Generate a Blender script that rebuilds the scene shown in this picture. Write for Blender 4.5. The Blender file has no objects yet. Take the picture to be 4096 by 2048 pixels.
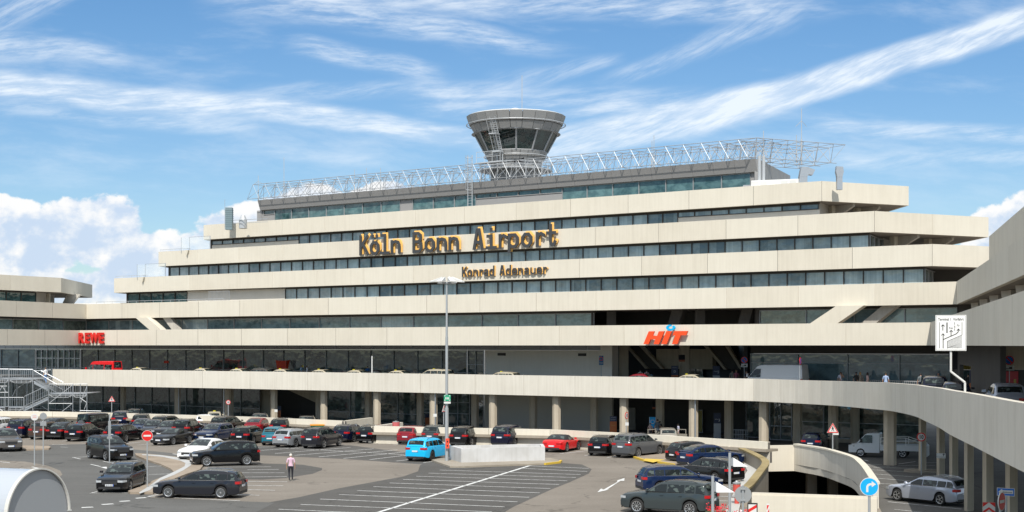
import bpy, bmesh, math, random
from mathutils import Vector, Matrix
from mathutils.geometry import tessellate_polygon
R=math.radians; PI=math.pi; random.seed(7)
SC=bpy.context.scene; COL=SC.collection
F=5689.0; HC=8.4                      # focal length in photo pixels, eye height
NX,NY=.5820,.8132; MX,MY=.8132,-.5820  # inward normal / rightward direction of the main front
def W(px,Y,z=0): return Vector(((px-2048)/F*Y,Y,z))
def G(px,py,z0=0): return W(px,F*(HC-z0)/(py-1380),z0)
def PL(px,c,z=0):
    d=(px-2048)/F; return W(px,c/(d*NX+NY),z)
def px_of(v): return 2048+F*v[0]/v[1]
def py_of(v): return 1380+F*(HC-v[2])/v[1]
# ---------- tagging ----------
def tag(o,label=None,cat=None,group=None,kind=None):
    if label: o['label']=label
    if cat: o['category']=cat
    if group: o['group']=group
    if kind: o['kind']=kind
    return o
def empty(name,loc=(0,0,0),rz=0,label=None,cat=None,group=None):
    o=bpy.data.objects.new(name,None); COL.objects.link(o); o.location=loc; o.rotation_euler=(0,0,rz); o.empty_display_size=.2
    return tag(o,label,cat,group)
def link(name,me,parent=None,loc=None,rot=None,scale=None):
    o=bpy.data.objects.new(name,me); COL.objects.link(o)
    if parent: o.parent=parent
    if loc is not None: o.location=loc
    if rot is not None: o.rotation_euler=rot
    if scale is not None: o.scale=scale
    return o
# ---------- mesh builder ----------
class MB:
    def __init__(s): s.v=[]; s.f=[]; s.m=[]
    def add(s,vs,fs,m=0):
        b=len(s.v); s.v+= [tuple(x) for x in vs]
        for f in fs: s.f.append([b+i for i in f]); s.m.append(m)
    def poly(s,vs,m=0): s.add(vs,[list(range(len(vs)))],m)
    def box(s,a,b,m=0,M=None):
        x0,y0,z0=a; x1,y1,z1=b
        vs=[Vector(p) for p in((x0,y0,z0),(x1,y0,z0),(x1,y1,z0),(x0,y1,z0),(x0,y0,z1),(x1,y0,z1),(x1,y1,z1),(x0,y1,z1))]
        if M: vs=[M@v for v in vs]
        s.add(vs,[(3,2,1,0),(4,5,6,7),(0,1,5,4),(1,2,6,5),(2,3,7,6),(3,0,4,7)],m)
    def hexa(s,b,t,m=0): # bottom 4, top 4 (ccw from above)
        s.add(list(b)+list(t),[(3,2,1,0),(4,5,6,7),(0,1,5,4),(1,2,6,5),(2,3,7,6),(3,0,4,7)],m)
    def prism(s,pts,z0,z1,m=0,mt=None):
        n=len(pts); P=[(p[0],p[1]) for p in pts]
        a=sum(P[i][0]*P[(i+1)%n][1]-P[(i+1)%n][0]*P[i][1] for i in range(n))
        if a<0: P=P[::-1]
        T=tessellate_polygon([[Vector((x,y,0)) for x,y in P]])
        b=len(s.v); s.v+=[(x,y,z0) for x,y in P]+[(x,y,z1) for x,y in P]
        for t in T:
            q=[P[i] for i in t]
            ar=(q[1][0]-q[0][0])*(q[2][1]-q[0][1])-(q[2][0]-q[0][0])*(q[1][1]-q[0][1])
            if ar<0: t=t[::-1]
            s.f.append([b+n+i for i in t]); s.m.append(m if mt is None else mt)
            s.f.append([b+i for i in t[::-1]]); s.m.append(m)
        for i in range(n):
            j=(i+1)%n; s.f.append([b+i,b+j,b+n+j,b+n+i]); s.m.append(m)
    def tube(s,a,b,r,n=6,m=0,r2=None,cap=True):
        a=Vector(a); b=Vector(b); r2=r if r2 is None else r2
        d=(b-a).normalized(); u=d.orthogonal().normalized(); w=d.cross(u)
        vs=[]
        for p,rr in((a,r),(b,r2)):
            for i in range(n):
                t=2*PI*i/n; vs.append(p+u*math.cos(t)*rr+w*math.sin(t)*rr)
        fs=[(i,(i+1)%n,n+(i+1)%n,n+i) for i in range(n)]
        if cap: fs+=[tuple(range(n))[::-1],tuple(range(n,2*n))]
        s.add(vs,fs,m)
    def lathe(s,prof,n=16,m=0,c=(0,0,0),ph=0): # prof (r,z)
        b=len(s.v)
        for r,z in prof:
            for i in range(n):
                t=2*PI*i/n+ph; s.v.append((c[0]+r*math.cos(t),c[1]+r*math.sin(t),c[2]+z))
        for k in range(len(prof)-1):
            for i in range(n):
                j=(i+1)%n; s.f.append([b+k*n+i,b+k*n+j,b+(k+1)*n+j,b+(k+1)*n+i]); s.m.append(m)
    def build(s,name,mats,parent=None,smooth=False,local=False,sharp=35):
        me=s.mesh(name,mats,parent,smooth,local,sharp); return link(name,me,parent)
    def mesh(s,name,mats,parent=None,smooth=False,local=False,sharp=35):
        if not isinstance(mats,(list,tuple)): mats=[mats]
        me=bpy.data.meshes.new(name)
        vs=s.v
        if parent is not None and not local:
            l=parent.location; vs=[(x-l.x,y-l.y,z-l.z) for x,y,z in vs]
        me.from_pydata(vs,[],s.f)
        for m in mats: me.materials.append(m)
        me.polygons.foreach_set('material_index',s.m)
        if smooth:
            me.polygons.foreach_set('use_smooth',[True]*len(s.f)); me.set_sharp_from_angle(angle=R(sharp))
        me.update(); return me
# ---------- node expression helper ----------
class E:
    def __init__(s,nt,sk): s.nt=nt; s.k=sk
    def op(s,o,*a,clamp=False):
        n=s.nt.nodes.new('ShaderNodeMath'); n.operation=o; n.use_clamp=clamp
        for i,x in enumerate((s,)+a):
            if isinstance(x,E): s.nt.links.new(x.k,n.inputs[i])
            else: n.inputs[i].default_value=x
        return E(s.nt,n.outputs[0])
    def __add__(s,o): return s.op('ADD',o)
    __radd__=__add__
    def __mul__(s,o): return s.op('MULTIPLY',o)
    __rmul__=__mul__
    def __sub__(s,o): return s.op('SUBTRACT',o)
    def __rsub__(s,o): return E.op(s*-1.0,'ADD',o)
    def __truediv__(s,o): return s.op('DIVIDE',o)
    def abs(s): return s.op('ABSOLUTE')
    def mx(s,o): return s.op('MAXIMUM',o)
    def mn(s,o): return s.op('MINIMUM',o)
    def pw(s,o): return s.op('POWER',o)
    def c(s): return s.op('ADD',0.0,clamp=True)
    def ss(s,a,b): # smoothstep
        n=s.nt.nodes.new('ShaderNodeMapRange'); n.interpolation_type='SMOOTHSTEP'
        s.nt.links.new(s.k,n.inputs[0]); n.inputs[1].default_value=a; n.inputs[2].default_value=b
        n.inputs[3].default_value=0; n.inputs[4].default_value=1; return E(s.nt,n.outputs[0])
def XYZ(nt,x,y,z=0.0):
    n=nt.nodes.new('ShaderNodeCombineXYZ')
    for i,v in enumerate((x,y,z)):
        if isinstance(v,E): nt.links.new(v.k,n.inputs[i])
        else: n.inputs[i].default_value=v
    return n.outputs[0]
def NOI(nt,vec,scale,detail=4,rough=.55,dist=0,color=False):
    n=nt.nodes.new('ShaderNodeTexNoise')
    if vec is not None: nt.links.new(vec,n.inputs['Vector'])
    n.inputs['Scale'].default_value=scale; n.inputs['Detail'].default_value=detail
    n.inputs['Roughness'].default_value=rough; n.inputs['Distortion'].default_value=dist
    return n.outputs['Color'] if color else E(nt,n.outputs['Fac'])
def MIX(nt,f,a,b,mode='MIX'):
    n=nt.nodes.new('ShaderNodeMix'); n.data_type='RGBA'; n.blend_type=mode
    for i,x in((0,f),(6,a),(7,b)):
        if isinstance(x,E): nt.links.new(x.k,n.inputs[i])
        elif isinstance(x,(int,float)): n.inputs[i].default_value=x
        elif isinstance(x,(tuple,list)): n.inputs[i].default_value=(*x[:3],1)
        else: nt.links.new(x,n.inputs[i])
    return n.outputs[2]
# ---------- materials ----------
def lin(r,g,b):
    f=lambda c:(c/255/12.92) if c/255<=.04045 else ((c/255+.055)/1.055)**2.4
    return (f(r),f(g),f(b))
MC={}
def mat(name,col,rough=.6,metal=0,spec=.5,coat=0,emit=0,ior=None):
    if name in MC: return MC[name]
    m=bpy.data.materials.new(name); m.use_nodes=True; p=m.node_tree.nodes['Principled BSDF']
    p.inputs['Base Color'].default_value=(*col,1); p.inputs['Roughness'].default_value=rough
    p.inputs['Metallic'].default_value=metal; p.inputs['Specular IOR Level'].default_value=spec
    p.inputs['Coat Weight'].default_value=coat; p.inputs['Coat Roughness'].default_value=.04
    if ior: p.inputs['IOR'].default_value=ior
    if emit: p.inputs['Emission Color'].default_value=(*col,1); p.inputs['Emission Strength'].default_value=emit
    MC[name]=m; return m
def setup(m): nt=m.node_tree; return nt,nt.nodes['Principled BSDF']
def objco(nt):
    n=nt.nodes.new('ShaderNodeTexCoord'); s=nt.nodes.new('ShaderNodeSeparateXYZ'); nt.links.new(n.outputs['Object'],s.inputs[0])
    return n.outputs['Object'],[E(nt,s.outputs[i]) for i in range(3)]
def bump(nt,p,h,st=.3,d=.02):
    b=nt.nodes.new('ShaderNodeBump'); b.inputs['Strength'].default_value=st; b.inputs['Distance'].default_value=d
    nt.links.new(h.k,b.inputs['Height']); nt.links.new(b.outputs[0],p.inputs['Normal'])
def concrete(name,col,streak=.25,dirt=.2,rough=.85):
    m=mat(name,col,rough,spec=.25); nt,p=setup(m); oc,(x,y,z)=objco(nt)
    u=x*.81-y*.58
    st=NOI(nt,XYZ(nt,u*3.2+y*.7,y*.3,z*.12),1.6,5,.65)
    big=NOI(nt,oc,.35,4,.6); fine=NOI(nt,oc,9,3,.6)
    f=(st.ss(.35,.75)*streak+big.ss(.35,.7)*dirt+(fine-.5)*.12)
    c=MIX(nt,f.c(),col,[k*q for k,q in zip(col,(.62,.60,.56))])
    nt.links.new(c,p.inputs['Base Color']); bump(nt,p,fine,.15,.01); return m
def asphalt(name,col,col2,sc=1.0):
    m=mat(name,col,.92,spec=.2); nt,p=setup(m); oc,(x,y,z)=objco(nt)
    g=NOI(nt,oc,16*sc,2,.7); g2=NOI(nt,oc,5,3,.7); b=NOI(nt,oc,.12,5,.65); s=NOI(nt,XYZ(nt,x*.1,y*.9,0.0),.6,4,.6)
    f=((g-.5)*1.5+(g2-.5)*.9+b.ss(.3,.7)*.5+s.ss(.45,.8)*.3).c()
    cr=nt.nodes.new('ShaderNodeTexVoronoi'); cr.feature='DISTANCE_TO_EDGE'; cr.inputs['Scale'].default_value=.16; nt.links.new(NOI(nt,oc,.5,4,.6,color=True),cr.inputs['Vector']) if False else nt.links.new(XYZ(nt,x+NOI(nt,oc,.8,3)*2.5,y+NOI(nt,oc,.7,3)*2.5,0.0),cr.inputs['Vector'])
    crk=(1-E(nt,cr.outputs['Distance']).ss(.0,.022))*NOI(nt,oc,.3,2).ss(.45,.6)*.55
    c=MIX(nt,f,col,col2); c=MIX(nt,crk,c,[k*.35 for k in col]); oil=NOI(nt,oc,.55,3,.5).ss(.66,.8)*.45
    c=MIX(nt,oil,c,[k*.55 for k in col]); nt.links.new(c,p.inputs['Base Color']); bump(nt,p,g,.4,.01); return m
def glassmat(name,c1,c2,blinds=0,F0=1.0,wav=.004,rough=.03,vs=.35):
    m=mat(name,c1,rough,spec=min(F0,.5),ior=1.5+F0*.45); nt,p=setup(m); oc,(x,y,z)=objco(nt)
    oi=nt.nodes.new('ShaderNodeObjectInfo'); rnd=E(nt,oi.outputs['Random'])
    n=NOI(nt,XYZ(nt,x*.9+rnd*9,y*.9,z*1.3),vs*3,3,.6).ss(.35,.65)
    f=n*.55+rnd*.45
    if blinds:
        u=x*.81-y*.58
        wv=(u*(2*PI/.13)).op('SINE'); on=(rnd*7.3).op('FRACT').ss(.35,.45)
        wn_=nt.nodes.new('ShaderNodeTexWhiteNoise'); wn_.noise_dimensions='1D'; nt.links.new(((u/.905).op('FLOOR')+(rnd*20).op('FLOOR')).k,wn_.inputs['W']); cell=E(nt,wn_.outputs['Value'])
        f=f*.35+(cell-.4)*.38+on*(.32+.33*(wv*.5+.5)*NOI(nt,XYZ(nt,u*2,0.0,0.0),1.5,2).ss(.3,.6))
    c=MIX(nt,f.c(),c1,c2); nt.links.new(c,p.inputs['Base Color'])
    if wav:
        w=NOI(nt,XYZ(nt,x*.5+rnd*30,y*.5,z*.8),1.2,2,.5); bump(nt,p,w,1.0,wav*8)
    return m
CON=concrete('cream_concrete',(.655,.607,.510),.17,.11)
CON2=concrete('cream_concrete_pale',(.665,.619,.522),.16,.09)
CON3=concrete('cream_concrete_dull',(.642,.592,.494),.20,.13)
CONW=concrete('weathered_concrete',(.66,.62,.54),.28,.16)
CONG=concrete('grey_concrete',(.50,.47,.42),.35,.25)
COND=concrete('column_concrete',(.50,.435,.34),.4,.4)
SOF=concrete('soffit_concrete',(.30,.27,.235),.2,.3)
CONL=concrete('kerb_concrete',(.34,.30,.245),.3,.5)
MOSS=concrete('mossy_concrete',(.33,.26,.13),.4,.7)
GAP=mat('joint_backing',(.12,.11,.1),.9)  # dark concrete backing behind the panel joints
WALLG=concrete('grey_wall_panel',(.80,.75,.66),.12,.15)
PENT=mat('grey_cladding',(.29,.285,.28),.5)
TOWC=mat('tower_cladding',(.27,.27,.265),.45)
FRM=mat('brown_window_frame',(.07,.06,.05),.5)
FRL=mat('light_window_frame',(.38,.39,.40),.4,.3)
TRS=mat('truss_steel',(.34,.355,.37),.4,.2)
DARK=mat('dark_interior',(.016,.016,.018),.8,spec=.2)
DARK2=concrete('dark_recess_tone',(.085,.08,.075),.2,.3)  # dark recess tone; on the loggia columns and brackets it stands for shade
GO=glassmat('office_glass',(.10,.145,.17),(.50,.62,.64),1,.5)
GT=glassmat('teal_glass',(.02,.055,.06),(.12,.215,.215),0,.5)
GL=glassmat('lobby_glass',(.02,.03,.03),(.17,.22,.20),0,.9,.0015,.02,.5)
GB=glassmat('blue_lobby_glass',(.07,.12,.14),(.22,.33,.36),0,.9,.0015)
GTW=glassmat('tower_glass',(.006,.012,.012),(.03,.06,.055),0,.5)
GCL=mat('clear_screen',(.6,.68,.7),.05); 
_p=GCL.node_tree.nodes['Principled BSDF']; _p.inputs['Alpha'].default_value=.35
STEEL=mat('galvanised_steel',(.42,.44,.46),.38,.6)
STEELW=mat('pale_steel_tube',(.46,.475,.485),.4,.25)
POLE=mat('grey_pole',(.40,.42,.43),.45,.4)
WHITE=mat('white_paint',(.78,.78,.76),.5)
OFFW=mat('offwhite_sign',(.62,.62,.6),.5)
BLACK=mat('black_print',(.012,.012,.012),.6)
RED=mat('red_sign',(.60,.02,.015),.45)
RAIL=mat('railing_grey',(.33,.34,.35),.45,.4)
# ---------- camera, sun, world ----------
cam=bpy.data.cameras.new('Camera'); co=bpy.data.objects.new('Camera',cam); COL.objects.link(co)
co.location=(0,0,HC); co.rotation_euler=(R(90),0,0); cam.sensor_width=36; cam.lens=F/4096*36
cam.shift_y=(1380-1024)/4096; cam.clip_end=6000; cam.clip_start=.5; SC.camera=co
SUN_AZ=R(183.5); SUN_EL=R(47)  # clockwise from +Y
sd=Vector((math.sin(SUN_AZ)*math.cos(SUN_EL),math.cos(SUN_AZ)*math.cos(SUN_EL),math.sin(SUN_EL)))
sl=bpy.data.lights.new('Sun','SUN'); so=bpy.data.objects.new('Sun',sl); COL.objects.link(so)
sl.energy=4.0; sl.angle=R(.5); sl.color=(1,.955,.88); so.rotation_euler=sd.to_track_quat('Z','Y').to_euler()
wd=bpy.data.worlds.new('World'); SC.world=wd; wd.use_nodes=True; nt=wd.node_tree
bg=nt.nodes['Background']; bg.inputs[1].default_value=.1
sk=nt.nodes.new('ShaderNodeTexSky'); sk.sky_type='NISHITA'; sk.sun_disc=False; sk.sun_elevation=SUN_EL; sk.sun_rotation=SUN_AZ
sk.air_density=1.0; sk.dust_density=.25; sk.ozone_density=2.2; sk.altitude=60
tc=nt.nodes.new('ShaderNodeTexCoord'); sp=nt.nodes.new('ShaderNodeSeparateXYZ'); nt.links.new(tc.outputs['Generated'],sp.inputs[0])
dx,dy,dz=[E(nt,sp.outputs[i]) for i in range(3)]
ay=dy.abs().mx(.08); U=2.048+5.689*(dx/ay); V=1.38-5.689*(dz/ay)
wn=NOI(nt,XYZ(nt,U,V,dy),1.1,3,.5,color=True); ws=nt.nodes.new('ShaderNodeSeparateXYZ'); nt.links.new(wn,ws.inputs[0])
U1=U+(E(nt,ws.outputs[0])-.5)*.22; V1=V+(E(nt,ws.outputs[1])-.5)*.14
def stroke(ax,ay_,bx,by,wa,wb,s,seed,hard=.5,base=.12):
    L=math.hypot(bx-ax,by-ay_); ex,ey=(bx-ax)/L,(by-ay_)/L
    a=(U1-ax)*ex+(V1-ay_)*ey; d=(U1-ax)*ey-(V1-ay_)*ex
    w=(wa+(a/L)*(wb-wa)).mx(.02)
    m=(1-d.abs()/w).ss(0,hard)
    m=m*(a/L).ss(-.12,.12)*(1-(a/L)).ss(-.15,.15)
    n=NOI(nt,XYZ(nt,a*1.7+seed,d*11-a*1.5,seed*1.0),2.4,7,.66).ss(.34,.74)
    return m*(n*(.97-base)+base)*s
ST=[(2.0,.61,3.1,.40,.09,.10,.85,1,.6,.25),(2.85,.46,4.3,.03,.085,.08,1.05,2,.6,.38),(-.2,.34,1.95,.545,.085,.06,.95,3,.7,.3),(-.2,.44,.9,.52,.05,.05,.45,4,.9),
(.9,-.02,2.2,.17,.14,.05,.75,5,.9),(1.3,-.03,3.2,.02,.09,.08,.7,6,.9),(-.2,.17,.5,.24,.11,.05,.65,7,.9),(-.1,.10,.35,-.05,.13,.06,.6,7.5,.9),(1.15,.20,1.75,.29,.07,.06,.7,8,.9),
(3.3,.50,4.3,.56,.05,.05,.6,9,.9),(2.9,.66,4.3,.62,.05,.06,.4,10,.9),(2.45,.30,3.2,.03,.05,.10,.5,11,.9),(1.7,.38,2.8,.42,.11,.1,.6,12,.9),
(.55,.51,1.0,.53,.05,.03,.4,13,.9),(1.0,.62,1.5,.66,.05,.03,.25,14,.9),(1.0,.40,2.1,.33,.05,.05,.4,16,.9),(2.0,.33,2.45,.22,.08,.04,.45,17,.9)]
ci=None
for s_ in ST:
    q=stroke(*s_); ci=q if ci is None else (ci+q)
fill_veil=V.ss(-.25,-1.6)*.78  # white veil added above the view to brighten and whiten the fill light
veil=NOI(nt,XYZ(nt,U1*.8+V1*.5,V1*3.4-U1*.35,3.0),1.5,6,.62).ss(.45,.82)*.40
ci=(ci*.92+veil*V.ss(.95,.6)+fill_veil).mn(.88)
# cumulus
def lobe(cx,cy,rx,ry):
    return 1-(((U-cx)/rx).pw(2)+((V-cy)/ry).pw(2)).pw(.5)
LB=[(-.1,.93,.32,.17),(.38,.93,.26,.17),(.58,1.02,.22,.13),(.10,1.02,.3,.12),(.78,1.08,.25,.16),(1.02,.94,.24,.15),(1.25,.86,.25,.14),(1.55,.80,.2,.08),
(.2,1.16,.6,.10),(.6,1.15,.5,.10),(3.98,.99,.16,.18),(4.15,.92,.18,.20),(4.4,.88,.3,.25),(-.7,.95,.4,.25)]
cu=None
for l in LB:
    q=lobe(*l); cu=q if cu is None else cu.mx(q)
nv=lambda du,dv: NOI(nt,XYZ(nt,U*1.0+du,V*1.25+dv,0.5),4.2,8,.58)
n0=nv(0,0); n1=nv(-.035,-.06)
dens=(cu*.9+(n0-.5)*1.15)
cum=dens.ss(.06,.17)*V.ss(1.33,1.18)*dy.ss(-.1,.05)
thin=cum*.92
shade=((n0-n1)*5.0+.50-(V-.95).mx(0)*1.1+(.32-dens)*.75).ss(-.1,1.05)
cc=MIX(nt,shade,(5.2,6.2,7.7),(8.8,8.65,8.5))
tint=MIX(nt,V.ss(-.3,1.3),(.54,.79,.97),(.72,.82,.92))
skc=MIX(nt,1.0,sk.outputs[0],tint,'MULTIPLY')
wd.cycles.sampling_method='MANUAL'; wd.cycles.sample_map_resolution=256
SKY_GAIN=nt.nodes.new('ShaderNodeVectorMath'); SKY_GAIN.operation='SCALE'; nt.links.new(skc,SKY_GAIN.inputs[0]); SKY_GAIN.inputs['Scale'].default_value=1.0
c1=MIX(nt,ci,SKY_GAIN.outputs[0],(7.9,8.5,9.1))
c2=MIX(nt,thin,c1,cc)
hz=(1-V.ss(1.40,1.36))
nt.links.new(c2,bg.inputs[0])
SC.view_settings.view_transform='Standard'; SC.view_settings.look='None'; SC.view_settings.exposure=.25; SC.view_settings.gamma=1
# ================= paths =================
def offset(path,d):  # shift an open plan polyline to its left by d
    P=[Vector((p[0],p[1])) for p in path]; out=[]
    for i,p in enumerate(P):
        ns=[]
        if i>0: t=(P[i]-P[i-1]).normalized(); ns.append(Vector((-t.y,t.x)))
        if i<len(P)-1: t=(P[i+1]-P[i]).normalized(); ns.append(Vector((-t.y,t.x)))
        if len(ns)==2:
            m=(ns[0]+ns[1]).normalized(); k=1/max(.35,m.dot(ns[0])); q=p+m*d*k
        else: q=p+ns[0]*d
        out.append((q.x,q.y))
    return out
def lerp(a,b,t): return tuple(a[i]+(b[i]-a[i])*t for i in range(len(a)))
def band(mb,path,z0,z1,th=.3,panel=7.1,gap=.035,zs=None,lip=0):
    """row of precast panels along a plan polyline; zs = per-vertex (z0,z1)"""
    o=[(p[0],p[1]) for p in path]; i1=offset(path,th); b0=offset(path,.06); b1=offset(path,th-.03)
    for k in range(len(o)-1):
        L=math.dist(o[k],o[k+1]); n=max(1,round(L/panel)) if panel else 1
        za=zs[k] if zs else (z0,z1); zb=zs[k+1] if zs else (z0,z1)
        for j in range(n):
            g=gap/2/L if panel else 0
            t0=j/n+(g if j>0 or zs is None else 0); t1=(j+1)/n-(g if j<n-1 or zs is None else 0)
            if zs: t0,t1=(0 if k else 0),1
            A,B=lerp(o[k],o[k+1],t0),lerp(o[k],o[k+1],t1); C,D=lerp(i1[k],i1[k+1],t1),lerp(i1[k],i1[k+1],t0)
            zA=lerp(za,zb,t0); zB=lerp(za,zb,t1)
            mb.hexa([(*A,zA[0]),(*B,zB[0]),(*C,zB[0]),(*D,zA[0])],[(*A,zA[1]),(*B,zB[1]),(*C,zB[1]),(*D,zA[1])],random.choice((0,0,2,3)))
        if not zs:
            mb.hexa([(*b0[k],za[0]+.02),(*b0[k+1],zb[0]+.02),(*b1[k+1],zb[0]+.02),(*b1[k],za[0]+.02)],[(*b0[k],za[1]-.03),(*b0[k+1],zb[1]-.03),(*b1[k+1],zb[1]-.03),(*b1[k],za[1]-.03)],1)
def slab(mb,pa,pb,z0,z1,m=0,zs=None):
    for k in range(len(pa)-1):
        a=zs[k] if zs else (z0,z1); b=zs[k+1] if zs else (z0,z1)
        mb.hexa([(*pa[k],a[0]),(*pa[k+1],b[0]),(*pb[k+1],b[0]),(*pb[k],a[0])],[(*pa[k],a[1]),(*pa[k+1],b[1]),(*pb[k+1],b[1]),(*pb[k],a[1])],m)
def window(parent,A,B,z0,z1,glass,frame=FRM,name='window',div=1,fw=.07,transom=None,depth=.10,label=None):
    """a glazed bay from plan point A to B: panes with a frame round them, all one window"""
    mb=MB(); A=Vector((A[0],A[1],0)); B=Vector((B[0],B[1],0)); t=(B-A).normalized(); n=Vector((t.y,-t.x,0)) # outward
    L=(B-A).length
    M=Matrix.Translation(A)@Matrix(((t.x,-n.x,0,0),(t.y,-n.y,0,0),(0,0,1,0),(0,0,0,1)))
    mb.poly([M@Vector(p) for p in((.01,.03,z0),(L-.01,.03,z0),(L-.01,.03,z1),(.01,.03,z1))],0)
    for j in range(div+1):
        x=L*j/div; a=max(0.005,x-fw/2); b=min(L-.005,x+fw/2)
        mb.box((a,-depth,z0),(b,.02,z1),1,M)
    mb.box((.006,-depth+.02,z1-fw),(L-.006,.015,z1-.002),1,M); mb.box((.006,-depth+.02,z0+.002),(L-.006,.015,z0+fw),1,M)
    if transom:
        for zt in transom: mb.box((.006,-depth+.025,zt-fw*.4),(L-.006,.014,zt+fw*.4),1,M)
    return tag(mb.build(name,[glass,frame],parent),label)
def row(parent,c,pa,pb,w,z0,z1,glass,**k):
    A,B=PL(pa,c),PL(pb,c); L=(B-A).length; n=max(1,round(L/w))
    gs=glass if isinstance(glass,(list,tuple)) else [glass]
    for j in range(n):
        window(parent,A.lerp(B,j/n),A.lerp(B,(j+1)/n),z0,z1,gs[j%len(gs)] if len(gs)<3 else random.choice(gs),**k)
def wallseg(mb,A,B,z0,z1,th=.2,m=0):
    t=Vector((B[0]-A[0],B[1]-A[1])).normalized(); n=Vector((-t.y,t.x))*th
    mb.hexa([(A[0],A[1],z0),(B[0],B[1],z0),(B[0]+n.x,B[1]+n.y,z0),(A[0]+n.x,A[1]+n.y,z0)],[(A[0],A[1],z1),(B[0],B[1],z1),(B[0]+n.x,B[1]+n.y,z1),(A[0]+n.x,A[1]+n.y,z1)],m)
C0=113.68
cT=lambda i: C0*(1+.026*i)
zT=lambda i: 10.24+3.39*i     # top of the parapet band of tier i
zB=lambda i: zT(i)-1.87
wd_=Vector((-.24,-.971)).normalized(); lw=Vector((-.3095,-.951))
def xy(v): return (v[0],v[1])
# ================= main office building =================
TB=empty('office_building',PL(2200,C0+8,4),label='long stepped cream concrete office building with stacked balcony bands and name lettering',cat='building')
back=Vector((.02,1))
tier={}
p0L=PL(318,C0); p0R=PL(3722,C0)
tier[0]=[xy(p0L-Vector((*lw,0))*-42),xy(p0L),xy(p0R),xy(p0R+Vector((*wd_,0))*80)]
p1L=PL(345,cT(1)); p1R=PL(3827,cT(1))
tier[1]=[xy(p1L+Vector((*lw,0))*42),xy(p1L),xy(p1R),xy(p1R+Vector((*wd_,0))*72)]
tier[0][0]=xy(p0L+Vector((*lw,0))*42)
a=PL(456,cT(2)); b=PL(3729,cT(2)); tier[2]=[(a.x+1.2,a.y+14),xy(a),xy(b),(b.x+19.7,b.y+9.8),(b.x+19.7,b.y+24)]
a=PL(634,cT(3)); b=PL(3498,cT(3)); tier[3]=[(a.x+1.5,a.y+14),xy(a),xy(b),(44.8,133.7),(44.6,147)]
a=PL(814,cT(4)); b=PL(3287,cT(4)); tier[4]=[(a.x+2,a.y+14),xy(a),xy(b),(38.5,138.0),(37.9,152)]
for i in range(5):
    mb=MB(); band(mb,tier[i],zB(i),zT(i),.32,7.15)
    mb.build('parapet_band',[CON,GAP,CON2,CON3],TB)
    if i<2: # deep soffit and roof over everything behind
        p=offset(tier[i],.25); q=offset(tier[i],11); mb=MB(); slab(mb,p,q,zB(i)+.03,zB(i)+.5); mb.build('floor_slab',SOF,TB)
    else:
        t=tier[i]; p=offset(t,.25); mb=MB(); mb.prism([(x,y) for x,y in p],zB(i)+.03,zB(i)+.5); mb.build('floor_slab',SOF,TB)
# W2..W4 windows and walls
def inpt(px,c): return PL(px,c)
OG=[GO,GO,GO]
for (i,c,segs) in ((2,cT(2)+1.0,[(512,750,'t'),(750,1142,'w'),(1142,3696,'o')]),(3,cT(3)+1.0,[(680,3476,'o')]),(4,cT(4)+1.0,[(848,1196,'s'),(1196,2712,'o'),(2712,3276,'s')])):
    z0=zT(i-1)-.75; z1=zB(i)-.13
    for (pa,pb,k) in segs:
        if k=='o': row(TB,c,pa,pb,3.62,z0,z1,OG,div=2)
        elif k=='t': row(TB,c,pa,pb,2.4,z0,z1,GT)
        elif k=='w':
            mb=MB(); wallseg(mb,PL(pa,c),PL(pb,c),z0,z1+.1,.2); mb.build('wall',WALLG,TB)
        elif k=='s':
            row(TB,c,pa,pb,3.8,z1-.55,z1,GO,div=2,name='strip_window')
            mb=MB(); wallseg(mb,PL(pa,c),PL(pb,c),z0,z1-.551,.2); mb.build('wall',WALLG,TB)
    a,b=PL(segs[0][0],c),PL(segs[-1][1],c)
    mb=MB(); wallseg(mb,a,b,z1,zB(i)+.03,.25); 
    wallseg(mb,a,(a.x+4.5,a.y+12),z0,zB(i)+.03,.25); 
    mb.build('window_head',FRM,TB)
    # right return: glazed side wall, then concrete pier and haunches
    w=Vector((.42,.908))
    e1=(b.x+w.x*12,b.y+w.y*12); n=4
    if i<4:
        for j in range(3):
            A=(b.x+w.x*(.3+2.2*j),b.y+w.y*(.3+2.2*j)); B_=(b.x+w.x*(2.4+2.2*j),b.y+w.y*(2.4+2.2*j)); window(TB,A,B_,z0,z1,GL,FRL,name='side_window')
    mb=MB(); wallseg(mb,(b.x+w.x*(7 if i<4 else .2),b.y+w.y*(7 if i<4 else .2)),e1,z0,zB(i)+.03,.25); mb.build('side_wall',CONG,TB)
    t=tier[i]; cx=Vector(t[2]); ce=Vector(t[3])
    for f,dp in((.42,3.4),(.78,4.2)):
        q=cx.lerp(ce,f)+Vector((-.42,.908))*dp
        mb=MB(); d1=(ce-cx).normalized(); d2=Vector((-d1.y,d1.x))
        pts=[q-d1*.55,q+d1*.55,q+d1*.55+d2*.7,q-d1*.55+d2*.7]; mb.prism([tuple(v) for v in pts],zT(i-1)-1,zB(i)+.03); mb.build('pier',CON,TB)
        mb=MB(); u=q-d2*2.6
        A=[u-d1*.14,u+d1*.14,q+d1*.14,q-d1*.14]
        mb.hexa([(*A[0],zB(i)-.25),(*A[1],zB(i)-.25),(*A[2],zB(i)-1.2),(*A[3],zB(i)-1.2)],[(*v,zB(i)+.02) for v in A]); mb.build('haunch',CONG,TB)
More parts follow.
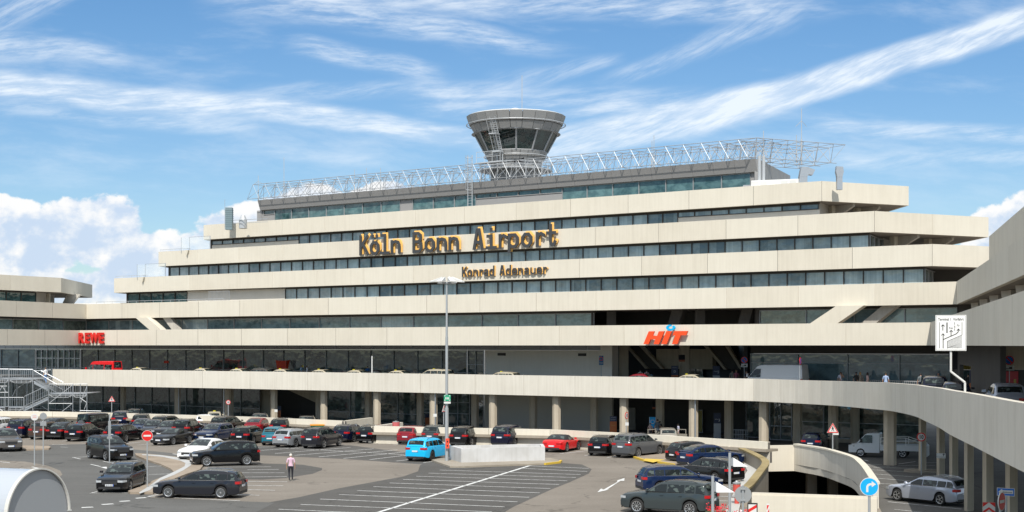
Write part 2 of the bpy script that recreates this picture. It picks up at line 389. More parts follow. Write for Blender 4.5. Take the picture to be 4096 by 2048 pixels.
# W1 storey: glazed, open loggia with raking struts, glazed
c=cT(1)+2.2; z0=zT(0)-.7; z1=zB(1)-.2
row(TB,c,345,2378,4.6,z0,z1,[GB,GO,GB],div=1,frame=FRL)
row(TB,c,3040,3830,4.6,z0,z1,[GB,GL,GB],div=1,frame=FRL)
mb=MB(); wallseg(mb,PL(345,c),PL(2378,c),z1,zB(1)+.05,.25); wallseg(mb,PL(3040,c),PL(3830,c),z1,zB(1)+.05,.25); mb.build('window_head',FRM,TB)
A=PL(345,c); 
for j in range(7):
    l=Vector((*lw,0)); window(TB,A+l*(5*(j+1)),A+l*(5*j+.02),z0,z1,GB if j%2 else GL,FRL)
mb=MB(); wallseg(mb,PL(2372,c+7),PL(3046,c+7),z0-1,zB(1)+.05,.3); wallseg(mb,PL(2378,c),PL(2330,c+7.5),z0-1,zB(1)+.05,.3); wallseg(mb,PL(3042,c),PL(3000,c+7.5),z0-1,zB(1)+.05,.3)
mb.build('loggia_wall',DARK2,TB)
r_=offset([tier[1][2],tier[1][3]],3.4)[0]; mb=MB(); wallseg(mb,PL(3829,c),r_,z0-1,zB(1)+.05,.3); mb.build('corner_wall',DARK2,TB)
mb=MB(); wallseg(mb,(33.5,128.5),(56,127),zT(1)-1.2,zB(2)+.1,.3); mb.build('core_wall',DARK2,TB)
def strut(pa,pt,c,th,name='raking_strut',wpx=60,m=CON,zt=None,zb=None):
    """raking leg in the plane c: foot at pa, head at pt (photo x)"""
    zt=zt or zB(1)+.02; zb=zb or zT(0)-.9
    a0,a1=PL(pa-wpx/2,c),PL(pa+wpx/2,c); b0,b1=PL(pt-wpx/2,c),PL(pt+wpx/2,c); n=Vector((NX,NY,0))*th
    mb=MB()
    F_=[(*xy(a0),zb),(*xy(a1),zb),(*xy(b1),zt),(*xy(b0),zt)]
    mb.add([Vector(p) for p in F_]+[Vector(p)+n for p in F_],[(0,1,2,3),(7,6,5,4),(0,4,5,1),(1,5,6,2),(2,6,7,3),(3,7,4,0)])
    return mb.build(name,m,TB)
strut(655,565,cT(1)-.6,.9,wpx=46); strut(725,665,cT(1)+.5,.5,wpx=30,m=CONG)
strut(3230,3400,cT(1)-.6,.9,wpx=110); strut(3420,3560,cT(1)+1,.9,wpx=60,m=CONG)
strut(-20,40,cT(1)-1.5,.8,wpx=70)
for px in (2680,2960): strut(px,px+30,cT(1)+3.4,1,wpx=44,m=DARK2,name='bracket')  # dark material puts the loggia's deep shade into the bracket colour
for px in (2445,2800,3300):
    mb=MB(); p=PL(px,cT(1)+3.4); mb.box((p.x-.45,p.y-.3,z0-1),(p.x+.45,p.y+.3,zB(1)),0); mb.build('column',DARK2,TB)  # column colour carries the shade of the loggia
# wing tiers beyond the right corner
RW=empty('right_wing',(36,100,4),label='shaded right wing of the building running towards the viewer, grey stacked concrete bands',cat='building wing')
e=Vector((37.9,113)); pth=[(e.x+16,e.y+5),(e.x,e.y),tuple(e+wd_*60)]
mb=MB(); band(mb,pth,zB(2),zT(2),.32,8.5); mb.build('parapet_band',[CON,GAP,CON2,CON3],RW)
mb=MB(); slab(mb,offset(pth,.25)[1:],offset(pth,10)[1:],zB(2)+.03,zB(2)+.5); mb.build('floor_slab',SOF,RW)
for i,off,g in((2,3.2,0),(1,3.2,1)):
    P=offset([xy(Vector((e.x,e.y,0))) if i==2 else tier[1][2],tuple((e if i==2 else Vector(tier[1][2]))+wd_*60)],off)
    a,b=Vector(P[0]),Vector(P[1]); zz0=zT(i-1)-1; zz1=zB(i)
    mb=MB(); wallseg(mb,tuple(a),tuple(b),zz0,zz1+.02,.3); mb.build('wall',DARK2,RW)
    for k in range(7):
        q=a.lerp(b,(k+.5)/7); v=Vector((-wd_.y,wd_.x)); mb=MB(); q=q-v*1.6
        mb.hexa([(q.x-.4,q.y-.4,zz0),(q.x+.4,q.y-.4,zz0),(q.x+.4,q.y+.4,zz0),(q.x-.4,q.y+.4,zz0)],[(q.x-.55,q.y-.9,zz1),(q.x+.55,q.y-.9,zz1),(q.x+.55,q.y+.9,zz1),(q.x-.55,q.y+.9,zz1)]); mb.build('pier',CONG,RW)
# left block on the left wing
LWG=empty('left_wing_block',(-66,180,14),label='small cream upper block on the left wing with a shaded grey side face',cat='building block')
q=Vector((-58,183)); pth=[(q.x-20,q.y-36),(q.x,q.y),(-60.2,204),(-75,206)]
mb=MB(); band(mb,pth,zB(2)+.02,zT(2)+.02,.32,8.5); mb.build('parapet_band',[CON,GAP,CON2,CON3],LWG)
mb=MB(); mb.prism(offset(pth,.25)+[(-85,160)],zB(2)+.05,zB(2)+.5); mb.build('roof_slab',SOF,LWG)
P=offset(pth[:2],1.3); a,b=Vector(P[0]),Vector(P[1]); b=b-(b-a).normalized()*3.0; L=(b-a).length; n=8
for k in range(n): window(LWG,a.lerp(b,k/n),a.lerp(b,(k+1)/n),zT(1)-1,zB(2)-.1,GT,FRM,div=2)
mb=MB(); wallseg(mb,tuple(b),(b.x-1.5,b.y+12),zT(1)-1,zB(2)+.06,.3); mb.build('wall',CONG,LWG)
mb=MB(); u=Vector((q.x-3.4,q.y+4.5)); mb.box((u.x-.35,u.y,zT(1)-1),(u.x+.35,u.y+.6,zB(2)+.06)); mb.build('pier',CON,LWG)
mb=MB(); mb.hexa([(q.x-3,q.y+8,zT(1)-.9),(q.x-2,q.y+8,zT(1)-.9),(q.x-2,q.y+8.6,zT(1)-.9),(q.x-3,q.y+8.6,zT(1)-.9)],[(q.x-1.8,q.y+8,zB(2)+.06),(q.x+.0,q.y+8,zB(2)+.06),(q.x+.0,q.y+8.6,zB(2)+.06),(q.x-1.8,q.y+8.6,zB(2)+.06)]); mb.build('raking_strut',CONG,LWG)
# ================= penthouse =================
PH=empty('penthouse',PL(2063,131,zT(4)-1),label='long low grey clad rooftop storey with teal windows under the steel truss',cat='rooftop storey')
cp=128.5; zt=26.78; zf=25.55; zb=zT(4)-1.3
A,B=PL(1040,cp),PL(3030,cp); t=Vector((MX,MY,0)); n=Vector((-NX,-NY,0)); L=(B-A).length; N=29
mb=MB()
for k in range(N):
    g=.012; p=A.lerp(B,k/N)+t*g; r=A.lerp(B,(k+1)/N)-t*g
    bot=[p,r,r-n*.3,p-n*.3]; top=[p+n*.45,r+n*.45,r-n*.3,p-n*.3]
    mb.hexa([(*xy(v),zf) for v in bot],[(*xy(v),zt) for v in top])
e2=Vector((.39,.92,0))
for k in range(5):
    p=B+e2*(k*3+.03); r=B+e2*(k*3+2.97); o=Vector((.92,-.39,0)); mb.hexa([(*xy(v),zb) for v in(p,r,r-o*.3,p-o*.3)],[(*xy(v),zt-.0) for v in(p+o*.1,r+o*.1,r-o*.3,p-o*.3)])
mb.build('fascia',PENT,PH)
mb=MB(); bk=A-n*15+t*3; mb.prism([xy(A-n*.35),xy(B-n*.35),xy(B+e2*15),xy(bk)],zf+.1,zt-.05); mb.build('roof',PENT,PH)
mb=MB(); wallseg(mb,xy(PL(1028,cp+.4)),xy(PL(1056,cp+.4)),zb,zf+.02,.3); wallseg(mb,xy(PL(3003,cp+.4)),xy(PL(3026,cp+.4)),zb,zt-.1,.3)
wallseg(mb,xy(A-n*.3),xy(bk),zb,zf+.1,.3)
for (pa,pb) in((1056,1100),(1602,1652),(1905,2250)): m2=MB(); wallseg(m2,xy(PL(pa,cp+.4)),xy(PL(pb,cp+.4)),zb,zf-(.62 if pa!=1602 else 0),.15); m2.build('wall_panel',PENT,PH)
mb.build('end_wall',PENT,PH)
for (pa,pb,w,zz0,m_) in((1056,1100,1.5,zf-.6,GT),(1100,1602,3.0,zb,GT),(1652,1905,3.2,zb,GT),(1905,2250,2.9,zf-.6,GT),(2250,3003,3.05,zb,GT)):
    row(PH,cp+.4,pa,pb,w,zz0,zf-.02,m_,frame=PENT if zz0>zb else FRL,div=1)
# roof kit
def boxthing(name,label,cat,c,size,m,z0,rz=0,extra=None):
    t_=empty(name,(c[0],c[1],z0),rz,label,cat); mb=MB(); x,y,z=size
    mb.box((-x/2,-y/2,0),(x/2,y/2,z)); mb.build('casing',m,t_,local=True)
    if extra: extra(t_)
    return t_
# ================= roof truss =================
zc0,zc1=26.95,28.75
TR=empty('roof_truss',PL(2100,128,zc0),label='long silvery tubular steel space frame standing along the rooftop',cat='steel truss')
A=PL(1012,127.6); B=PL(3028,127.6); t=Vector((MX,MY,0)); n_=Vector((NX,NY,0)); L=(B-A).length; N=34; st=L/N
cd=Vector((.89,.44,0)); 
def tn(i,j): # top node: along main, then along the chamfer extension
    p=A+t*(i*st)+n_*(j*1.9)
    return Vector((p.x,p.y,zc1))
def bn(i,j):
    p=A+t*((i+.5)*st)+n_*(j*1.9+.95-(.95 if j==0 else 0)); return Vector((p.x,p.y,zc0))
mt=MB(); md=MB(); r=.034
for j in range(4):
    mt.tube(tn(0,j),tn(N,j),r,5); 
    if j<3: mt.tube(bn(-1,j),bn(N-1,j),r,5)
    for i in range(N+1):
        if j<3:
            mt.tube(tn(i,j),tn(i,j+1),r*.8,4)
            for ii in(i-1,i):
                if -1<=ii<N:
                    for jj in(j,j+1): md.tube(bn(ii,j),tn(i,jj),r*.8,4)
            if i<N and j==0: mt.tube(bn(i,0),bn(i,1),r*.8,4)
B2=tn(N,0); S5=7; s2=1.9
def tc_(i,j): return B2+cd*(i*s2)+Vector((-.44,.89,0))*(j*2.6)
def bc_(i,j): return B2+cd*((i+.5)*s2-.6)+Vector((-.44,.89,0))*(j*2.6+.9)-Vector((0,0,zc1-zc0))
for j in range(4):
    mt.tube(tc_(0,j),tc_(S5-1.2,j),r,5); 
    if j<3: mt.tube(bc_(-.6,j),bc_(S5-1.6,j),r,5)
    for i in range(S5):
        i_=min(i,S5-1.2)
        if j<3:
            mt.tube(tc_(i_,j),tc_(i_,j+1),r*.8,4)
            for ii in(i-1,i):
                if 0<=ii<S5-1:
                    for jj in(j,j+1): md.tube(bc_(min(ii,S5-1.6),j),tc_(i_,jj),r*.8,4)
            if j<2 and i<S5-1: mt.tube(bc_(i,j),bc_(i,j+1),r*.8,4)
mt.build('chord',TRS,TR); md.build('bracing',TRS,TR)
mb=MB()
for i in range(0,N+1,3):
    p=bn(min(i,N-1),1); mb.tube((p.x,p.y,zc0),(p.x,p.y,26.7),.06,5)
mb.build('support_post',STEEL,TR)
# rooftop masts
def mast(px,ytop,c,label,zb_=26.7,r=.07,cross=False):
    p=PL(px,c); Y=p.y; zt_=HC+(1380-ytop)*Y/F; o=empty('antenna_mast',(p.x,p.y,zb_),0,label,'antenna','whip antennas on the roof'); h=zt_-zb_
    mb=MB(); mb.tube((0,0,0),(0,0,h*.45),r,6); mb.tube((0,0,h*.45),(0,0,h),r*.5,5)
    if cross:
        for s_ in(-1,1): mb.tube((0,0,h*.78),(s_*.55,.2,h*.68),r*.4,4)
    mb.build('pole',STEELW,o,local=True)
for a_ in((1136,630,130,'tall thin whip antenna at the left end of the roof truss'),(1033,702,129,'short antenna with splayed arms above the left corner of the truss',1),(1418,678,131,'pale stub antenna, left of the pair above the truss'),
 (1466,672,131,'pale stub antenna, right of the pair left of the glass tower'),(1522,672,131,'thin short whip just right of the two stub antennas'),(2608,562,131,'short thin whip between the glass tower and the right truss corner'),(2616,541,130,'taller thin whip between the glass tower and the right truss corner'),
 (3054,523,131,'stub antenna above the right corner of the truss'),(3186,540,133,'low antenna with splayed arms at the right of the truss',1),(3206,434,134,'tall antenna with splayed arms above the truss right end',1)):
    mast(a_[0],a_[1],a_[2],a_[3],cross=len(a_)>4)
# caged ladder left of the tower
LD=empty('caged_ladder',PL(1880,127.2,zT(4)-1),label='tall caged access ladder rising above the truss left of the tower',cat='ladder'); mb=MB()
p=PL(1880,127.2); zt_=HC+(1380-622)*p.y/F
for s_ in(-.3,.3): mb.tube(p+t*s_+Vector((0,0,zT(4)-.6)),p+t*s_+Vector((0,0,zt_)),.05,5)
k=zT(4)-.4
while k<zt_: mb.tube(p-t*.3+Vector((0,0,k)),p+t*.3+Vector((0,0,k)),.02,4); k+=.3
mb.build('ladder',STEELW,LD); mb=MB(); k=zT(4)+2
while k<=zt_:
    pr=None
    for q in range(9):
        a_=PI*q/8; v=p+t*(.36*math.cos(a_))-n_*(.7*math.sin(a_))+Vector((0,0,k))
        if pr: mb.tube(pr,v,.018,3)
        pr=v
    k+=.9
for q in range(1,8,2):
    a_=PI*q/8; v=p+t*(.36*math.cos(a_))-n_*(.7*math.sin(a_)); mb.tube(v+Vector((0,0,zT(4)+2)),v+Vector((0,0,zt_)),.015,3)
mb.build('cage',STEELW,LD)
mb=MB()
for s_ in(0,1,2,3):
    q=p+t*(.3+s_*1.1)+n_*.8; mb.tube(q+Vector((0,0,28.9)),q+Vector((0,0,30.1)),.03,4)
for z_ in(28.9,29.5,30.1): mb.tube(p+t*.3+n_*.8+Vector((0,0,z_)),p+t*3.6+n_*.8+Vector((0,0,z_)),.03,4)
q=p+t*.3+n_*.5; mb.hexa([(*xy(v),28.8) for v in(q,q+t*3.6,q+t*3.6+n_*1.2,q+n_*1.2)],[(*xy(v),28.88) for v in(q,q+t*3.6,q+t*3.6+n_*1.2,q+n_*1.2)])
mb.build('landing',STEELW,LD)
# ================= control tower =================
TY=165.0; TX=(2064-2048)/F*TY
CT=empty('control_tower',(TX,TY,26.7),label='round grey control tower with a flaring glazed cab above the rooftop',cat='control tower')
TZ=lambda y: HC+(1380-y)*TY/F-26.7
def ring(r0,z0,r1,z1,n,m,name,g=.03,th=.18,ph=0):
    mb=MB()
    for i in range(n):
        a0=2*PI*i/n+ph+g/r1; a1=2*PI*(i+1)/n+ph-g/r1
        f=lambda r,a,z:(r*math.cos(a),r*math.sin(a),z)
        mb.hexa([f(r0,a0,z0),f(r0,a1,z0),f(r0-th,a1,z0),f(r0-th,a0,z0)],[f(r1,a0,z1),f(r1,a1,z1),f(r1-th,a1,z1),f(r1-th,a0,z1)])
    return mb.build(name,m,CT,local=True)
a24=PI/24
ring(5.42,TZ(505),5.78,TZ(470),24,TOWC,'upper_fascia',ph=a24); ring(4.82,TZ(537),5.30,TZ(507),24,TOWC,'lower_fascia',ph=a24)
ring(3.42,TZ(636),3.66,TZ(614),24,TOWC,'sill_fascia',ph=a24); ring(3.0,TZ(660),3.36,TZ(637),24,TOWC,'base_fascia',ph=a24)
mb=MB(); mb.lathe([(0,TZ(476)),(5.6,TZ(476))],24,0,ph=a24); mb.lathe([(5.2,TZ(540)),(0.1,TZ(538))],24); mb.build('roof',TOWC,CT,local=True)
mb=MB(); mb.lathe([(5.5,TZ(470)+.05),(5.5,TZ(470)+.13)],48); mb.build('roof_edge_strip',WHITE,CT,local=True)
mb=MB(); mb.lathe([(2.95,0),(2.95,TZ(658)),(3.1,TZ(650)),(3.3,TZ(616)),(0,TZ(615))],24); mb.build('shaft',TOWC,CT,local=True)
mb=MB()
for r_,z_ in((5.75,TZ(503)),(3.72,TZ(630))):
    pr=None
    for k in range(49):
        a_=2*PI*k/48; v=(r_*math.cos(a_),r_*math.sin(a_),z_)
        if pr: mb.tube(pr,v,.05,5,cap=False)
        pr=v
    for k in range(12):
        a_=2*PI*k/12; mb.tube((r_*math.cos(a_),r_*math.sin(a_),z_),((r_-.5)*math.cos(a_),(r_-.5)*math.sin(a_),z_),.03,4)
mb.build('guide_rail',STEELW,CT,local=True)
n=12
for k in range(n):
    a0=2*PI*(k+.0)/n; a1=2*PI*(k+1)/n; r0,r1=3.60,4.80; z0,z1=TZ(613),TZ(537); mb=MB()
    f=lambda r,a,z:Vector((r*math.cos(a),r*math.sin(a),z))
    mb.poly([f(r0,a0,z0),f(r0,a1,z0),f(r1,a1,z1),f(r1,a0,z1)],0)
    for a_ in(a0,): mb.tube(f(r0+.03,a_,z0),f(r1+.03,a_,z1),.11,6,1)
    for (rr,zz) in((r0,z0),(r1,z1)): mb.tube(f(rr+.02,a0,zz),f(rr+.02,a1,zz),.07,5,1)
    mb.build('cab_window',[GTW,FRL],CT,local=True)
mb=MB(); mb.tube((.7,0,TZ(470)),(.7,0,TZ(302)),.04,5); mb.build('lightning_rod',STEELW,CT,local=True)
mb=MB(); mb.lathe([(.55,TZ(474)),(.55,TZ(470)+.35),(.4,TZ(470)+.62),(0,TZ(470)+.7)],14,0,(-.1,-2.5,0)); mb.build('dome_housing',WHITE,CT,local=True)
mb=MB(); mb.box((-.25,-3.0-.12,TZ(664)),(.9,-2.85,TZ(634))); mb.build('doorway',DARK,CT,local=True)
# external ladder on the cab
mb=MB()
a_=R(-90-28); u=Vector((math.cos(a_),math.sin(a_),0)); s_=Vector((-u.y,u.x,0))
P0=u*3.95+Vector((0,0,TZ(627))); P1=u*5.75+Vector((0,0,TZ(495)))
for k in(-.35,.35):
    mb.tube(P0+s_*k,P1+s_*k,.05,5); mb.tube(P0+s_*k+u*.7,P1+s_*k+u*.7-Vector((0,0,.5)),.035,5); mb.tube(P0+s_*k-Vector((0,0,1.6)),P0+s_*k,.05,5)
for k in range(18):
    q=P0.lerp(P1,k/18); mb.tube(q-s_*.35,q+s_*.35,.025,4)
for k in(0,.5):
    q=P0.lerp(P1,k); mb.box((-.45,-.1,0),(.45,.9,.12),0,Matrix.Translation(q)@Matrix(((s_.x,u.x,0,0),(s_.y,u.y,0,0),(0,0,1,0),(0,0,0,1))))
for k in range(7):
    q=P0.lerp(P1,k/7)
    for w_ in(-.35,.35): mb.tube(q+s_*w_,q+s_*w_+u*.7,.02,3)
    mb.tube(q-s_*.35+u*.7,q+s_*.35+u*.7,.02,3)
mb.build('external_ladder',STEELW,CT,local=True)
mb=MB(); pr=None
for k in range(25):
    a_=2*PI*k/24; v=Vector((4.2*math.cos(a_),4.2*math.sin(a_),1.9))
    for z_ in(0,.35,.7):
        if pr: mb.tube(pr+Vector((0,0,z_)),v+Vector((0,0,z_)),.035,4,cap=False)
    mb.tube(v,v+Vector((0,0,.75)),.03,4); mb.tube(v,v-Vector((0,0,1.9)),.04,4)
    pr=v
mb.lathe([(2.9,1.85),(4.25,1.85),(4.25,1.8),(2.9,1.8)],24); mb.build('gallery',STEELW,CT,local=True)
# roof plant, ducts
q=PL(3105,127); o=empty('ventilation_unit',(q.x,q.y,zT(4)-1),R(-20),'white boxy ventilation unit on the roof beside the grey duct','ventilation unit')
mb=MB(); mb.box((-2.3,-.7,0),(2.3,.7,1.55)); mb.build('casing',WHITE,o,local=True)
for k in(-1.9,-1.1,.9,1.7):
    mb=MB(); mb.box((k-.32,-.74,.9),(k+.32,-.704,1.45)); mb.build('access_panel',OFFW,o,local=True)
mb=MB(); mb.tube((-3.2,.2,.6),(-2.3,.2,.6),.65,12); mb.build('inlet_drum',RAIL,o,local=True)
def duct(px,ytop,c,label,w,s_):
    q=PL(px,c); h=HC+(1380-ytop)*q.y/F-zT(4)+1; o=empty('exhaust_duct',(q.x,q.y,zT(4)-1),0,label,'duct'); mb=MB()
    mb.box((-w/2,-w/2,0),(w/2,w/2,h-1.0)); mb.build('riser',STEEL,o,local=True)
    mb=MB(); pts=[(-w/2,h-.99),(w/2,h-.99),(w/2+.12*s_,h-.75),(w/2+.5*s_,h-.8),(w/2+.75*s_,h-.3),(w/2,h-.02),(-w/4,h)] if s_>0 else [(-w/2,h-.99),(w/2,h-.99),(w*.75,h-.5),(w*.6,h-.05),(-w*.6,h),(-w*.7,h-.5)]
    vs=[(x,-w/2,z) for x,z in pts]+[(x,w/2,z) for x,z in pts]; k=len(pts); mb.add(vs,[tuple(range(k)),tuple(range(k,2*k))[::-1]]+[(i,(i+1)%k+0,k+(i+1)%k,k+i)[::-1] for i in range(k)]); mb.build('hood',STEEL,o,local=True)
duct(3211,668,127,'grey bent exhaust duct with a slanting mouth below the truss end',.75,1); duct(3357,666,125,'grey upright exhaust duct standing alone right of the truss',.5,0)
q=PL(3044,126.6); o=empty('flue_pipe',(q.x,q.y,zT(4)-1),0,'shiny vertical flue pipes at the right end of the grey rooftop storey','pipe'); mb=MB(); mb.tube((-.15,0,0),(-.15,0,4.0),.16,10); mb.tube((.25,0,0),(.25,0,4.0),.16,10); mb.build('pipe',STEELW,o,local=True)
q=PL(917,124); o=empty('cooling_stack',(q.x,q.y,zT(4)-1),0,'square ribbed blue grey vent stack on the roof left end','vent stack'); mb=MB(); mb.box((-.42,-.4,0),(.42,.4,2.75))
for k in range(9): mb.box((-.45,-.43,.4+k*.25),(.45,.43,.48+k*.25))
mb.build('casing',mat('bluegrey_metal',(.16,.22,.24),.5),o,local=True)
mb=MB(); mb.tube((-.55,0,0),(-.55,0,3.8),.03,4); mb.build('rod',STEEL,o,local=True)
q=PL(972,123.5); o=empty('roof_fan',(q.x,q.y,zT(4)-1),0,'small conical roof fan beside the ribbed vent stack','roof fan'); mb=MB(); mb.lathe([(.5,0),(.5,1.0),(.25,1.6),(0,1.6)],12); mb.build('cowl',STEELW,o,local=True)
mb=MB(); mb.tube((-1.2,0,1.0),(3.5,-2.5,1.0),.04,4); mb.tube((-1.2,0,.6),(3.5,-2.5,.6),.03,4); mb.build('rail',STEEL,o,local=True)
# glass wind screens and terrace rails at the stepped left ends
def terrace(px0,px1,i,lab):
    c_=cT(i)+.1; a,b=PL(px0,c_,zT(i)),PL(px1,c_,zT(i)); o=empty('terrace_rail',a,0,lab,'railing','rails on the terrace parapets'); mb=MB()
    mb.tube(a+Vector((0,0,.25)),b+Vector((0,0,.25)),.03,4); n=max(2,int((b-a).length/1.5))
    for k in range(n+1): q=a.lerp(b,k/n); mb.tube(q,q+Vector((0,0,.25)),.02,4)
    mb.build('rail',STEELW,o)
terrace(641,760,3,'low metal rail on the parapet left end, third band from the top'); terrace(464,590,2,'low metal rail on the parapet left end, fourth band from the top'); terrace(385,895,1,'long low metal rail on the parapet below the lowest terrace windows')
for px,i,lab in((758,3,'translucent glass wind screen on the upper terrace at the left'),(581,2,'translucent glass wind screen on the lower terrace at the left')):
    a=PL(px,cT(i)+.2,zT(i)); o=empty('wind_screen',a,0,lab,'glass screen'); mb=MB()
    b=a+t*3.6+n_*.2; c_=a-t*1.4-n_*.3+t*.2
    for (u,v) in((a,b),(c_,a)): mb.poly([u+Vector((0,0,.1)),v+Vector((0,0,.1)),v+Vector((0,0,1.6)),u+Vector((0,0,1.6))])
    mb.build('pane',GCL,o); mb=MB()
    for u in(a,b,c_,a.lerp(b,.98)): mb.tube(u-Vector((0,0,.3)),u+Vector((0,0,1.65)),.03,4)
    mb.tube(a+Vector((0,0,1.65)),b+Vector((0,0,1.65)),.025,4); mb.build('post',STEEL,o)
    mb=MB(); u=a-n_*.5; mb.add([u-t*.3+Vector((0,0,.0)),u+t*.3+Vector((0,0,0)),u+Vector((0,0,-.75)),a+n_*.2],[(0,2,1),(0,3,2),(1,2,3),(0,1,3)]); mb.build('bracket',CON,o)
a=PL(835,cT(1)+.6,zT(1)-.3); o=empty('terrace_gate',a,0,'grey barred railing panel on the terrace at the left','railing'); mb=MB(); b=PL(918,cT(1)+.6,zT(1)-.3)
for z_ in(0,1.45): mb.tube(a+Vector((0,0,z_)),b+Vector((0,0,z_)),.035,4)
for k in range(17): q=a.lerp(b,k/16); mb.tube(q,q+Vector((0,0,1.45)),.025,4)
mb.build('bars',RAIL,o)
o=empty('roof_light',PL(370,cT(1)+6,zT(1)-.6),0,'flat white roof structure in the gap between the left block and the stepped tower','roof light'); mb=MB()
q=o.location; mb.prism([(q.x-3,q.y-2),(q.x+6,q.y-5),(q.x+9,q.y),(q.x-1,q.y+4)],q.z,q.z+.9); mb.build('cap',WHITE,o)
# ================= elevated departures road =================
DK=[(-150,182,5.47),(210,172.5,5.47),(452,167.6,5.47),(1000,157.6,5.47)]+[(px,PL(px,112.6).y,5.47) for px in(1475,1900,2300,2700,3014)]+[(3180,118.8,5.47),(3330,112.8,5.54),(3452,105,5.67),(3540,99.8,5.76),(3600,95,5.82),(3660,87.5,5.95),(3700,79.8,6.08),(3755,70,6.28),(3800,62.2,6.42),(3900,52.2,6.59),(4000,45.2,6.68),(4096,40,6.76),(4260,33.5,6.9)]
dk3=[W(px,Y,z) for px,Y,z in DK]
# smooth the curve with Catmull-Rom samples
def crom(P,sub):
    out=[]
    for i in range(len(P)-1):
        a,b,c,d=P[max(0,i-1)],P[i],P[i+1],P[min(len(P)-1,i+2)]
        for k in range(sub):
            s=k/sub; out.append(.5*((2*b)+(c-a)*s+(2*a-5*b+4*c-d)*s*s+(3*b-a-3*c+d)*s**3))
    return out+[P[-1]]
dk3=dk3[:9]+crom(dk3[8:],3)[1:]
dk2=[(p.x,p.y) for p in dk3]
ER=empty('elevated_road',(dk3[6].x,dk3[6].y,3.6),0,'long cream concrete elevated road curving towards the viewer at right, carried on columns','elevated road')
def deck_panel(k,A,B,C,D,za,zb): pass
mb=MB(); pp=dk2[1:]; zz=[(p.z-1.94,p.z) for p in dk3[1:]]
i1=offset(pp,.3); b0=offset(pp,.06); b1=offset(pp,.27)
acc=0; 
for k in range(len(pp)-1):
    L=math.dist(pp[k],pp[k+1]); n=max(1,round(L/7.2)) if L>6 else 1
    for j in range(n):
        g=.02/L; t0=j/n+(g if L>6 else 0); t1=(j+1)/n-(g if L>6 else 0)
        if L<=6 and k%3==0: t0+=g
        A,B=lerp(pp[k],pp[k+1],t0),lerp(pp[k],pp[k+1],t1); C,D=lerp(i1[k],i1[k+1],t1),lerp(i1[k],i1[k+1],t0); zA=lerp(zz[k],zz[k+1],t0); zB_=lerp(zz[k],zz[k+1],t1)
        mb.hexa([(*A,zA[0]),(*B,zB_[0]),(*C,zB_[0]),(*D,zA[0])],[(*A,zA[1]),(*B,zB_[1]),(*C,zB_[1]),(*D,zA[1])],0)
    mb.hexa([(*b0[k],zz[k][0]+.03),(*b0[k+1],zz[k+1][0]+.03),(*b1[k+1],zz[k+1][0]+.03),(*b1[k],zz[k][0]+.03)],[(*b0[k],zz[k][1]-.03),(*b0[k+1],zz[k+1][1]-.03),(*b1[k+1],zz[k+1][1]-.03),(*b1[k],zz[k][1]-.03)],1)
mb.build('parapet_band',[CONW,GAP],ER)
ASD=asphalt('deck_asphalt',(.06,.058,.055),(.10,.095,.09)); 
zs=[(p.z-1.93+.15,p.z-1.25) for p in dk3]
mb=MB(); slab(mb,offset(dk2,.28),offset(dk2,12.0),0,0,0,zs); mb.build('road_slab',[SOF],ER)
zs=[(p.z-1.245,p.z-1.235) for p in dk3]; mb=MB(); slab(mb,offset(dk2,.29),offset(dk2,6.0),0,0,0,zs); mb.build('road_surface',ASD,ER)
zs=[(p.z-1.243,p.z-1.11) for p in dk3]; mb=MB(); slab(mb,offset(dk2,6.02),offset(dk2,12.0),0,0,0,zs); mb.build('pavement',CONL,ER)
def deck_at(px,off,dz=0):  # point on the deck road on the sight line px, off metres inside the parapet
    P=offset(dk2,off); best=None
    for k in range(len(P)-1):
        a,b=P[k],P[k+1]; pa,pb=px_of(a),px_of(b)
        if (pa-px)*(pb-px)<=0 and a[1]>0 and b[1]>0:
            d=(px-2048)/F; den=(b[0]-a[0])-d*(b[1]-a[1]); s=(d*a[1]-a[0])/den if abs(den)>1e-9 else 0
            z=dk3[k].z+(dk3[k+1].z-dk3[k].z)*s-1.235
            v=Vector((a[0]+(b[0]-a[0])*s,a[1]+(b[1]-a[1])*s,z+dz)); t=Vector((b[0]-a[0],b[1]-a[1]))
            if best is None or v.y<best[0].y: best=(v,t)
    return best
# columns
def column(px,c=None,Y=None,r=.42,z0=-.4,zt=3.75,name='column',label=None):
    p=PL(px,c) if c else W(px,Y); mb=MB(); pts=[]
    ca,sa=(MX,MY) if (c or Y>104) else (.24,.97)
    for (u,v) in((-.62,-.18),(-.12,-.42),(.5,-.30),(.62,.18),(.12,.42),(-.5,.30)): pts.append((p.x+(u*ca-v*(-sa))*r*1.55,p.y+(u*sa+v*ca)*r*1.55)) if not(c or Y>104) else pts.append((p.x+(u*MX+v*NX)*r*1.55,p.y+(u*MY+v*NY)*r*1.55))
    mb.prism(pts,z0,zt); return mb.build(name,COND,ER)
for px in(493,710,904,1096,1295,1508,1734,1972,2226,2496,2774,3055,3333): column(px,c=113.5+(0 if px>900 else 2.6*(900-px)/500))
for px in(922,1275,1473,1681,1900,2133,2377,2640,2915,3190): column(px,c=118.2)
for px,Y in((3560,104.2),(3690,98.7),(3763,90),(3815,83),(3876,75.7),(3952,66.5),(4046,59)): column(px,Y=Y,r=.46,zt=4.3)
column(3420,c=121.0,r=.4); 
mb=MB(); q=W(3690,98.7); mb.prism([(q.x+math.cos(k*PI/5)*1.3,q.y+math.sin(k*PI/5)*1.3) for k in range(10)],-.4,-.28); mb.build('column_plinth',CONL,ER)
for px,Y in((904-8,0),(710+5,0),(1734+7,0),(2774+7,0)):
    p=PL(px,113.0+(2.6*(900-px)/500 if px<900 else 0)); mb=MB(); mb.tube((p.x,p.y,-.4),(p.x,p.y,3.7),.07,6); mb.build('drainpipe',STEEL,ER)
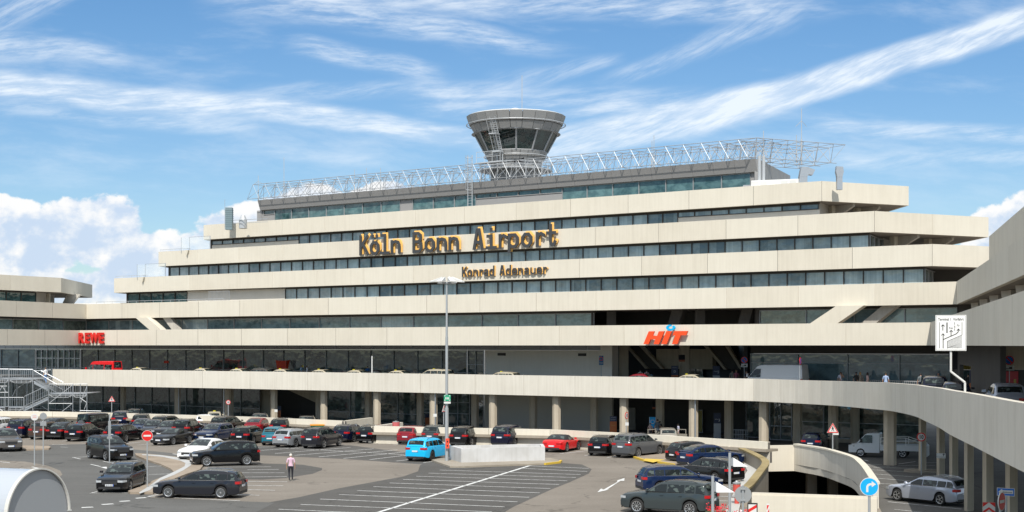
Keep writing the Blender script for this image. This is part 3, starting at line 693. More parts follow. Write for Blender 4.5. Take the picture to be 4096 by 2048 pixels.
# ================= departures hall behind the road =================
DH=empty('terminal_hall',PL(2100,121.5,0),0,'two level glazed terminal hall behind and below the elevated road','terminal hall')
cw=121.5; z0=4.24; z1=7.85; EPS=Vector((.001,.001,0))
row(DH,cw,-60,142,3.4,z0,z1,GB,frame=FRL,transom=[5.1])
for k,(a,b) in enumerate(((146,233),(236,322))): window(DH,PL(a,cw),PL(b,cw),z0,z1,GT,mat('white_door_frame',(.8,.8,.8),.5),div=4,fw=.16,transom=[6.6,5.2],name='entrance_door')
row(DH,cw,326,1868,3.35,z0,z1,GL,frame=FRL,transom=[4.95])
window(DH,PL(1872,cw),PL(1936,cw),z0,z1,GL,FRL,div=2,transom=[6.3,5.0],name='entrance_door')
mb=MB(); A,B=PL(-10,cw-.05),PL(2412,cw-.05); n=int((B-A).length/1.9)
for k in range(n):
    a=A.lerp(B,k/n+.0004); b=A.lerp(B,(k+1)/n-.0004); wallseg(mb,a,b,z1+.02,8.36,.12)
mb.build('ceiling_fascia',RAIL,DH)
mb=MB(); wallseg(mb,PL(1940,cw-.4),PL(2406,cw-.4),z0,z1+.0,.3); mb.build('wall_panel',WALLG,DH)
for px in(2005,2327):
    a,b=PL(px-15,cw-.47),PL(px+17,cw-.47); mb=MB(); wallseg(mb,a,b,7.28,7.56,.05); mb.build('vent_grille',DARK2,DH)
mb=MB(); wallseg(mb,PL(2402,cw-1.4),PL(2448,cw-1.4),z0,8.37,1.2); mb.build('pier',WALLG,DH)
row(DH,cw,3002,3816,5.1,z0,7.6,GB,frame=FRL,transom=[5.0,6.75]);
mb=MB(); wallseg(mb,PL(3002,cw),PL(3816,cw),7.62,8.37,.1); mb.build('window_head',DARK2,DH)
# dark recess with stair undersides
mb=MB(); wallseg(mb,PL(2440,cw+7),PL(3010,cw+7),3.6,8.4,.3); wallseg(mb,PL(2990,cw),PL(2965,cw+7),3.6,8.4,.3); mb.build('recess_wall',mat('near_black_recess',(.018,.02,.027),.5),DH)  # the recess's darkness is put into a near-black wall colour
for (pa,pb,za_,zb_,c) in((2625,2755,6.0,8.0,cw+4.5),(2760,2850,6.0,8.0,cw+4.5)):
    mb=MB(); wallseg(mb,PL(pa,c),PL(pb,c),za_,zb_,.8); mb.build('stair_soffit',COND,DH)
for pa,pb in((2500,2560),(2556,2622),(2815,2875),(2900,2940)):
    c=cw+3.8; a0,a1=PL(pa,c,8.3),PL(pa+14,c,8.3); b0,b1=PL(pb+20,c,6.0),PL(pb+32,c,6.0); n=Vector((NX,NY,0))*.4; mb=MB()
    P=[b0,b1,a1,a0]; mb.add(P+[p+n for p in P],[(0,1,2,3),(7,6,5,4),(0,4,5,1),(1,5,6,2),(2,6,7,3),(3,7,4,0)]); mb.build('stair_stringer',COND,DH)
    if pa in(2500,2815):
        P=[b0+Vector((0,0,.02)),PL(pb+85,c+.3,6.02),PL(pa+80,c+.3,8.3),a0]; mb=MB(); mb.add([p+n*.6 for p in P]+[p+n*1.2 for p in P],[(0,1,2,3),(7,6,5,4),(0,4,5,1),(1,5,6,2),(2,6,7,3),(3,7,4,0)]); mb.build('stair_flight',DARK2,DH)
for px in(2495,2738): 
    mb=MB(); q=PL(px,cw+1.0); mb.box((q.x-.45,q.y-.3,3.6),(q.x+.45,q.y+.3,8.36)); mb.build('column',COND,DH)
window(DH,PL(2752,cw+6.5),PL(2812,cw+6.5),z0,6.3,GL,FRL,div=2,name='entrance_door')
# entrance block at the right
q0=W(3822,92); 
A=Vector((PL(3816,cw).x,PL(3816,cw).y)); 
pw=[tuple(A),tuple(A+wd_*12),tuple(A+wd_*24),tuple(A+wd_*46)]
mb=MB(); 
for a_,b_ in((pw[0],pw[1]),(pw[2],pw[3])): wallseg(mb,b_,a_,4.2,8.37,.3)
wallseg(mb,pw[2],pw[1],6.9,8.37,.3); mb.build('side_wall',DARK2,DH)
yel=mat('yellow_board',(.42,.33,.08),.5)
P0=PL(3860,cw-.8); P1=PL(3925,cw-.8)
mb=MB(); wallseg(mb,PL(3843,cw-9),PL(3925,cw-9),6.45,8.3,.15); mb.build('airline_board',yel,DH)
mb=MB(); wallseg(mb,PL(3795,cw-9.1),PL(3842,cw-9.1),6.45,8.0,.15); mb.build('flight_board',DARK,DH)
row(DH,cw-8.8,3843,3925,3.2,z0+.5,6.43,GB,frame=FRL,transom=[5.6])
mb=MB(); wallseg(mb,PL(3926,cw-9),PL(4200,cw-9),6.5,8.37,.3); mb.build('entrance_fascia',COND,DH)
mb=MB(); wallseg(mb,PL(4012,cw-9),PL(4200,cw-9),4.4,6.49,.3); mb.build('entrance_wall',DARK2,DH)
window(DH,PL(3928,cw-8.9),PL(4010,cw-8.9),4.6,6.48,DARK,FRL,div=3,name='entrance_door',fw=.12)
mb=MB(); wallseg(mb,PL(4018,cw-9.15),PL(4072,cw-9.15),4.75,6.35,.08); mb.build('poster',mat('red_poster',(.45,.03,.04),.4),DH)
mb=MB(); wallseg(mb,PL(4055,cw-9.2),PL(4064,cw-9.2),5.1,5.75,.04); mb.build('poster_bottle',yel,DH)
# ground level glazing
z0=-.4; z1=3.45
row(DH,cw,-60,1040,3.3,z0,z1,GL,frame=FRL,transom=[.75,3.1]); row(DH,cw,1310,1690,3.6,z0,z1,GL,frame=FRL,transom=[.75])
row(DH,cw,1690,1880,3.2,z0,z1,GL,frame=FRL,transom=[2.2,1.0],name='entrance_door',div=2); row(DH,cw,1880,1935,2.2,z0,z1,GL,frame=FRL)
mb=MB(); wallseg(mb,PL(1937,cw),PL(2372,cw),z0,z1+.1,.3); mb.build('plaster_wall',mat('warm_plaster',(.56,.52,.45),.9),DH)  # one even warm plaster colour
mb=MB(); wallseg(mb,PL(2372,cw+1),PL(2448,cw+1),z0,z1+.1,.3); mb.build('plaster_wall',MC['warm_plaster'],DH)
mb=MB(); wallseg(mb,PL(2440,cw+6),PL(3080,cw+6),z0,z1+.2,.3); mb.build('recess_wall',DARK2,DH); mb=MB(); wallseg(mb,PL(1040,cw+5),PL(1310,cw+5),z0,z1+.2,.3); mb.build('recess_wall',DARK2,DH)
mb=MB(); wallseg(mb,PL(1002,cw+.5),PL(1080,cw+.5),z0,z1+.1,.3); mb.build('plaster_wall',COND,DH)
mb=MB(); a,b,c_,d=PL(1090,cw-.1,3.5),PL(1270,cw-.1,3.5),PL(1270,cw-.1,1.6),PL(1150,cw-.1,3.1); mb.poly([a,d,c_,b]); mb.build('stair_soffit',COND,DH)
row(DH,cw+2.0,2985,3080,2.2,z0,z1,GL,frame=FRL); row(DH,cw,3080,3168,1.4,z0,z1,GL,frame=FRL,transom=[.9])
row(DH,cw,3168,3700,3.3,z0+.35,z1,GL,frame=FRL,transom=[1.4]); mb=MB(); wallseg(mb,PL(3168,cw-.02),PL(3700,cw-.02),z0,z0+.34,.2); mb.build('plinth',COND,DH)
for a,b,z_ in((2548,2574,2.35),(2710,2740,2.25)):
    pass
mb=MB(); wallseg(mb,PL(2513,cw+5.8),PL(2540,cw+5.8),z0,1.9,.1); mb.build('service_door',CONG,DH)
window(DH,PL(2790,cw+5.6),PL(2812,cw+5.6),z0,1.9,yel,FRL,name='lit_door')  # the door's lit look is painted as a plain yellow pane
# ================= ground =================
GA=asphalt('asphalt_road',(.11,.106,.098),(.165,.158,.147)); GBR=asphalt('asphalt_aged',(.175,.153,.128),(.255,.226,.192)); GDK=asphalt('asphalt_patch',(.080,.076,.070),(.122,.116,.108))
PITo=[W(px,Y) for px,Y in((2915,103.8),(3034,104.4),(3176,105),(3282,101),(3344,97.2),(3407,92.7),(3434,88.6),(3457,83.9),(3492,75.6),(3500,69.1),(3007,71.1))]
PITl=[W(px,Y) for px,Y in((2992,73.6),(3015,76.1),(3054,83.9),(3073,88.6),(3066,92.3),(3023,97.4),(2976,102))]
hole=[(p.x,p.y) for p in PITo]+[(p.x,p.y) for p in PITl]
def sheet(name,outer,holes,z,m,kind='structure'):
    loops=[outer]+holes; T=tessellate_polygon([[Vector((x,y,0)) for x,y in l] for l in loops]); vs=[(x,y,z) for l in loops for x,y in l]; mb=MB()
    fs=[]
    for t_ in T:
        q=[vs[i] for i in t_]; ar=(q[1][0]-q[0][0])*(q[2][1]-q[0][1])-(q[2][0]-q[0][0])*(q[1][1]-q[0][1]); fs.append(t_ if ar>0 else t_[::-1])
    mb.add(vs,fs); return tag(mb.build(name,m),kind=kind)
sheet('ground',[(-2500,-2500),(2500,-2500),(2500,2500),(-2500,2500)],[hole],-.4,GA)
# retaining wall lines (photo x, depth)
WL=[(-60,149),(210,147.5),(443,145),(700,141),(1000,136.8),(1378,129.5)]
WR=[(1485,121.3),(2200,116.3),(2500,111.5),(3071,101.3)]
wl=[xy(W(a,b)) for a,b in WL]; wr=[xy(W(a,b)) for a,b in WR]
lot=[(-60,-60),(11.5,-60),(11.8,69),(12.0,71.2)]+hole[11:]+[hole[0]]+[wr[3],wr[2],wr[1],wr[0],wl[5]]+wl[4::-1]+[(-70,150)]
def drop_near(pts):
    o=[]
    for p in pts:
        if not o or math.dist(o[-1],p)>.05: o.append(p)
    return o
lot=drop_near(lot)
mb=MB(); mb.prism(lot,-.395,0); tag(mb.build('car_park_surface',GBR),kind='structure')
GRD=asphalt('asphalt_lane',(.100,.098,.092),(.148,.144,.136))
def patch(pts,m,z=.006,name='asphalt_patch'):
    g=[xy(G(a,b,z)) for a,b in pts]; return sheet(name,g,[],z,m)
patch([(1680,1861),(1672,1885),(1612,1906),(1356,1953),(1194,1989),(1000,2022),(880,2090),(1950,2090),(2052,2028),(2200,1960),(2278,1929),(2355,1894),(2367,1877),(2328,1858),(2200,1848),(1900,1846),(1715,1846)],GDK,.004)
patch([(900,1786),(1400,1781),(1640,1812),(1712,1846),(1690,1857),(1617,1852),(1373,1835.5),(1100,1823),(880,1815)],GDK,.006)
patch([(985,1852),(1100,1855),(1211,1859),(1288,1872),(1288,1880),(1250,1895),(1143,1912),(1050,1918),(830,1915),(830,1860)],GDK,.006)
patch([(-400,1797),(340,1776),(560,1800),(690,1812),(740,1830),(690,1900),(600,1990),(960,2005),(1100,2010),(880,2120),(-400,2120)],GRD,.005)
patch([(-100,1836),(100,1846),(190,1862),(240,1882),(250,1898),(232,1914),(100,1925),(-100,1925)],GBR,.010)
# painted lines
WL_=mat('road_marking',(.66,.66,.64),.8); _n,_p=setup(WL_); _oc,_=objco(_n)
_n.links.new(MIX(_n,NOI(_n,_oc,3,4,.7).ss(.46,.66)*.7,(.66,.66,.64),(.25,.24,.23)),_p.inputs['Base Color'])
mk=MB()
def line(a,b,w=.12,z=.012,mbx=None):
    A,B=G(*a,z),G(*b,z); d=(B-A).normalized(); n=Vector((-d.y,d.x,0))*w/2; (mbx or mk).poly([A-n,B-n,B+n,A+n])
for l in [((2114,1863),(2355,1873.5)),((2084,1872.7),(2349,1886)),((1759,1880),(2322,1898)),((1713.6,1892.3),(2304,1910)),((1665.8,1904.7),(2269,1923)),((1612,1917.5),(2236,1937.6)),((1558,1931.6),(2201,1954)),((1493,1946.4),(2159,1971)),((1428,1962),(2116,1989)),((1357,1978),(2070,2007)),((1281,1996),(2019,2027)),((1202,2017.6),(1967,2047)),((1114,2036.6),(1900,2072)),((1020,2060),(1800,2096)),
 ((816,1868.7),(1084.5,1867)),((990,1878.5),(1115,1877.4)),((952,1891),(1138,1891)),((978,1908),(1148,1906)),((984,1925),(1149,1927)),((988.5,1941),(1132.5,1943)),((988,1958),(1100,1961)),((937,1977.5),(1037.6,1981)),((591,1986),(959.5,2003)),((591,1986),(634,1977.5)),
 ((1100,1789.4),(1617,1818.5)),((1100,1814),(1403,1789.4)),((1177,1821.4),(1495,1795)),((1275,1827.4),(1590,1799)),((1373,1833.4),(1617.5,1807.8)),((1478,1838.5),(1640,1819)),((1693.5,1850.5),(1779,1839.8)),((1585,1844),(1640,1838)),((1025,1803),(1260,1785)),
 ((1493,1774.5),(1600,1765)),((1572,1780),(1640,1772)),((1911,1787),(1958,1781)),((2239,1815),(2363,1801)),((2338,1822),(2430,1812)),((2428,1830),(2480,1824)),
 ((316,1768),(380,1763)),((241,1765),(300,1759)),((173,1761.5),(230,1756)),((100,1757),(150,1752)),((550,1780),(640,1774.5)),((630,1786),(809,1773.5)),((440,1779),(560,1769)),((1025,1789),(1100,1787)),
 ((290,1830),(386,1824)),((290,1829),(322,1836)),((412,1845),(460,1853)),((455,1847),(551,1841)),((361,1972),(514,1971)),((361,1973),(388,1966)),((593,1865.6),(653,1863.5)),((596,1897.7),(687,1895)),((0,1847),(40,1851)),((79,1874),(140,1871)),((128,1867),(166,1875)),((209,1778),(268,1779)),((243,1788),(270,1789)),((0,1811),(38,1810)),((363,1857),(402,1866)),((690,1815),(740,1822)),((720,1810),(860,1797)),
 ((2900,1881),(2960,1879)),((2895,1946),(2985,1947)),((2880,1985),(2930,1986)),((2875,2003),(2915,2004)),((2920,1938),(2990,1938)),((2680,1871),(2712,1870))]: line(*l)
line((2120,1862),(1480,2059),.22)
for a,b in(((326,2030),(373,2028)),((407,2018),(454,2015)),((478,2005.5),(520,2003)),((543,1993),(585,1990)),((190,2044),(286,2040))): line(a,b,.32,.013)
mk.build('parking_lines',WL_); tag(bpy.data.objects['parking_lines'],kind='structure')
mk=MB()
def gp(pts,z=.014): mk.poly([G(a,b,z) for a,b in pts][::-1])
gp([(2390,1968.5),(2404,1954),(2415,1958),(2467,1929),(2470,1921),(2498,1912),(2497,1923),(2482,1923),(2428,1958),(2438,1957),(2420,1962)])
gp([(399,1868),(427,1867),(427,1875)])
tag(mk.build('road_arrows',WL_),kind='structure')
mk=MB()
for a,b in [((3441,1856.5),(3527,1858)),((3447,1864),(3558,1865)),((3494,1869.6),(3659,1873.5)),((3457,1876.6),(3651,1889)),((3476,1894),(3694,1910)),((3496,1911.5),(3659,1925)),((3511,1933),(3581,1937.6)),((3552,2006.7),(3845,2036)),((3577,2037),(3700,2050)),((3408,1825.5),(3458,1822)),((3593,1856),(3662,1846)),((3590,1862),(3740,1862)),((3700,1875),(3760,1877)),((3700,1850),(3760,1850))]:
    A,B=G(*a,-.39),G(*b,-.39); d=(B-A).normalized(); n=Vector((-d.y,d.x,0))*.06; mk.poly([A-n,B-n,B+n,A+n])
mk.poly([G(a,b,-.388) for a,b in((3432,1839),(3448,1845),(3438,1839))][::-1]); mk.poly([G(a,b,-.388) for a,b in((3450,1839),(3477,1846),(3468,1840))][::-1])
tag(mk.build('parking_lines',WL_),kind='structure')
# kerbed islands
def island(name,pts,h=.13,m=CONL,label=None,strip=None,parent=None):
    g=[xy(G(a,b)) for a,b in pts]; mb=MB(); mb.prism(g,.0,h); o=tag(mb.build(name,m),kind='structure')
    return o
PAV=concrete('paved_island',(.33,.27,.21),.2,.6)
island('median_kerb',[(540,1819),(598,1822),(700,1833),(770,1845),(812,1868),(800,1885),(740,1905),(690,1925),(640,1945),(612,1978),(520,1977),(512,1972),(560,1955),(600,1935),(650,1915),(690,1900),(695,1893),(680,1880),(640,1862),(590,1846),(545,1828)],.13,PAV)
patch([(568,1817),(640,1820),(720,1831),(762,1843),(765,1860),(735,1880),(695,1900),(640,1922),(600,1960),(560,1974),(556,1970),(590,1948),(640,1912),(700,1885),(738,1865),(742,1852),(720,1842),(650,1827),(568,1820)],mat('pale_paving',(.42,.42,.41),.8),.137,'paving_strip')
island('traffic_island',[(85,1788),(195,1789),(203,1794),(195,1800),(110,1803),(60,1802)],.13,PAV)
island('central_kerb',[(1722,1844),(1738,1839),(1795,1836),(2200,1838),(2245,1848),(2240,1853),(2180,1860),(1860,1871),(1800,1871),(1760,1858)],.12,CONL)
YEL=mat('yellow_kerb_paint',(.62,.42,.05),.7)
island('corner_kerb',[(2536,1832),(2550,1822),(2700,1806),(2830,1812),(2840,1860),(2692,1862),(2620,1850),(2575,1844)],.13,PAV)
mb=MB()
for P in([(2534,1833),(2575,1845.5),(2612,1850)],[(2630,1852.5),(2694,1863)],[(2182,1860.5),(2241,1853.5),(2247,1848)]):
    for a,b in zip(P,P[1:]):
        A,B=G(*a),G(*b); d=(B-A).normalized(); n=Vector((d.y,-d.x,0)); 
        mb.hexa([A+n*.03,B+n*.03,B-n*.13,A-n*.13],[v+Vector((0,0,.145)) for v in(A+n*.03,B+n*.03,B-n*.13,A-n*.13)])
g=[G(a,b,.134) for a,b in((2575,1842),(2612,1849.5),(2660,1838),(2580,1834))]; mb.poly(g[::-1])
tag(mb.build('yellow_kerb',YEL),kind='structure')
g=[xy(G(a,b)) for a,b in((2975,1850),(3010,1852),(3042,1868),(3046,1882),(3005,1925),(2985,1950),(2940,2100),(2880,2100),(2930,1990),(2960,1935),(2990,1890),(2975,1862))]
mb=MB(); mb.prism(g,0,.13); tag(mb.build('curved_pavement',mat('pavement_slabs',(.45,.44,.41),.85)),kind='structure')
g=[xy(W(px,Y)) for px,Y in((3452,86.5),(3470,88),(3505,79),(3545,70),(3600,64),(3700,58),(3560,50),(3480,60),(3506,68),(3500,75))]
mb=MB(); mb.prism(g,-.4,-.28); tag(mb.build('ramp_pavement',CONL),kind='structure')
# retaining walls
RT=empty('retaining_wall',(wr[1][0],wr[1][1],0),0,'cream stepped retaining wall behind the parked cars, right stretch ending at the ramp corner','wall')
RT2=empty('retaining_wall',(wl[3][0],wl[3][1],0),0,'cream retaining wall behind the parked cars, left stretch ending at the open gap','wall')
for P,T_ in((wr,RT),(wl,RT2)):
    mb=MB(); band(mb,P,.98,1.49,.28,6.2); mb.build('parapet',[CON,GAP,CON2,CON3],T_)
    mb=MB(); slab(mb,offset(P,-.25),offset(P,1.2),.78,.97); mb.build('ledge',CONL,T_)
    mb=MB(); band(mb,offset(P,.22),-.02,.775,.3,6.2); mb.build('lower_wall',[CON,GAP,CON2,CON3],T_)
e=Vector(wl[5]); 
mb=MB(); P=[tuple(e),(e.x+2.0,e.y+6)]; band(mb,P,0,1.49,.28,0); mb.build('end_wall',[CON,GAP,CON2,CON3],RT2)
a=Vector(wr[0]); mb=MB(); P=[(a.x+2.0,a.y+6),tuple(a)]; band(mb,P,0,1.49,.28,0); mb.build('end_wall',[CON,GAP,CON2,CON3],RT)
# platform step at the right corner
mb=MB(); mb.box((W(2818,99).x,98.5,0),(W(2880,99).x,101,.95)); mb.build('buttress',CON,RT)
# curved ramp walls round the pit
def pwall(name,label,P,z0,z1,th,m,cap=None,cat='wall'):
    o=empty(name,(P[0][0],P[0][1],0),0,label,cat); mb=MB(); i1=offset(P,th)
    for k in range(len(P)-1): mb.hexa([(*P[k],z0),(*P[k+1],z0),(*i1[k+1],z0),(*i1[k],z0)],[(*P[k],z1),(*P[k+1],z1),(*i1[k+1],z1),(*i1[k],z1)])
    mb.build('wall_face',m,o,smooth=True)
    if cap:
        a_,b_=offset(P,-.06),offset(P,th+.06); mb=MB()
        for k in range(len(P)-1): mb.hexa([(*a_[k],z1+.003),(*a_[k+1],z1+.003),(*b_[k+1],z1+.003),(*b_[k],z1+.003)],[(*a_[k],z1+.12),(*a_[k+1],z1+.12),(*b_[k+1],z1+.12),(*b_[k],z1+.12)])
        mb.build('coping',cap,o,smooth=True)
    return o
def sm(P,n=4): return [xy(v) for v in crom([Vector((a,b,0)) for a,b in P],n)]
A_=[xy(p) for p in PITo]
pwall('ramp_wall','lit cream wall closing the back of the sunken ramp',[A_[0],A_[1],A_[2]],-.9,1.0,.3,CON)
pwall('ramp_wall','curved grey and cream wall sweeping round the right side of the sunken ramp',sm(A_[2:9]),-.9,1.0,.3,CONW,CON)
pwall('ramp_wall','front wall of the sunken ramp with a pale coping, at the bottom of the view',[(A_[9][0]+.1,A_[9][1]),A_[10]],-3.5,.9,-.3,CON,CON)
mb=MB(); f0,f1=A_[9],A_[10]
pl=sm([xy(p) for p in PITl][::-1]+[(11.0,66.0),(10.2,62)][:0])
pwall('ramp_wall','curved low wall with a mossy brown top beside the dark estate cars',pl[::-1],-2.6,.9,.35,CONL,MOSS)
tag(bpy.data.objects['ramp_wall'],)
mb=MB(); PF=[(x,y) for x,y in hole]; cx=sum(x for x,y in PF)/len(PF); cy=sum(y for x,y in PF)/len(PF)
big=[(cx+(x-cx)*1.9+1,cy+(y-cy)*1.6) for x,y in PF]
sheet('lower_road',big,[],-3.6,GA)
mb=MB(); n=len(big)
for i in range(n): 
    a_,b_=big[i],big[(i+1)%n]; mb.poly([(*a_,-3.6),(*b_,-3.6),(*b_,-.42),(*a_,-.42)])
tag(mb.build('lower_level_walls',DARK2),kind='structure')
for px,Y in((3245,107),(3330,107)):
    q=W(px,Y); o=empty('lower_column',(q.x,q.y,-3.6),0,'dim concrete column in the sunken level under the ramp','column','columns in the sunken level'); mb=MB(); mb.box((-.35,-.35,0),(.35,.35,3.15)); mb.build('shaft',COND,o,local=True)
# white concrete box
pb=[G(1845,1857),G(2180,1848),G(2172,1835),G(1797,1843)]
o=empty('concrete_box',G(2000,1855,.12),0,'low white painted concrete enclosure on the kerb beside the tall lamp','enclosure')
WPC=concrete('white_painted_concrete',(.58,.585,.59),.3,.5); P=[xy(v) for v in pb]; P=[P[3],P[0],P[1],P[2],P[3]]
mb=MB(); i1=offset(P[::1],.25)
for k in range(4): mb.hexa([(*P[k],.12),(*P[k+1],.12),(*i1[k+1],.12),(*i1[k],.12)],[(*P[k],1.1),(*P[k+1],1.1),(*i1[k+1],1.1),(*i1[k],1.1)])
mb.build('side_wall',WPC,o); q_=Vector((sum(p[0] for p in P[:4])/4,sum(p[1] for p in P[:4])/4)); mb=MB(); mb.prism([tuple(q_+(Vector(p)-q_)*.9) for p in P[:4]],.125,.6); mb.build('fill',CONL,o)
# ================= vehicles =================
TYRE=mat('tyre_rubber',(.018,.018,.018),.85); RIM=mat('alloy_rim',(.50,.51,.52),.3,.7); RIMD=mat('dark_rim',(.03,.03,.03),.4,.4)
CGL=mat('car_glass',(.008,.012,.013),.03,spec=.5)
_n,_p=setup(CGL); _oc,(_x,_y,_z)=objco(_n); _n.links.new(MIX(_n,NOI(_n,XYZ(_n,_x*1.6,_y*1.6,_z*2.2),1.7,2).ss(.52,.60)*.8,(.008,.012,.013),(.085,.11,.10)),_p.inputs['Base Color']); PLAS=mat('black_plastic',(.02,.02,.021),.6)  # glass colour: pale noise blotches stand in for seats and light seen through
TAIL=mat('tail_light',(.42,.012,.015),.15,spec=.8); HEAD=mat('head_light',(.55,.58,.60),.1,.3); PLATE=mat('number_plate',(.62,.64,.66),.5); PLB=mat('plate_blue',(.02,.08,.4),.5)
CHR=mat('chrome_trim',(.65,.66,.68),.18,.9); ROOFT=mat('soft_top',(.02,.02,.022),.9)
def paint(n,c,metal=.25): return mat('paint_'+n,c,.13 if max(c)<.1 else .25,metal if max(c)>.3 else 0,spec=.5)
PT=dict(black=paint('black',(.004,.004,.005)),nblue=paint('dark_blue',(.004,.006,.020)),blue=paint('navy_blue',(.004,.014,.052)),brown=paint('brown',(.055,.033,.025)),white=paint('white',(.72,.72,.72),0),
 silver=paint('silver',(.42,.44,.46),.6),grey=paint('grey',(.075,.08,.088),.5),dgrey=paint('dark_grey',(.015,.016,.021),.4),red=paint('red',(.62,.012,.015),0),dred=paint('dark_red',(.20,.012,.02),.3),
 teal=paint('teal',(.01,.12,.17),.2),cyan=paint('bright_blue',(.005,.42,.75),0),cream=paint('cream',(.42,.375,.28),0),sand=paint('champagne',(.36,.33,.28),.4),
 ggrey=paint('green_grey',(.035,.045,.048),.5),tbrown=paint('grey_brown',(.085,.078,.072),.5),lsilver=paint('light_silver',(.42,.45,.52),.5))
TP={
'estate':dict(L=4.85,W=1.85,H=1.48,wr=.335,wb=(.31,-.295),top=[(.5,.40),(.488,.50),(.44,.565),(.30,.625),(.20,.655),(-.30,.69),(-.46,.69),(-.49,.64),(-.5,.46)],
  gh=[(.225,.63),(.10,.84),(.03,.945),(-.05,.99),(-.15,1.0),(-.30,.985),(-.40,.945),(-.43,.91),(-.487,.66)],ws=3,rw=1,pil=(-.035,-.235,-.36),k=.34),
'suv':dict(L=4.65,W=1.88,H=1.67,wr=.365,wb=(.30,-.295),top=[(.5,.42),(.488,.52),(.45,.575),(.30,.625),(.21,.655),(-.30,.69),(-.46,.69),(-.485,.64),(-.5,.46)],
  gh=[(.225,.63),(.12,.82),(.05,.935),(-.03,.985),(-.15,1.0),(-.32,.98),(-.41,.945),(-.435,.91),(-.487,.66)],ws=3,rw=1,pil=(-.035,-.23,-.345),k=.30),
'hatch':dict(L=4.25,W=1.78,H=1.47,wr=.32,wb=(.31,-.30),top=[(.5,.40),(.485,.50),(.44,.57),(.32,.63),(.25,.66),(-.30,.69),(-.45,.69),(-.48,.63),(-.5,.46)],
  gh=[(.265,.63),(.14,.84),(.07,.94),(-.02,.99),(-.12,1.0),(-.28,.98),(-.37,.94),(-.40,.90),(-.475,.66)],ws=3,rw=1,pil=(-.01,-.215,-.30),k=.34),
'sedan':dict(L=4.8,W=1.83,H=1.46,wr=.335,wb=(.31,-.285),top=[(.5,.40),(.488,.50),(.44,.565),(.30,.625),(.20,.655),(-.25,.685),(-.38,.70),(-.47,.68),(-.49,.62),(-.5,.46)],
  gh=[(.22,.63),(.10,.84),(.03,.945),(-.05,.99),(-.14,1.0),(-.22,.96),(-.30,.85),(-.39,.68)],ws=3,rw=2,pil=(-.035,-.22,-.29),k=.34),
'fastback':dict(L=4.82,W=1.83,H=1.50,wr=.34,wb=(.305,-.30),top=[(.5,.40),(.488,.50),(.44,.565),(.30,.625),(.20,.655),(-.30,.70),(-.46,.70),(-.49,.64),(-.5,.46)],
  gh=[(.225,.63),(.10,.84),(.03,.945),(-.05,.99),(-.14,1.0),(-.25,.965),(-.36,.88),(-.47,.71)],ws=3,rw=2,pil=(-.035,-.22,-.32),k=.34),
'coupe':dict(L=4.45,W=1.88,H=1.30,wr=.345,wb=(.30,-.27),top=[(.5,.36),(.487,.46),(.44,.55),(.30,.64),(.18,.66),(-.25,.72),(-.38,.73),(-.46,.68),(-.49,.6),(-.5,.44)],
  gh=[(.18,.64),(.06,.85),(0,.95),(-.06,.99),(-.12,1.0),(-.19,.95),(-.25,.85),(-.31,.73)],ws=3,rw=2,pil=(-.13,),k=.36,soft=1),
'gclass':dict(L=4.5,W=1.80,H=1.93,wr=.38,wb=(.30,-.30),top=[(.5,.46),(.498,.56),(.49,.60),(.20,.62),(.19,.62),(-.48,.62),(-.49,.62),(-.498,.58),(-.5,.42)],
  gh=[(.195,.60),(.165,.80),(.14,.95),(.12,.98),(0,1.0),(-.35,1.0),(-.47,.985),(-.485,.95),(-.495,.61)],ws=3,rw=1,pil=(-.03,-.22,-.26),k=.10),
'mpv':dict(L=4.5,W=1.83,H=1.66,wr=.33,wb=(.32,-.29),top=[(.5,.38),(.485,.48),(.44,.55),(.36,.60),(.30,.63),(-.30,.66),(-.46,.66),(-.485,.6),(-.5,.42)],
  gh=[(.31,.60),(.18,.83),(.10,.94),(.02,.985),(-.15,1.0),(-.34,.985),(-.43,.95),(-.45,.91),(-.488,.63)],ws=3,rw=1,pil=(-.01,-.21,-.335),k=.25),
'van':dict(L=5.5,W=1.98,H=2.32,wr=.35,wb=(.33,-.27),top=[(.5,.28),(.492,.38),(.47,.43),(.41,.48),(.38,.51),(-.30,.53),(-.47,.53),(-.49,.5),(-.5,.3)],
  gh=[(.40,.48),(.31,.72),(.26,.86),(.22,.95),(.12,.99),(-.35,1.0),(-.47,.985),(-.485,.96),(-.498,.50)],ws=3,rw=1,pil=(.165,),k=.12,panelvan=1),
'minibus':dict(L=5.4,W=1.95,H=2.2,wr=.34,wb=(.33,-.27),top=[(.5,.28),(.492,.38),(.47,.43),(.41,.48),(.38,.51),(-.30,.53),(-.47,.53),(-.49,.5),(-.5,.3)],
  gh=[(.40,.48),(.31,.72),(.26,.86),(.22,.95),(.12,.99),(-.35,1.0),(-.47,.985),(-.485,.96),(-.498,.50)],ws=3,rw=1,pil=(.165,-.21,-.235),k=.12),
}
def interp(P,x):
    for (a,za),(b,zb) in zip(P,P[1:]):
        lo,hi=min(a,b),max(a,b)
        if lo<=x<=hi: return za if a==b else za+(zb-za)*(x-a)/(b-a)
    return P[0][1] if x>P[0][0] else P[-1][1]
def wfr(u): # plan taper, u in -.5...5
    t=abs(u)*2; return 1 if t<.66 else 1-.20*((t-.66)/.34)**2.3
CARM={}
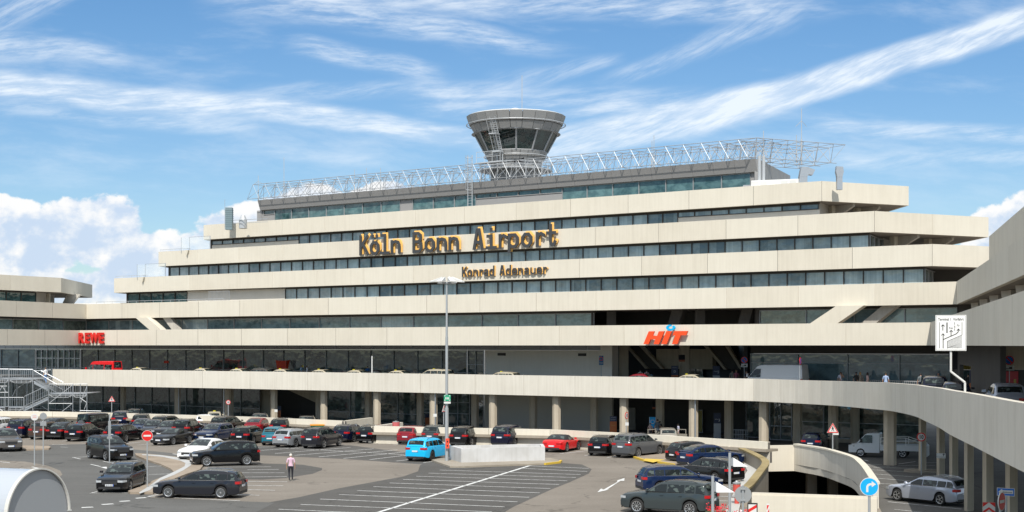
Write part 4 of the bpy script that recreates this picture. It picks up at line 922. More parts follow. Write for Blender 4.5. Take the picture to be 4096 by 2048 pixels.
def wheelmesh(r,style):
    key=('wheel',r,style)
    if key in CARM: return CARM[key]
    mb=MB(); w=.11; M=[(r*.68,-w),(r*.9,-w*1.02),(r,-w*.7),(r,w*.7),(r*.9,w*1.02),(r*.68,w),(r*.66,w*.5),(0,w*.5)]
    b=len(mb.v); n=22
    for rr,y in M:
        for i in range(n): a=2*PI*i/n; mb.v.append((rr*math.cos(a),y,rr*math.sin(a)))
    for k in range(len(M)-1):
        for i in range(n): j=(i+1)%n; mb.f.append([b+k*n+j,b+k*n+i,b+(k+1)*n+i,b+(k+1)*n+j]); mb.m.append(0)
    ty=mb.mesh('tyre',[TYRE],smooth=True)
    mb=MB(); ns={'y':5,'m':10,'d':5,'f':16}[style]
    for i in range(n):
        a,c=2*PI*i/n,2*PI*(i+1)/n; q=lambda rr,t,y:(rr*math.cos(t),y,rr*math.sin(t))
        mb.poly([q(r*.7,a,w*1.04),q(r*.7,c,w*1.04),q(r*.62,c,w*.95),q(r*.62,a,w*.95)][::-1])
    for k in range(ns):
        a=2*PI*k/ns; d={'y':.17,'m':.085,'d':.15,'f':.055}[style]
        q=lambda rr,t,y:(rr*math.cos(t),y,rr*math.sin(t)); mb.poly([q(r*.12,a-d*1.2,w*1.0),q(r*.12,a+d*1.2,w*1.0),q(r*.66,a+d,w*.98),q(r*.66,a-d,w*.98)][::-1])
    mb.poly([(r*.15*math.cos(2*PI*i/10),w*1.05,r*.15*math.sin(2*PI*i/10)) for i in range(10)][::-1])
    rm=mb.mesh('rim',[RIMD if style=='d' else RIM]); CARM[key]=(ty,rm); return ty,rm
def carparts(kind,col,L,Wd,H):
    key=(kind,col,L,Wd,H)
    if key in CARM: return CARM[key]
    t=TP[kind]; P=PT[col]; wr=t['wr']; hw=Wd/2; R_=wr+.055; wx=[u*L for u in t['wb']]
    xs=set([u*L for u,_ in t['top']])
    for k in range(33): xs.add(-L/2+L*k/32)
    for x in wx:
        for k in range(13): xs.add(x-R_+2*R_*k/12)
    xs=sorted(xs); ys=[]
    for x in xs:
        if not ys or x-ys[-1]>.012: ys.append(x)
    xs=ys; sill=.19 if kind not in('suv','gclass') else .25
    def zbot(x):
        for c in wx:
            d=abs(x-c)
            if d<R_: return max(sill,wr+math.sqrt(max(0,R_*R_-d*d))*1.0)
        e=abs(x)/(L/2); return sill+(max(0,e-.85)/.15)**2*.10
    rings=[]
    for x in xs:
        u=x/L; zt=interp(t['top'],u)*H; w=hw*wfr(u); zb=min(zbot(x),zt-.12); zm=max(.36*H,zb+.07); zm=min(zm,zt-.08); zs=zt-.05
        rings.append([(x,0,zb),(x,w*.93,zb),(x,w*.985,zb+.035),(x,w,zm),(x,w*.985,(zm+zs)/2),(x,w*.95,zs),(x,w*.86,zt),(x,w*.5,zt+.025),(x,0,zt+.035)])
    mb=MB(); nr=9
    for s in(1,-1):
        b=len(mb.v)
        for rg in rings: mb.v+=[(p[0],p[1]*s,p[2]) for p in rg]
        for k in range(len(rings)-1):
            for j in range(nr-1):
                q=[b+k*nr+j,b+(k+1)*nr+j,b+(k+1)*nr+j+1,b+k*nr+j+1]
                mb.f.append(q if s>0 else q[::-1]); mb.m.append(1 if j<2 else 0)
    for k,flip in((0,False),(len(rings)-1,True)):
        rg=rings[k]; pts=[p for p in rg[:]]+[(p[0],-p[1],p[2]) for p in rg[1:-1][::-1]]
        mb.poly(pts if not flip else pts[::-1])
    for c in wx:
        for s in(1,-1): mb.box((c-R_*.98,s*hw*.45-.05,.3*wr+.1),(c+R_*.98,s*hw*.45+.05,wr+R_*.9),1)
    # greenhouse
    G_=[(u*L,z*H) for u,z in t['gh']]; g3=crom([Vector((a,b,0)) for a,b in G_],3); g3=[(v.x,v.y) for v in g3]
    zb0=interp(t['top'],0)*H-.03; kk=t['k']; w1=hw*.90
    def gy(z): return max(.3,w1-(max(0,z-zb0))*kk)
    mt=2 if t.get('soft') else 0
    for s in(1,-1):
        b=len(mb.v)
        for x,z in g3: e=wfr(x/L); mb.v+=[(x,0,z+.03),(x,s*gy(z)*e*.6,z+.022),(x,s*(gy(z)*e-.05),z),(x,s*gy(z)*e,z-.045),(x,s*gy(zb0)*e,min(zb0-.02,z-.05))]
        for k in range(len(g3)-1):
            for j in range(4):
                q=[b+k*5+j,b+k*5+j+1,b+(k+1)*5+j+1,b+(k+1)*5+j]; mb.f.append(q if s>0 else q[::-1]); mb.m.append(mt)
    # centre rings close themselves; sides are planar
    body=mb.mesh('body',[P,PLAS,ROOFT],smooth=True,sharp=38)
    parts=[('body',body,None)]
    # glass
    def gx(z_,front):
        pass
    nsm=len(g3); wsn=t['ws']*3; 
    def strip(a,b,inw,nm,lo,hi):
        seg=g3[a:b+1]; mbx=MB(); N=len(seg)
        for k in range(N-1):
            (x0,z0),(x1,z1)=seg[k],seg[k+1]; e0,e1=wfr(x0/L),wfr(x1/L); f=1 if nm=='windscreen' else -1; o=.012
            ya,yb=gy(z0)*e0-inw,gy(z1)*e1-inw
            for s in(1,-1):
                q=[(x0+o*f,0,z0+.03+o),(x0+o*f,s*ya*.6,z0+.026+o),(x1+o*f,s*yb*.6,z1+.026+o),(x1+o*f,0,z1+.03+o)]; q2=[q[1],(x0+o*f,s*ya,z0+.006+o),(x1+o*f,s*yb,z1+.006+o),q[2]]
                for p in(q,q2): mbx.poly(p if s<0 else p[::-1])
        return nm,mbx.mesh(nm,[CGL],smooth=True),None
    parts.append(strip(1,wsn-2,.09,'windscreen',0,0))
    if not t.get('panelvan'):
        rn=t['rw']*3; parts.append(strip(nsm-1-rn,nsm-2,.12,'rear_window',0,0))
    def gtop(x):
        for (xa,za),(xb,zb_) in zip(g3,g3[1:]):
            if xb<=x<=xa: return za+(zb_-za)*(x-xa)/(xb-xa) if xa!=xb else za
        return zb0
    xf=G_[0][0]-.10; xr=G_[-1][0]+.16; cuts=[xf]+[u*L for u in t['pil']]+[xr]
    if t.get('panelvan'): cuts=[xf,t['pil'][0]*L+.0]
    if t.get('soft'): cuts=[xf,t['pil'][0]*L]
    zl=zb0+.055 if kind not in('van','minibus') else zb0+.04
    for s in(1,-1):
        mbx=MB(); fr=MB()
        for ci_ in range(len(cuts)-1):
            a,b=cuts[ci_]-.035,cuts[ci_+1]+.035; n=10; lo=[];hi=[]
            for k in range(n+1):
                x=a+(b-a)*k/n; zt=gtop(x)-(.085 if kind!='gclass' else .16)
                zt=min(zt,H-.16 if kind not in('van','minibus') else H-.38)
                if zt>zl+.02: lo.append(x); hi.append(zt)
            if len(lo)<2: continue
            for k in range(len(lo)-1):
                x0,x1=lo[k],lo[k+1]; Y=lambda x,z:s*(gy(z)*wfr(x/L)+.014)
                q=[(x0,Y(x0,zl),zl),(x1,Y(x1,zl),zl),(x1,Y(x1,hi[k+1]),hi[k+1]),(x0,Y(x0,hi[k]),hi[k])]; mbx.poly(q if s<0 else q[::-1])
        if mbx.f: parts.append(('side_window',mbx.mesh('side_window',[CGL]),None))
        if kind in('estate','suv','sedan','fastback') :
            fr.box((xr,s*(gy(zl)+.012)-.006,zl-.035),(xf+.05,s*(gy(zl)+.012)+.012,zl-.012)); parts.append(('window_trim',fr.mesh('window_trim',[CHR if kind!='suv' else PLAS]),None))
    def outline(front,z):
        o=[]; sg=1 if front else -1; zz=z
        xs_=[sg*L*v for v in(.36,.40,.43,.455,.475,.49,.499)]
        for x in xs_:
            if interp(t['top'],x/L)*H>zz-.03 or True: o.append((x,hw*wfr(x/L)))
        return o
    def wrap(front,x_in,y_end,z0,z1,off=.016):
        sg=1 if front else -1; pts=[]
        for x,y in outline(front,z0):
            if abs(x)>=x_in: pts.append((x,y+off*.5))
        xe=sg*(L/2+off); pts.append((xe,pts[-1][1]-.03)); pts.append((xe,y_end)); return pts
    def lamp(front,s,x_in,y_end,z0,z1,m,nm):
        mbx=MB(); pts=wrap(front,x_in,y_end,z0,z1)
        for (a,b) in zip(pts,pts[1:]):
            q=[(a[0],s*a[1],z0),(b[0],s*b[1],z0),(b[0],s*b[1],z1),(a[0],s*a[1],z1)]
            ok=(s>0)==(front); mbx.poly(q[::-1] if ok else q)
            mbx.poly([(a[0],s*a[1],z1),(b[0],s*b[1],z1),(b[0]-(.06 if front else -.06),s*(b[1]-.05),z1+.004),(a[0]-(.03 if front else -.03),s*(a[1]-.06),z1+.004)])
        return (nm,mbx.mesh(nm,[m]),None)
    zh=interp(t['top'],.488)*H; zr=interp(t['top'],-.485)*H
    big=kind in('van','minibus','mpv')
    for s in(1,-1):
        parts.append(lamp(True,s,L*.43,hw*.50,zh-.13 if not big else zh-.2,zh-.02,HEAD,'headlight'))
        if kind in('van','minibus'): parts.append(lamp(False,s,L*.475,hw*.72,.75,1.15,TAIL,'tail_light'))
        else: parts.append(lamp(False,s,L*.445,hw*.42,zr-.17,zr-.03,TAIL,'tail_light'))
    def front_patch(sg,y,z0,z1,m,nm,off=.02):
        mbx=MB(); x=sg*(L/2+off); q=[(x,-y,z0),(x,y,z0),(x,y,z1),(x,-y,z1)]; mbx.poly(q if sg>0 else q[::-1])
        for yy in(-y,y): mbx.poly([(x,yy,z0),(x,yy,z1),(x-sg*.05,yy,z1),(x-sg*.05,yy,z0)])
        return mbx
    parts.append(('grille',front_patch(1,hw*.45,zh-.26,zh-.07,PLAS,'').mesh('grille',[PLAS]),None))
    parts.append(('air_intake',front_patch(1,hw*.66,.24,.36,PLAS,'',.014).mesh('air_intake',[PLAS]),None))
    parts.append(('rear_diffuser',front_patch(-1,hw*.70,.24,.38,PLAS,'',.014).mesh('rear_diffuser',[PLAS]),None))
    for sg,z in((1,.40),(-1,zr-.34 if kind not in('van',) else .5)):
        mbx=front_patch(sg,.24,z,z+.11,PLATE,'',.028); x=sg*(L/2+.03); mbx.poly([(x,-.24*sg*-1,z),(x,-.20*sg*-1,z),(x,-.20*sg*-1,z+.11),(x,-.24*sg*-1,z+.11)],1)
        parts.append(('number_plate',mbx.mesh('number_plate',[PLATE,PLB]),None))
    for s in(1,-1):
        mbx=MB(); x=G_[0][0]-.22 if not big else G_[0][0]-.12; y=hw*.93; z=zb0+.06; h=.13 if kind not in('van','minibus') else .3
        mbx.hexa([(x-.05,s*y,z),(x+.08,s*y,z),(x+.05,s*(y+.19),z+.01),(x-.05,s*(y+.19),z+.01)] if s>0 else [(x-.05,s*(y+.19),z+.01),(x+.05,s*(y+.19),z+.01),(x+.08,s*y,z),(x-.05,s*y,z)],[(x-.05,s*y,z+h),(x+.04,s*y,z+h),(x+.02,s*(y+.18),z+h-.01),(x-.05,s*(y+.18),z+h-.01)] if s>0 else [(x-.05,s*(y+.18),z+h-.01),(x+.02,s*(y+.18),z+h-.01),(x+.04,s*y,z+h),(x-.05,s*y,z+h)])
        parts.append(('door_mirror',mbx.mesh('door_mirror',[P]),None))
        if kind in('estate','suv','mpv'):
            mbx=MB(); x0,x1=-.36*L,.0*L; z=gtop(x0)+.01; y=s*(gy(H)-.04); pr=None
            for k in range(9):
                x=x0+(x1-x0)*k/8; v=(x,y,gtop(x)+.055-(.05 if k in(0,8) else 0))
                if pr: mbx.tube(pr,v,.016,4)
                pr=v
            parts.append(('roof_rail',mbx.mesh('roof_rail',[CHR if kind=='estate' else PLAS]),None))
        if kind not in('coupe','van'):
            mbx=MB()
            for u in(.005,-.205):
                mbx=MB(); mbx.box((u*L-.02,s*hw*.975-.006,zb0-.13),(u*L+.15,s*hw*.985+.018,zb0-.10)); parts.append(('door_handle',mbx.mesh('door_handle',[P]),None))
    CARM[key]=(parts,wx,wr,hw); return CARM[key]
def car(kind,col,pos,az,label,cat='car',group='cars in the car park',rim='y',name='parked_car',sc=None,z=0,tilt=0,extra=None):
    t=TP[kind]; L,Wd,H=(sc or (t['L'],t['W'],t['H']))
    o=empty(name,pos,PI/2-az,label,cat,group)
    if tilt: o.rotation_euler=(0,tilt,PI/2-az)
    parts,wx,wr,hw=carparts(kind,col,L,Wd,H)
    for nm,me,_ in parts: link(nm,me,o)
    ty,rm=wheelmesh(wr,rim)
    for x in wx:
        for s in(1,-1):
            w=link('wheel',ty,o,(x,s*(hw-.115),wr),(0,0,0 if s>0 else PI)); link('rim',rm,w)
    if kind=='gclass':
        w=link('spare_wheel',ty,o,(-L/2-.13,0,1.0),(0,0,PI/2)); mb=MB(); mb.tube((-L/2-.12,0,1.0),(-L/2-.3,0,1.0),.37,20); link('spare_wheel_cover',mb.mesh('spare_wheel_cover',[CHR]),o)
    if extra: extra(o,L,Wd,H)
    return o
def corners(X,Y,a,L,Wd):
    f=(math.sin(a),math.cos(a)); r=(math.cos(a),-math.sin(a))
    return [(X+f[0]*L*i/2+r[0]*Wd*j/2,Y+f[1]*L*i/2+r[1]*Wd*j/2) for i in(-1,1) for j in(-1,1)]
def solve(x0,x1,yb,mode,L,Wd,zg=0,az=None):
    """ground position + heading so the footprint spans photo x0..x1 and the nearest wheel touches photo row yb"""
    best=None; ray=math.atan(((x0+x1)/2-2048)/F)
    rng={'ra':(0,88),'rl':(-88,0),'fr':(92,180),'fl':(180,268)}[mode] if az is None else (0,0)
    for k in range(177 if az is None else 1):
        a=ray+R(rng[0]+(rng[1]-rng[0])*k/176) if az is None else R(az)
        Yn=F*(HC-zg)/(yb-1380); Y=Yn+1.2; X=((x0+x1)/2-2048)/F*Y
        for _ in range(4):
            w=corners(X,Y,a,L*.62,Wd*.96); yn=min(p[1] for p in w); Y+=Yn-yn
            c=corners(X,Y,a,L*.965,Wd*.93); q=[px_of(p) for p in c]; X+=((x0+x1)/2-(min(q)+max(q))/2)/F*Y
        e=abs((max(q)-min(q))-(x1-x0))
        if best is None or e<best[0]: best=(e,X,Y,a)
    return best[1],best[2],best[3]
g1='cars parked in rows in front of the terminal'
CARS=[ # kind,col,x0,x1,ybot,mode,rim,label,size(L,W,H)|None,az
('suv','white',-50,68,1743,'ra','y','white crossover cut by the left edge of the picture, first of the left row',None,8),
('suv','nblue',45,165,1752,'ra','y','dark blue sport utility car, second of the left row behind the two round signs',None,8),
('suv','brown',124,250,1757,'ra','y','brown compact crossover between the dark blue one and a black saloon',(4.4,1.8,1.55),7),
('sedan','black',197,325,1757,'ra','y','black saloon car between the brown crossover and a black estate',None,8),
('estate','black',254,423,1764.6,'ra','y','black estate with five spoke wheels in the left row, left of the signal post',None,None),
('estate','black',410,585,1768,'ra','m','black estate with chrome roof rails, half hidden by the turning black SUV',None,None),
('gclass','black',303,478,1738,'ra','y','boxy black off-road car with a round chrome spare wheel cover',None,None),
('sedan','black',182,285,1737,'ra','y','black saloon roof seen behind the brown crossover',None,15),
('suv','nblue',442,537,1711,'ra','y','very dark blue SUV in the back row, right of the boxy off-road car',None,None),
('estate','black',522,642,1716,'ra','y','black estate in the back row, second right of the boxy off-road car',None,None),
('sedan','blue',510,626,1742,'fl','y','dark blue saloon facing left in the middle of the left block',None,None),
('estate','black',622,728,1726,'ra','y','black estate in the back row left of the white estate',None,15),
('sedan','dgrey',559,665,1748,'fl','y','charcoal saloon facing left behind the black soft top roadster',None,None),
('sedan','dgrey',602,750,1752,'fl','m','charcoal saloon with kidney grille facing left above the roadster',None,None),
('suv','black',683,822,1752,'ra','y','black SUV with bright red and white tail lamps above the roadster',None,None),
('coupe','black',598,780,1781,'fl','f','black soft top roadster facing left, right of the round no entry sign',None,None),
('estate','blue',771,943,1768,'fl','f','navy blue estate facing left, right of the black roadster',None,None),
('estate','white',778,862,1721,'ra','y','white estate in the back row behind the navy blue one',None,None),
('suv','black',835,994,1737,'ra','y','large black SUV in the back row with tall red lamps',(4.7,1.9,1.65),None),
('fastback','dred',973,1100,1738,'ra','y','dark red sloping back saloon in the back row left of the green bin',None,None),
('estate','black',1074,1212,1738,'ra','y','black estate in the back row just left of the green bin',None,None),
('estate','black',920,1080,1777,'ra','m','black estate with chrome rails left of the teal hatchback',None,None),
('hatch','teal',1043,1165,1781,'ra','y','small teal hatchback among dark cars',(3.8,1.67,1.5),None),
('estate','silver',1099,1262,1790,'ra','y','silver estate between the teal hatchback and a grey SUV',None,22),
('suv','dgrey',1200,1375,1794,'ra','y','dark grey SUV right of the silver estate, at the end of its block',(4.48,1.85,1.66),None),
('estate','nblue',1336,1470,1769,'ra','y','dark blue estate with tall red lamps below the green bin',None,17),
('estate','black',1421,1588,1772.5,'ra','m','long black estate parked alone right of the dark blue one',None,None),
('estate','dred',1601,1722,1777.5,'ra','y','dark red estate in the row left of the tall lamp post',None,18),
('suv','ggrey',1700,1815,1779,'ra','y','green grey SUV directly behind the tall lamp post',(4.36,1.84,1.6),20),
('suv','black',1793,1943,1787,'ra','y','black SUV right of the tall lamp post, left of a dark blue larger SUV',(4.5,1.84,1.63),None),
('suv','nblue',1959,2127,1789,'ra','m','large very dark blue SUV behind the white concrete box',(4.9,1.94,1.75),None),
('coupe','red',2166,2325,1809,'ra','m','bright red soft top sports car right of the white concrete box',None,None),
('estate','black',2366,2490,1823,'ra','y','black estate half hidden by the silver grey SUV',None,22),
('suv','grey',2444,2662,1832,'ra','m','silver grey SUV at the right end of the row beside the yellow kerb',(4.89,1.94,1.76),None),
('suv','cyan',1617.5,1812,1845,'ra','d','bright blue SUV with dark wheels parked at the base of the tall lamp',(4.68,1.92,1.62),None),
('suv','black',339,538,1844,'fr','y','black SUV driving towards the viewer with its headlights catching the sun',(4.8,1.94,1.73),None),
('estate','black',379,596,1967,'fl','y','black estate with wide chrome grille facing the viewer, behind the no entry sign post',(4.94,1.88,1.48),None),
('estate','dgrey',611,990,1995.5,'rl','f','large dark grey estate with multi spoke wheels in the left foreground',(4.91,1.86,1.48),None),
('sedan','white',704.6,925,1843,'fl','y','white saloon mostly hidden behind a black SUV',(5.1,1.95,1.46),None),
('suv','black',762,1037,1867,'fl','m','black SUV facing left behind the large dark grey estate',(4.65,1.88,1.68),None),
('suv','tbrown',-45,92,1807,'fr','y','grey brown SUV entering the picture at the left edge',(4.85,1.94,1.7),None),
('hatch','black',2691,2860,1853,'ra','y','black hatchback behind the blue sloping coupe saloon at the right',None,55),
('fastback','blue',2705,2978,1871,'ra','y','shiny dark blue sloping back car facing right, beside the curved wall',None,None),
('estate','black',2687,2981,1935,'rl','y','long black estate facing left behind the navy estate',(4.73,1.84,1.46),None),
('estate','blue',2543,2890,1976,'ra','y','navy blue estate facing right behind the foreground grey SUV',(4.77,1.83,1.5),None),
('suv','ggrey',2483,2876,2066,'rl','m','large dark grey SUV cut by the bottom edge in the right foreground',(4.67,1.9,1.66),None),
]
for (k,c,x0,x1,yb,md,rim,lab,sz,az) in CARS:
    t=TP[k]; L,Wd,H=sz or (t['L'],t['W'],t['H']); X,Y,a=solve(x0,x1,yb,md,L,Wd,0,az)
    car(k,c,(X,Y,.006),a,lab,group=g1,rim=rim,sc=(L,Wd,H))
# lower road vehicles
for (k,c,x0,x1,yb,md,rim,lab,sz,az) in [('estate','nblue',3200,3322,1806,'ra','y','dark blue estate on the lower road under the elevated road',None,22),('estate','lsilver',3543,3895,2024,'rl','y','silver estate driving left on the lower road under the curved ramp',(4.85,1.82,1.48),None)]:
    t=TP[k]; L,Wd,H=sz or (t['L'],t['W'],t['H']); X,Y,a=solve(x0,x1,yb,md,L,Wd,-.4,az); car(k,c,(X,Y,-.38),a,lab,group='cars on the lower road',rim=rim,sc=(L,Wd,H),name='car')
AZL=math.atan2(-MX,-MY)  # heading left along the front
def taxi_sign(o,L,Wd,H):
    mb=MB(); mb.box((.05,-.13,H+.0),(.15,.13,H+.08)); link('taxi_sign',mb.mesh('taxi_sign',[mat('taxi_yellow',(.75,.65,.02),.5)]),o)
def lowcar(k,c,px,ytop,az,lab,H,taxi=False,sz=None,cat='car'):
    Y=F*(HC+.4-H)/(ytop-1380); p=W(px,Y); t=TP[k]
    return car(k,c,(p.x,p.y,-.39),az,lab,cat,'cars on the lower road',name='taxi' if taxi else 'car',sc=sz or (t['L'],t['W'],H),extra=taxi_sign if taxi else None)
AR=math.atan2(MX,MY)
lowcar('suv','black',547,1633,R(-5),'black SUV on the lower road seen over the wall behind the left columns',1.67)
lowcar('estate','cream',857,1646,R(-12),'cream taxi on the lower road between two columns, seen from behind',1.48,True,cat='taxi')
lowcar('suv','dgrey',1040,1651,R(-8),'dark grey SUV on the lower road in front of the dark recess',1.67)
lowcar('suv','black',1228,1661,R(-6),'black SUV on the lower road right of the dark grey one, before the column',1.6)
sv=lowcar('hatch','sand',2668,1711,R(2),'champagne hatchback with its doors open and people round it',1.5,sz=(4.2,1.8,1.5))
for s_ in(1,-1):
    mb=MB(); M=Matrix.Translation((.45,s_*.86,0))@Matrix.Rotation(s_*R(115),4,'Z')
    mb.box((-.0,-.04,.35),(1.0,.04,.95),0,M); mb.box((.08,-.03,.96),(.14,.03,1.4),0,M); mb.box((.86,-.03,.96),(.92,.03,1.3),0,M); mb.box((.08,-.03,1.3),(.92,.03,1.36),0,M); link('open_door',mb.mesh('open_door',[PT['sand']]),sv)
# elevated road vehicles
def deckcar(k,c,x0,x1,ytop,lab,taxi=False,off=2.9,cat='car',az=None,rim='y',sz=None,name=None):
    p,tn_=deck_at((x0+x1)/2,off); t=TP[k]; a=AZL if az is None else az
    return car(k,c,tuple(p),a,lab,cat,'vehicles on the elevated road',rim=rim,name=name or('taxi' if taxi else 'car'),sc=sz,extra=taxi_sign if taxi else None)
deckcar('minibus','red',332,495,1444,'red minibus on the elevated road at the left',cat='minibus',name='minibus')
deckcar('sedan','cream',508,594,1470,'cream taxi roof just right of the red minibus',True,cat='taxi')
deckcar('sedan','cream',759,850,1473,'cream taxi roof, first right of the gap after the red minibus and its taxi',True,cat='taxi')
deckcar('sedan','cream',912,985,1474,'cream taxi roof directly left of the brown grey estate',True,cat='taxi')
deckcar('estate','tbrown',975,1085,1469,'brown grey estate roof above the parapet at the left of the red banners',off=5.0)
deckcar('sedan','cream',1081,1165,1477,'cream taxi roof directly below the red banners',True,cat='taxi')
deckcar('sedan','cream',1235,1320,1478,'cream taxi roof right of the two standing men',True,cat='taxi')
deckcar('sedan','cream',1378,1458,1480,'cream taxi roof left of the thin white pole',True,cat='taxi')
deckcar('sedan','black',1456,1540,1486,'dark car roof behind the thin white pole')
deckcar('sedan','cream',1541,1630,1482,'cream taxi roof left of the cream people carrier',True,cat='taxi')
deckcar('mpv','cream',1678,1800,1470,'cream people carrier taxi behind the tall lamp post',True,cat='taxi')
deckcar('hatch','cream',1954,2063,1484,'cream taxi in front of the plain grey wall',True,cat='taxi')
deckcar('sedan','dred',2500,2600,1501,'dark red car roof in front of the leaning couple')
deckcar('sedan','cream',2690,2810,1495,'cream taxi in front of the orange and blue info pillar',True,cat='taxi')
deckcar('van','white',2993,3208,1458,'tall white panel van in front of the teal glass at the right',cat='van',name='panel_van',off=4.9,sz=(5.9,2.0,2.42))
for (k,c,px,Y,lab,sz,off) in (('suv','nblue',3740,94,'dark SUV on the ramp, farthest of the three cars at the right edge',(4.85,1.93,1.76),2.1),('hatch','nblue',3824,80,'dark blue hatchback on the ramp behind the bent sign pole',(4.5,1.8,1.5),2.2),('hatch','lsilver',4022,68,'silver hatchback with round tail lamps on the ramp at the right edge',(4.2,1.76,1.49),3.2)):
    p=W(px,Y); b_=deck_at(px,off); 
    # height of the deck at this depth
    zz=None
    for q0_,q1_ in zip(dk3,dk3[1:]):
        if q1_.y<=Y<=q0_.y: zz=q0_.z+(q1_.z-q0_.z)*(q0_.y-Y)/(q0_.y-q1_.y)-1.235
    car(k,c,(p.x,p.y,zz),R(13+(4 if px<3900 else 0)),lab,group='vehicles on the elevated road',sc=sz,name='car')
# luggage truck
def pickup():
    X,Y,a=solve(3430,3660,1834,'rl',5.6,1.9,-.4,-68); o=empty('luggage_truck',(X,Y,-.38),PI/2-a,'white pickup truck with a railed load bed and tail ramp, under the elevated road','truck')
    Wt=paint('fleet_white',(.62,.64,.65),0); mb=MB(); pr=[(2.75,.35),(2.78,.75),(2.55,.95),(2.15,1.08),(1.55,1.72),(1.35,1.85),(.45,1.88),(.4,1.8),(.4,.35)]
    n=len(pr); vs=[(x,-.93+.10*(z>1.1)*(z-1.1),z) for x,z in pr]+[(x,.93-.10*(z>1.1)*(z-1.1),z) for x,z in pr]; mb.add(vs,[tuple(range(n)),tuple(range(n,2*n))[::-1]]+[((i+1)%n,i,n+i,n+(i+1)%n) for i in range(n)]); link('cab',mb.mesh('cab',[Wt]),o)
    for s in(1,-1):
        mb=MB(); mb.poly([(2.0,s*.94,1.12),(.95,s*.94,1.12),(.95,s*.90,1.72),(1.5,s*.90,1.72)]); link('side_window',mb.mesh('side_window',[CGL]),o)
        mb=MB(); mb.box((2.3,s*.8-.12,.78),(2.77,s*.8+.12,.94)); link('headlight',mb.mesh('headlight',[HEAD]),o)
        mb=MB(); mb.box((1.75,s*1.0-.08,1.15),(1.85,s*1.0+.12,1.45)); link('door_mirror',mb.mesh('door_mirror',[PLAS]),o)
    mb=MB(); mb.poly([(2.16,-.8,1.10),(2.16,.8,1.10),(1.58,.74,1.72),(1.58,-.74,1.72)]); link('windscreen',mb.mesh('windscreen',[CGL]),o)
    mb=MB(); mb.box((-2.6,-.95,.55),(.35,.95,.68)); mb.box((-2.6,-.95,.68),(.35,-.91,1.0)); mb.box((-2.6,.91,.68),(.35,.95,1.0)); link('load_bed',mb.mesh('load_bed',[Wt]),o)
    mb=MB()
    for s in(1,-1):
        mb.tube((.3,s*.93,1.55),(-1.6,s*.93,1.55),.03,5); mb.tube((-1.6,s*.93,1.55),(-3.0,s*.93,1.1),.03,5); mb.tube((.3,s*.93,1.28),(-2.2,s*.93,1.28),.025,5)
        for x in(.3,-.6,-1.6): mb.tube((x,s*.93,.95),(x,s*.93,1.55),.03,5)
        mb.tube((-3.0,s*.93,.5),(-3.0,s*.93,1.1),.03,5)
    link('guard_rail',mb.mesh('guard_rail',[WHITE]),o)
    mb=MB(); mb.box((-3.15,-.9,.12),(-3.05,.9,1.0),0)
    for k in range(4): mb.box((-3.19,-.85+k*.45,.15),(-3.155,-.5+k*.45,.95))
    link('tail_ramp',mb.mesh('tail_ramp',[STEEL]),o)
    mb=MB(); 
    for k,cc in enumerate(((-.5,),(-.25,),(0,),(.25,))): pass
    ty,rm=wheelmesh(.34,'y')
    for x in(1.85,-1.35):
        for s in(1,-1): w=link('wheel',ty,o,(x,s*.83,.34),(0,0,0 if s>0 else PI)); link('rim',rm,w)
    return o
pickup()
# ================= lettering =================
TXC={}
def textmesh(s,size,ext,mats,bold=.0,sx=1.0,mono=None,sp=1.0):
    cu=bpy.data.curves.new('t','FONT'); cu.body=s; cu.size=size; cu.extrude=ext; cu.offset=bold; cu.space_character=sp; cu.align_x='CENTER'; cu.resolution_u=4
    ob=bpy.data.objects.new('t',cu); COL.objects.link(ob); bpy.context.view_layer.update()
    me=bpy.data.meshes.new_from_object(ob.evaluated_get(bpy.context.evaluated_depsgraph_get())); bpy.data.objects.remove(ob); bpy.data.curves.remove(cu)
    me.materials.clear()
    for m in mats: me.materials.append(m)
    if sx!=1: me.transform(Matrix.Diagonal((sx,1,1,1)))
    return me
CAP=textmesh('H',1,0,[BLACK]); _ys=[v.co.y for v in CAP.vertices]; CAPH=max(_ys)-min(_ys)
def front_mat(p): return Matrix(((MX,0,-NX,p.x),(MY,0,-NY,p.y),(0,1,0,p.z),(0,0,0,1)))
SIGND=mat('dark_letter',(.045,.047,.05),.6); SIGNY=mat('orange_yellow_letter',(.95,.55,.15),.6)
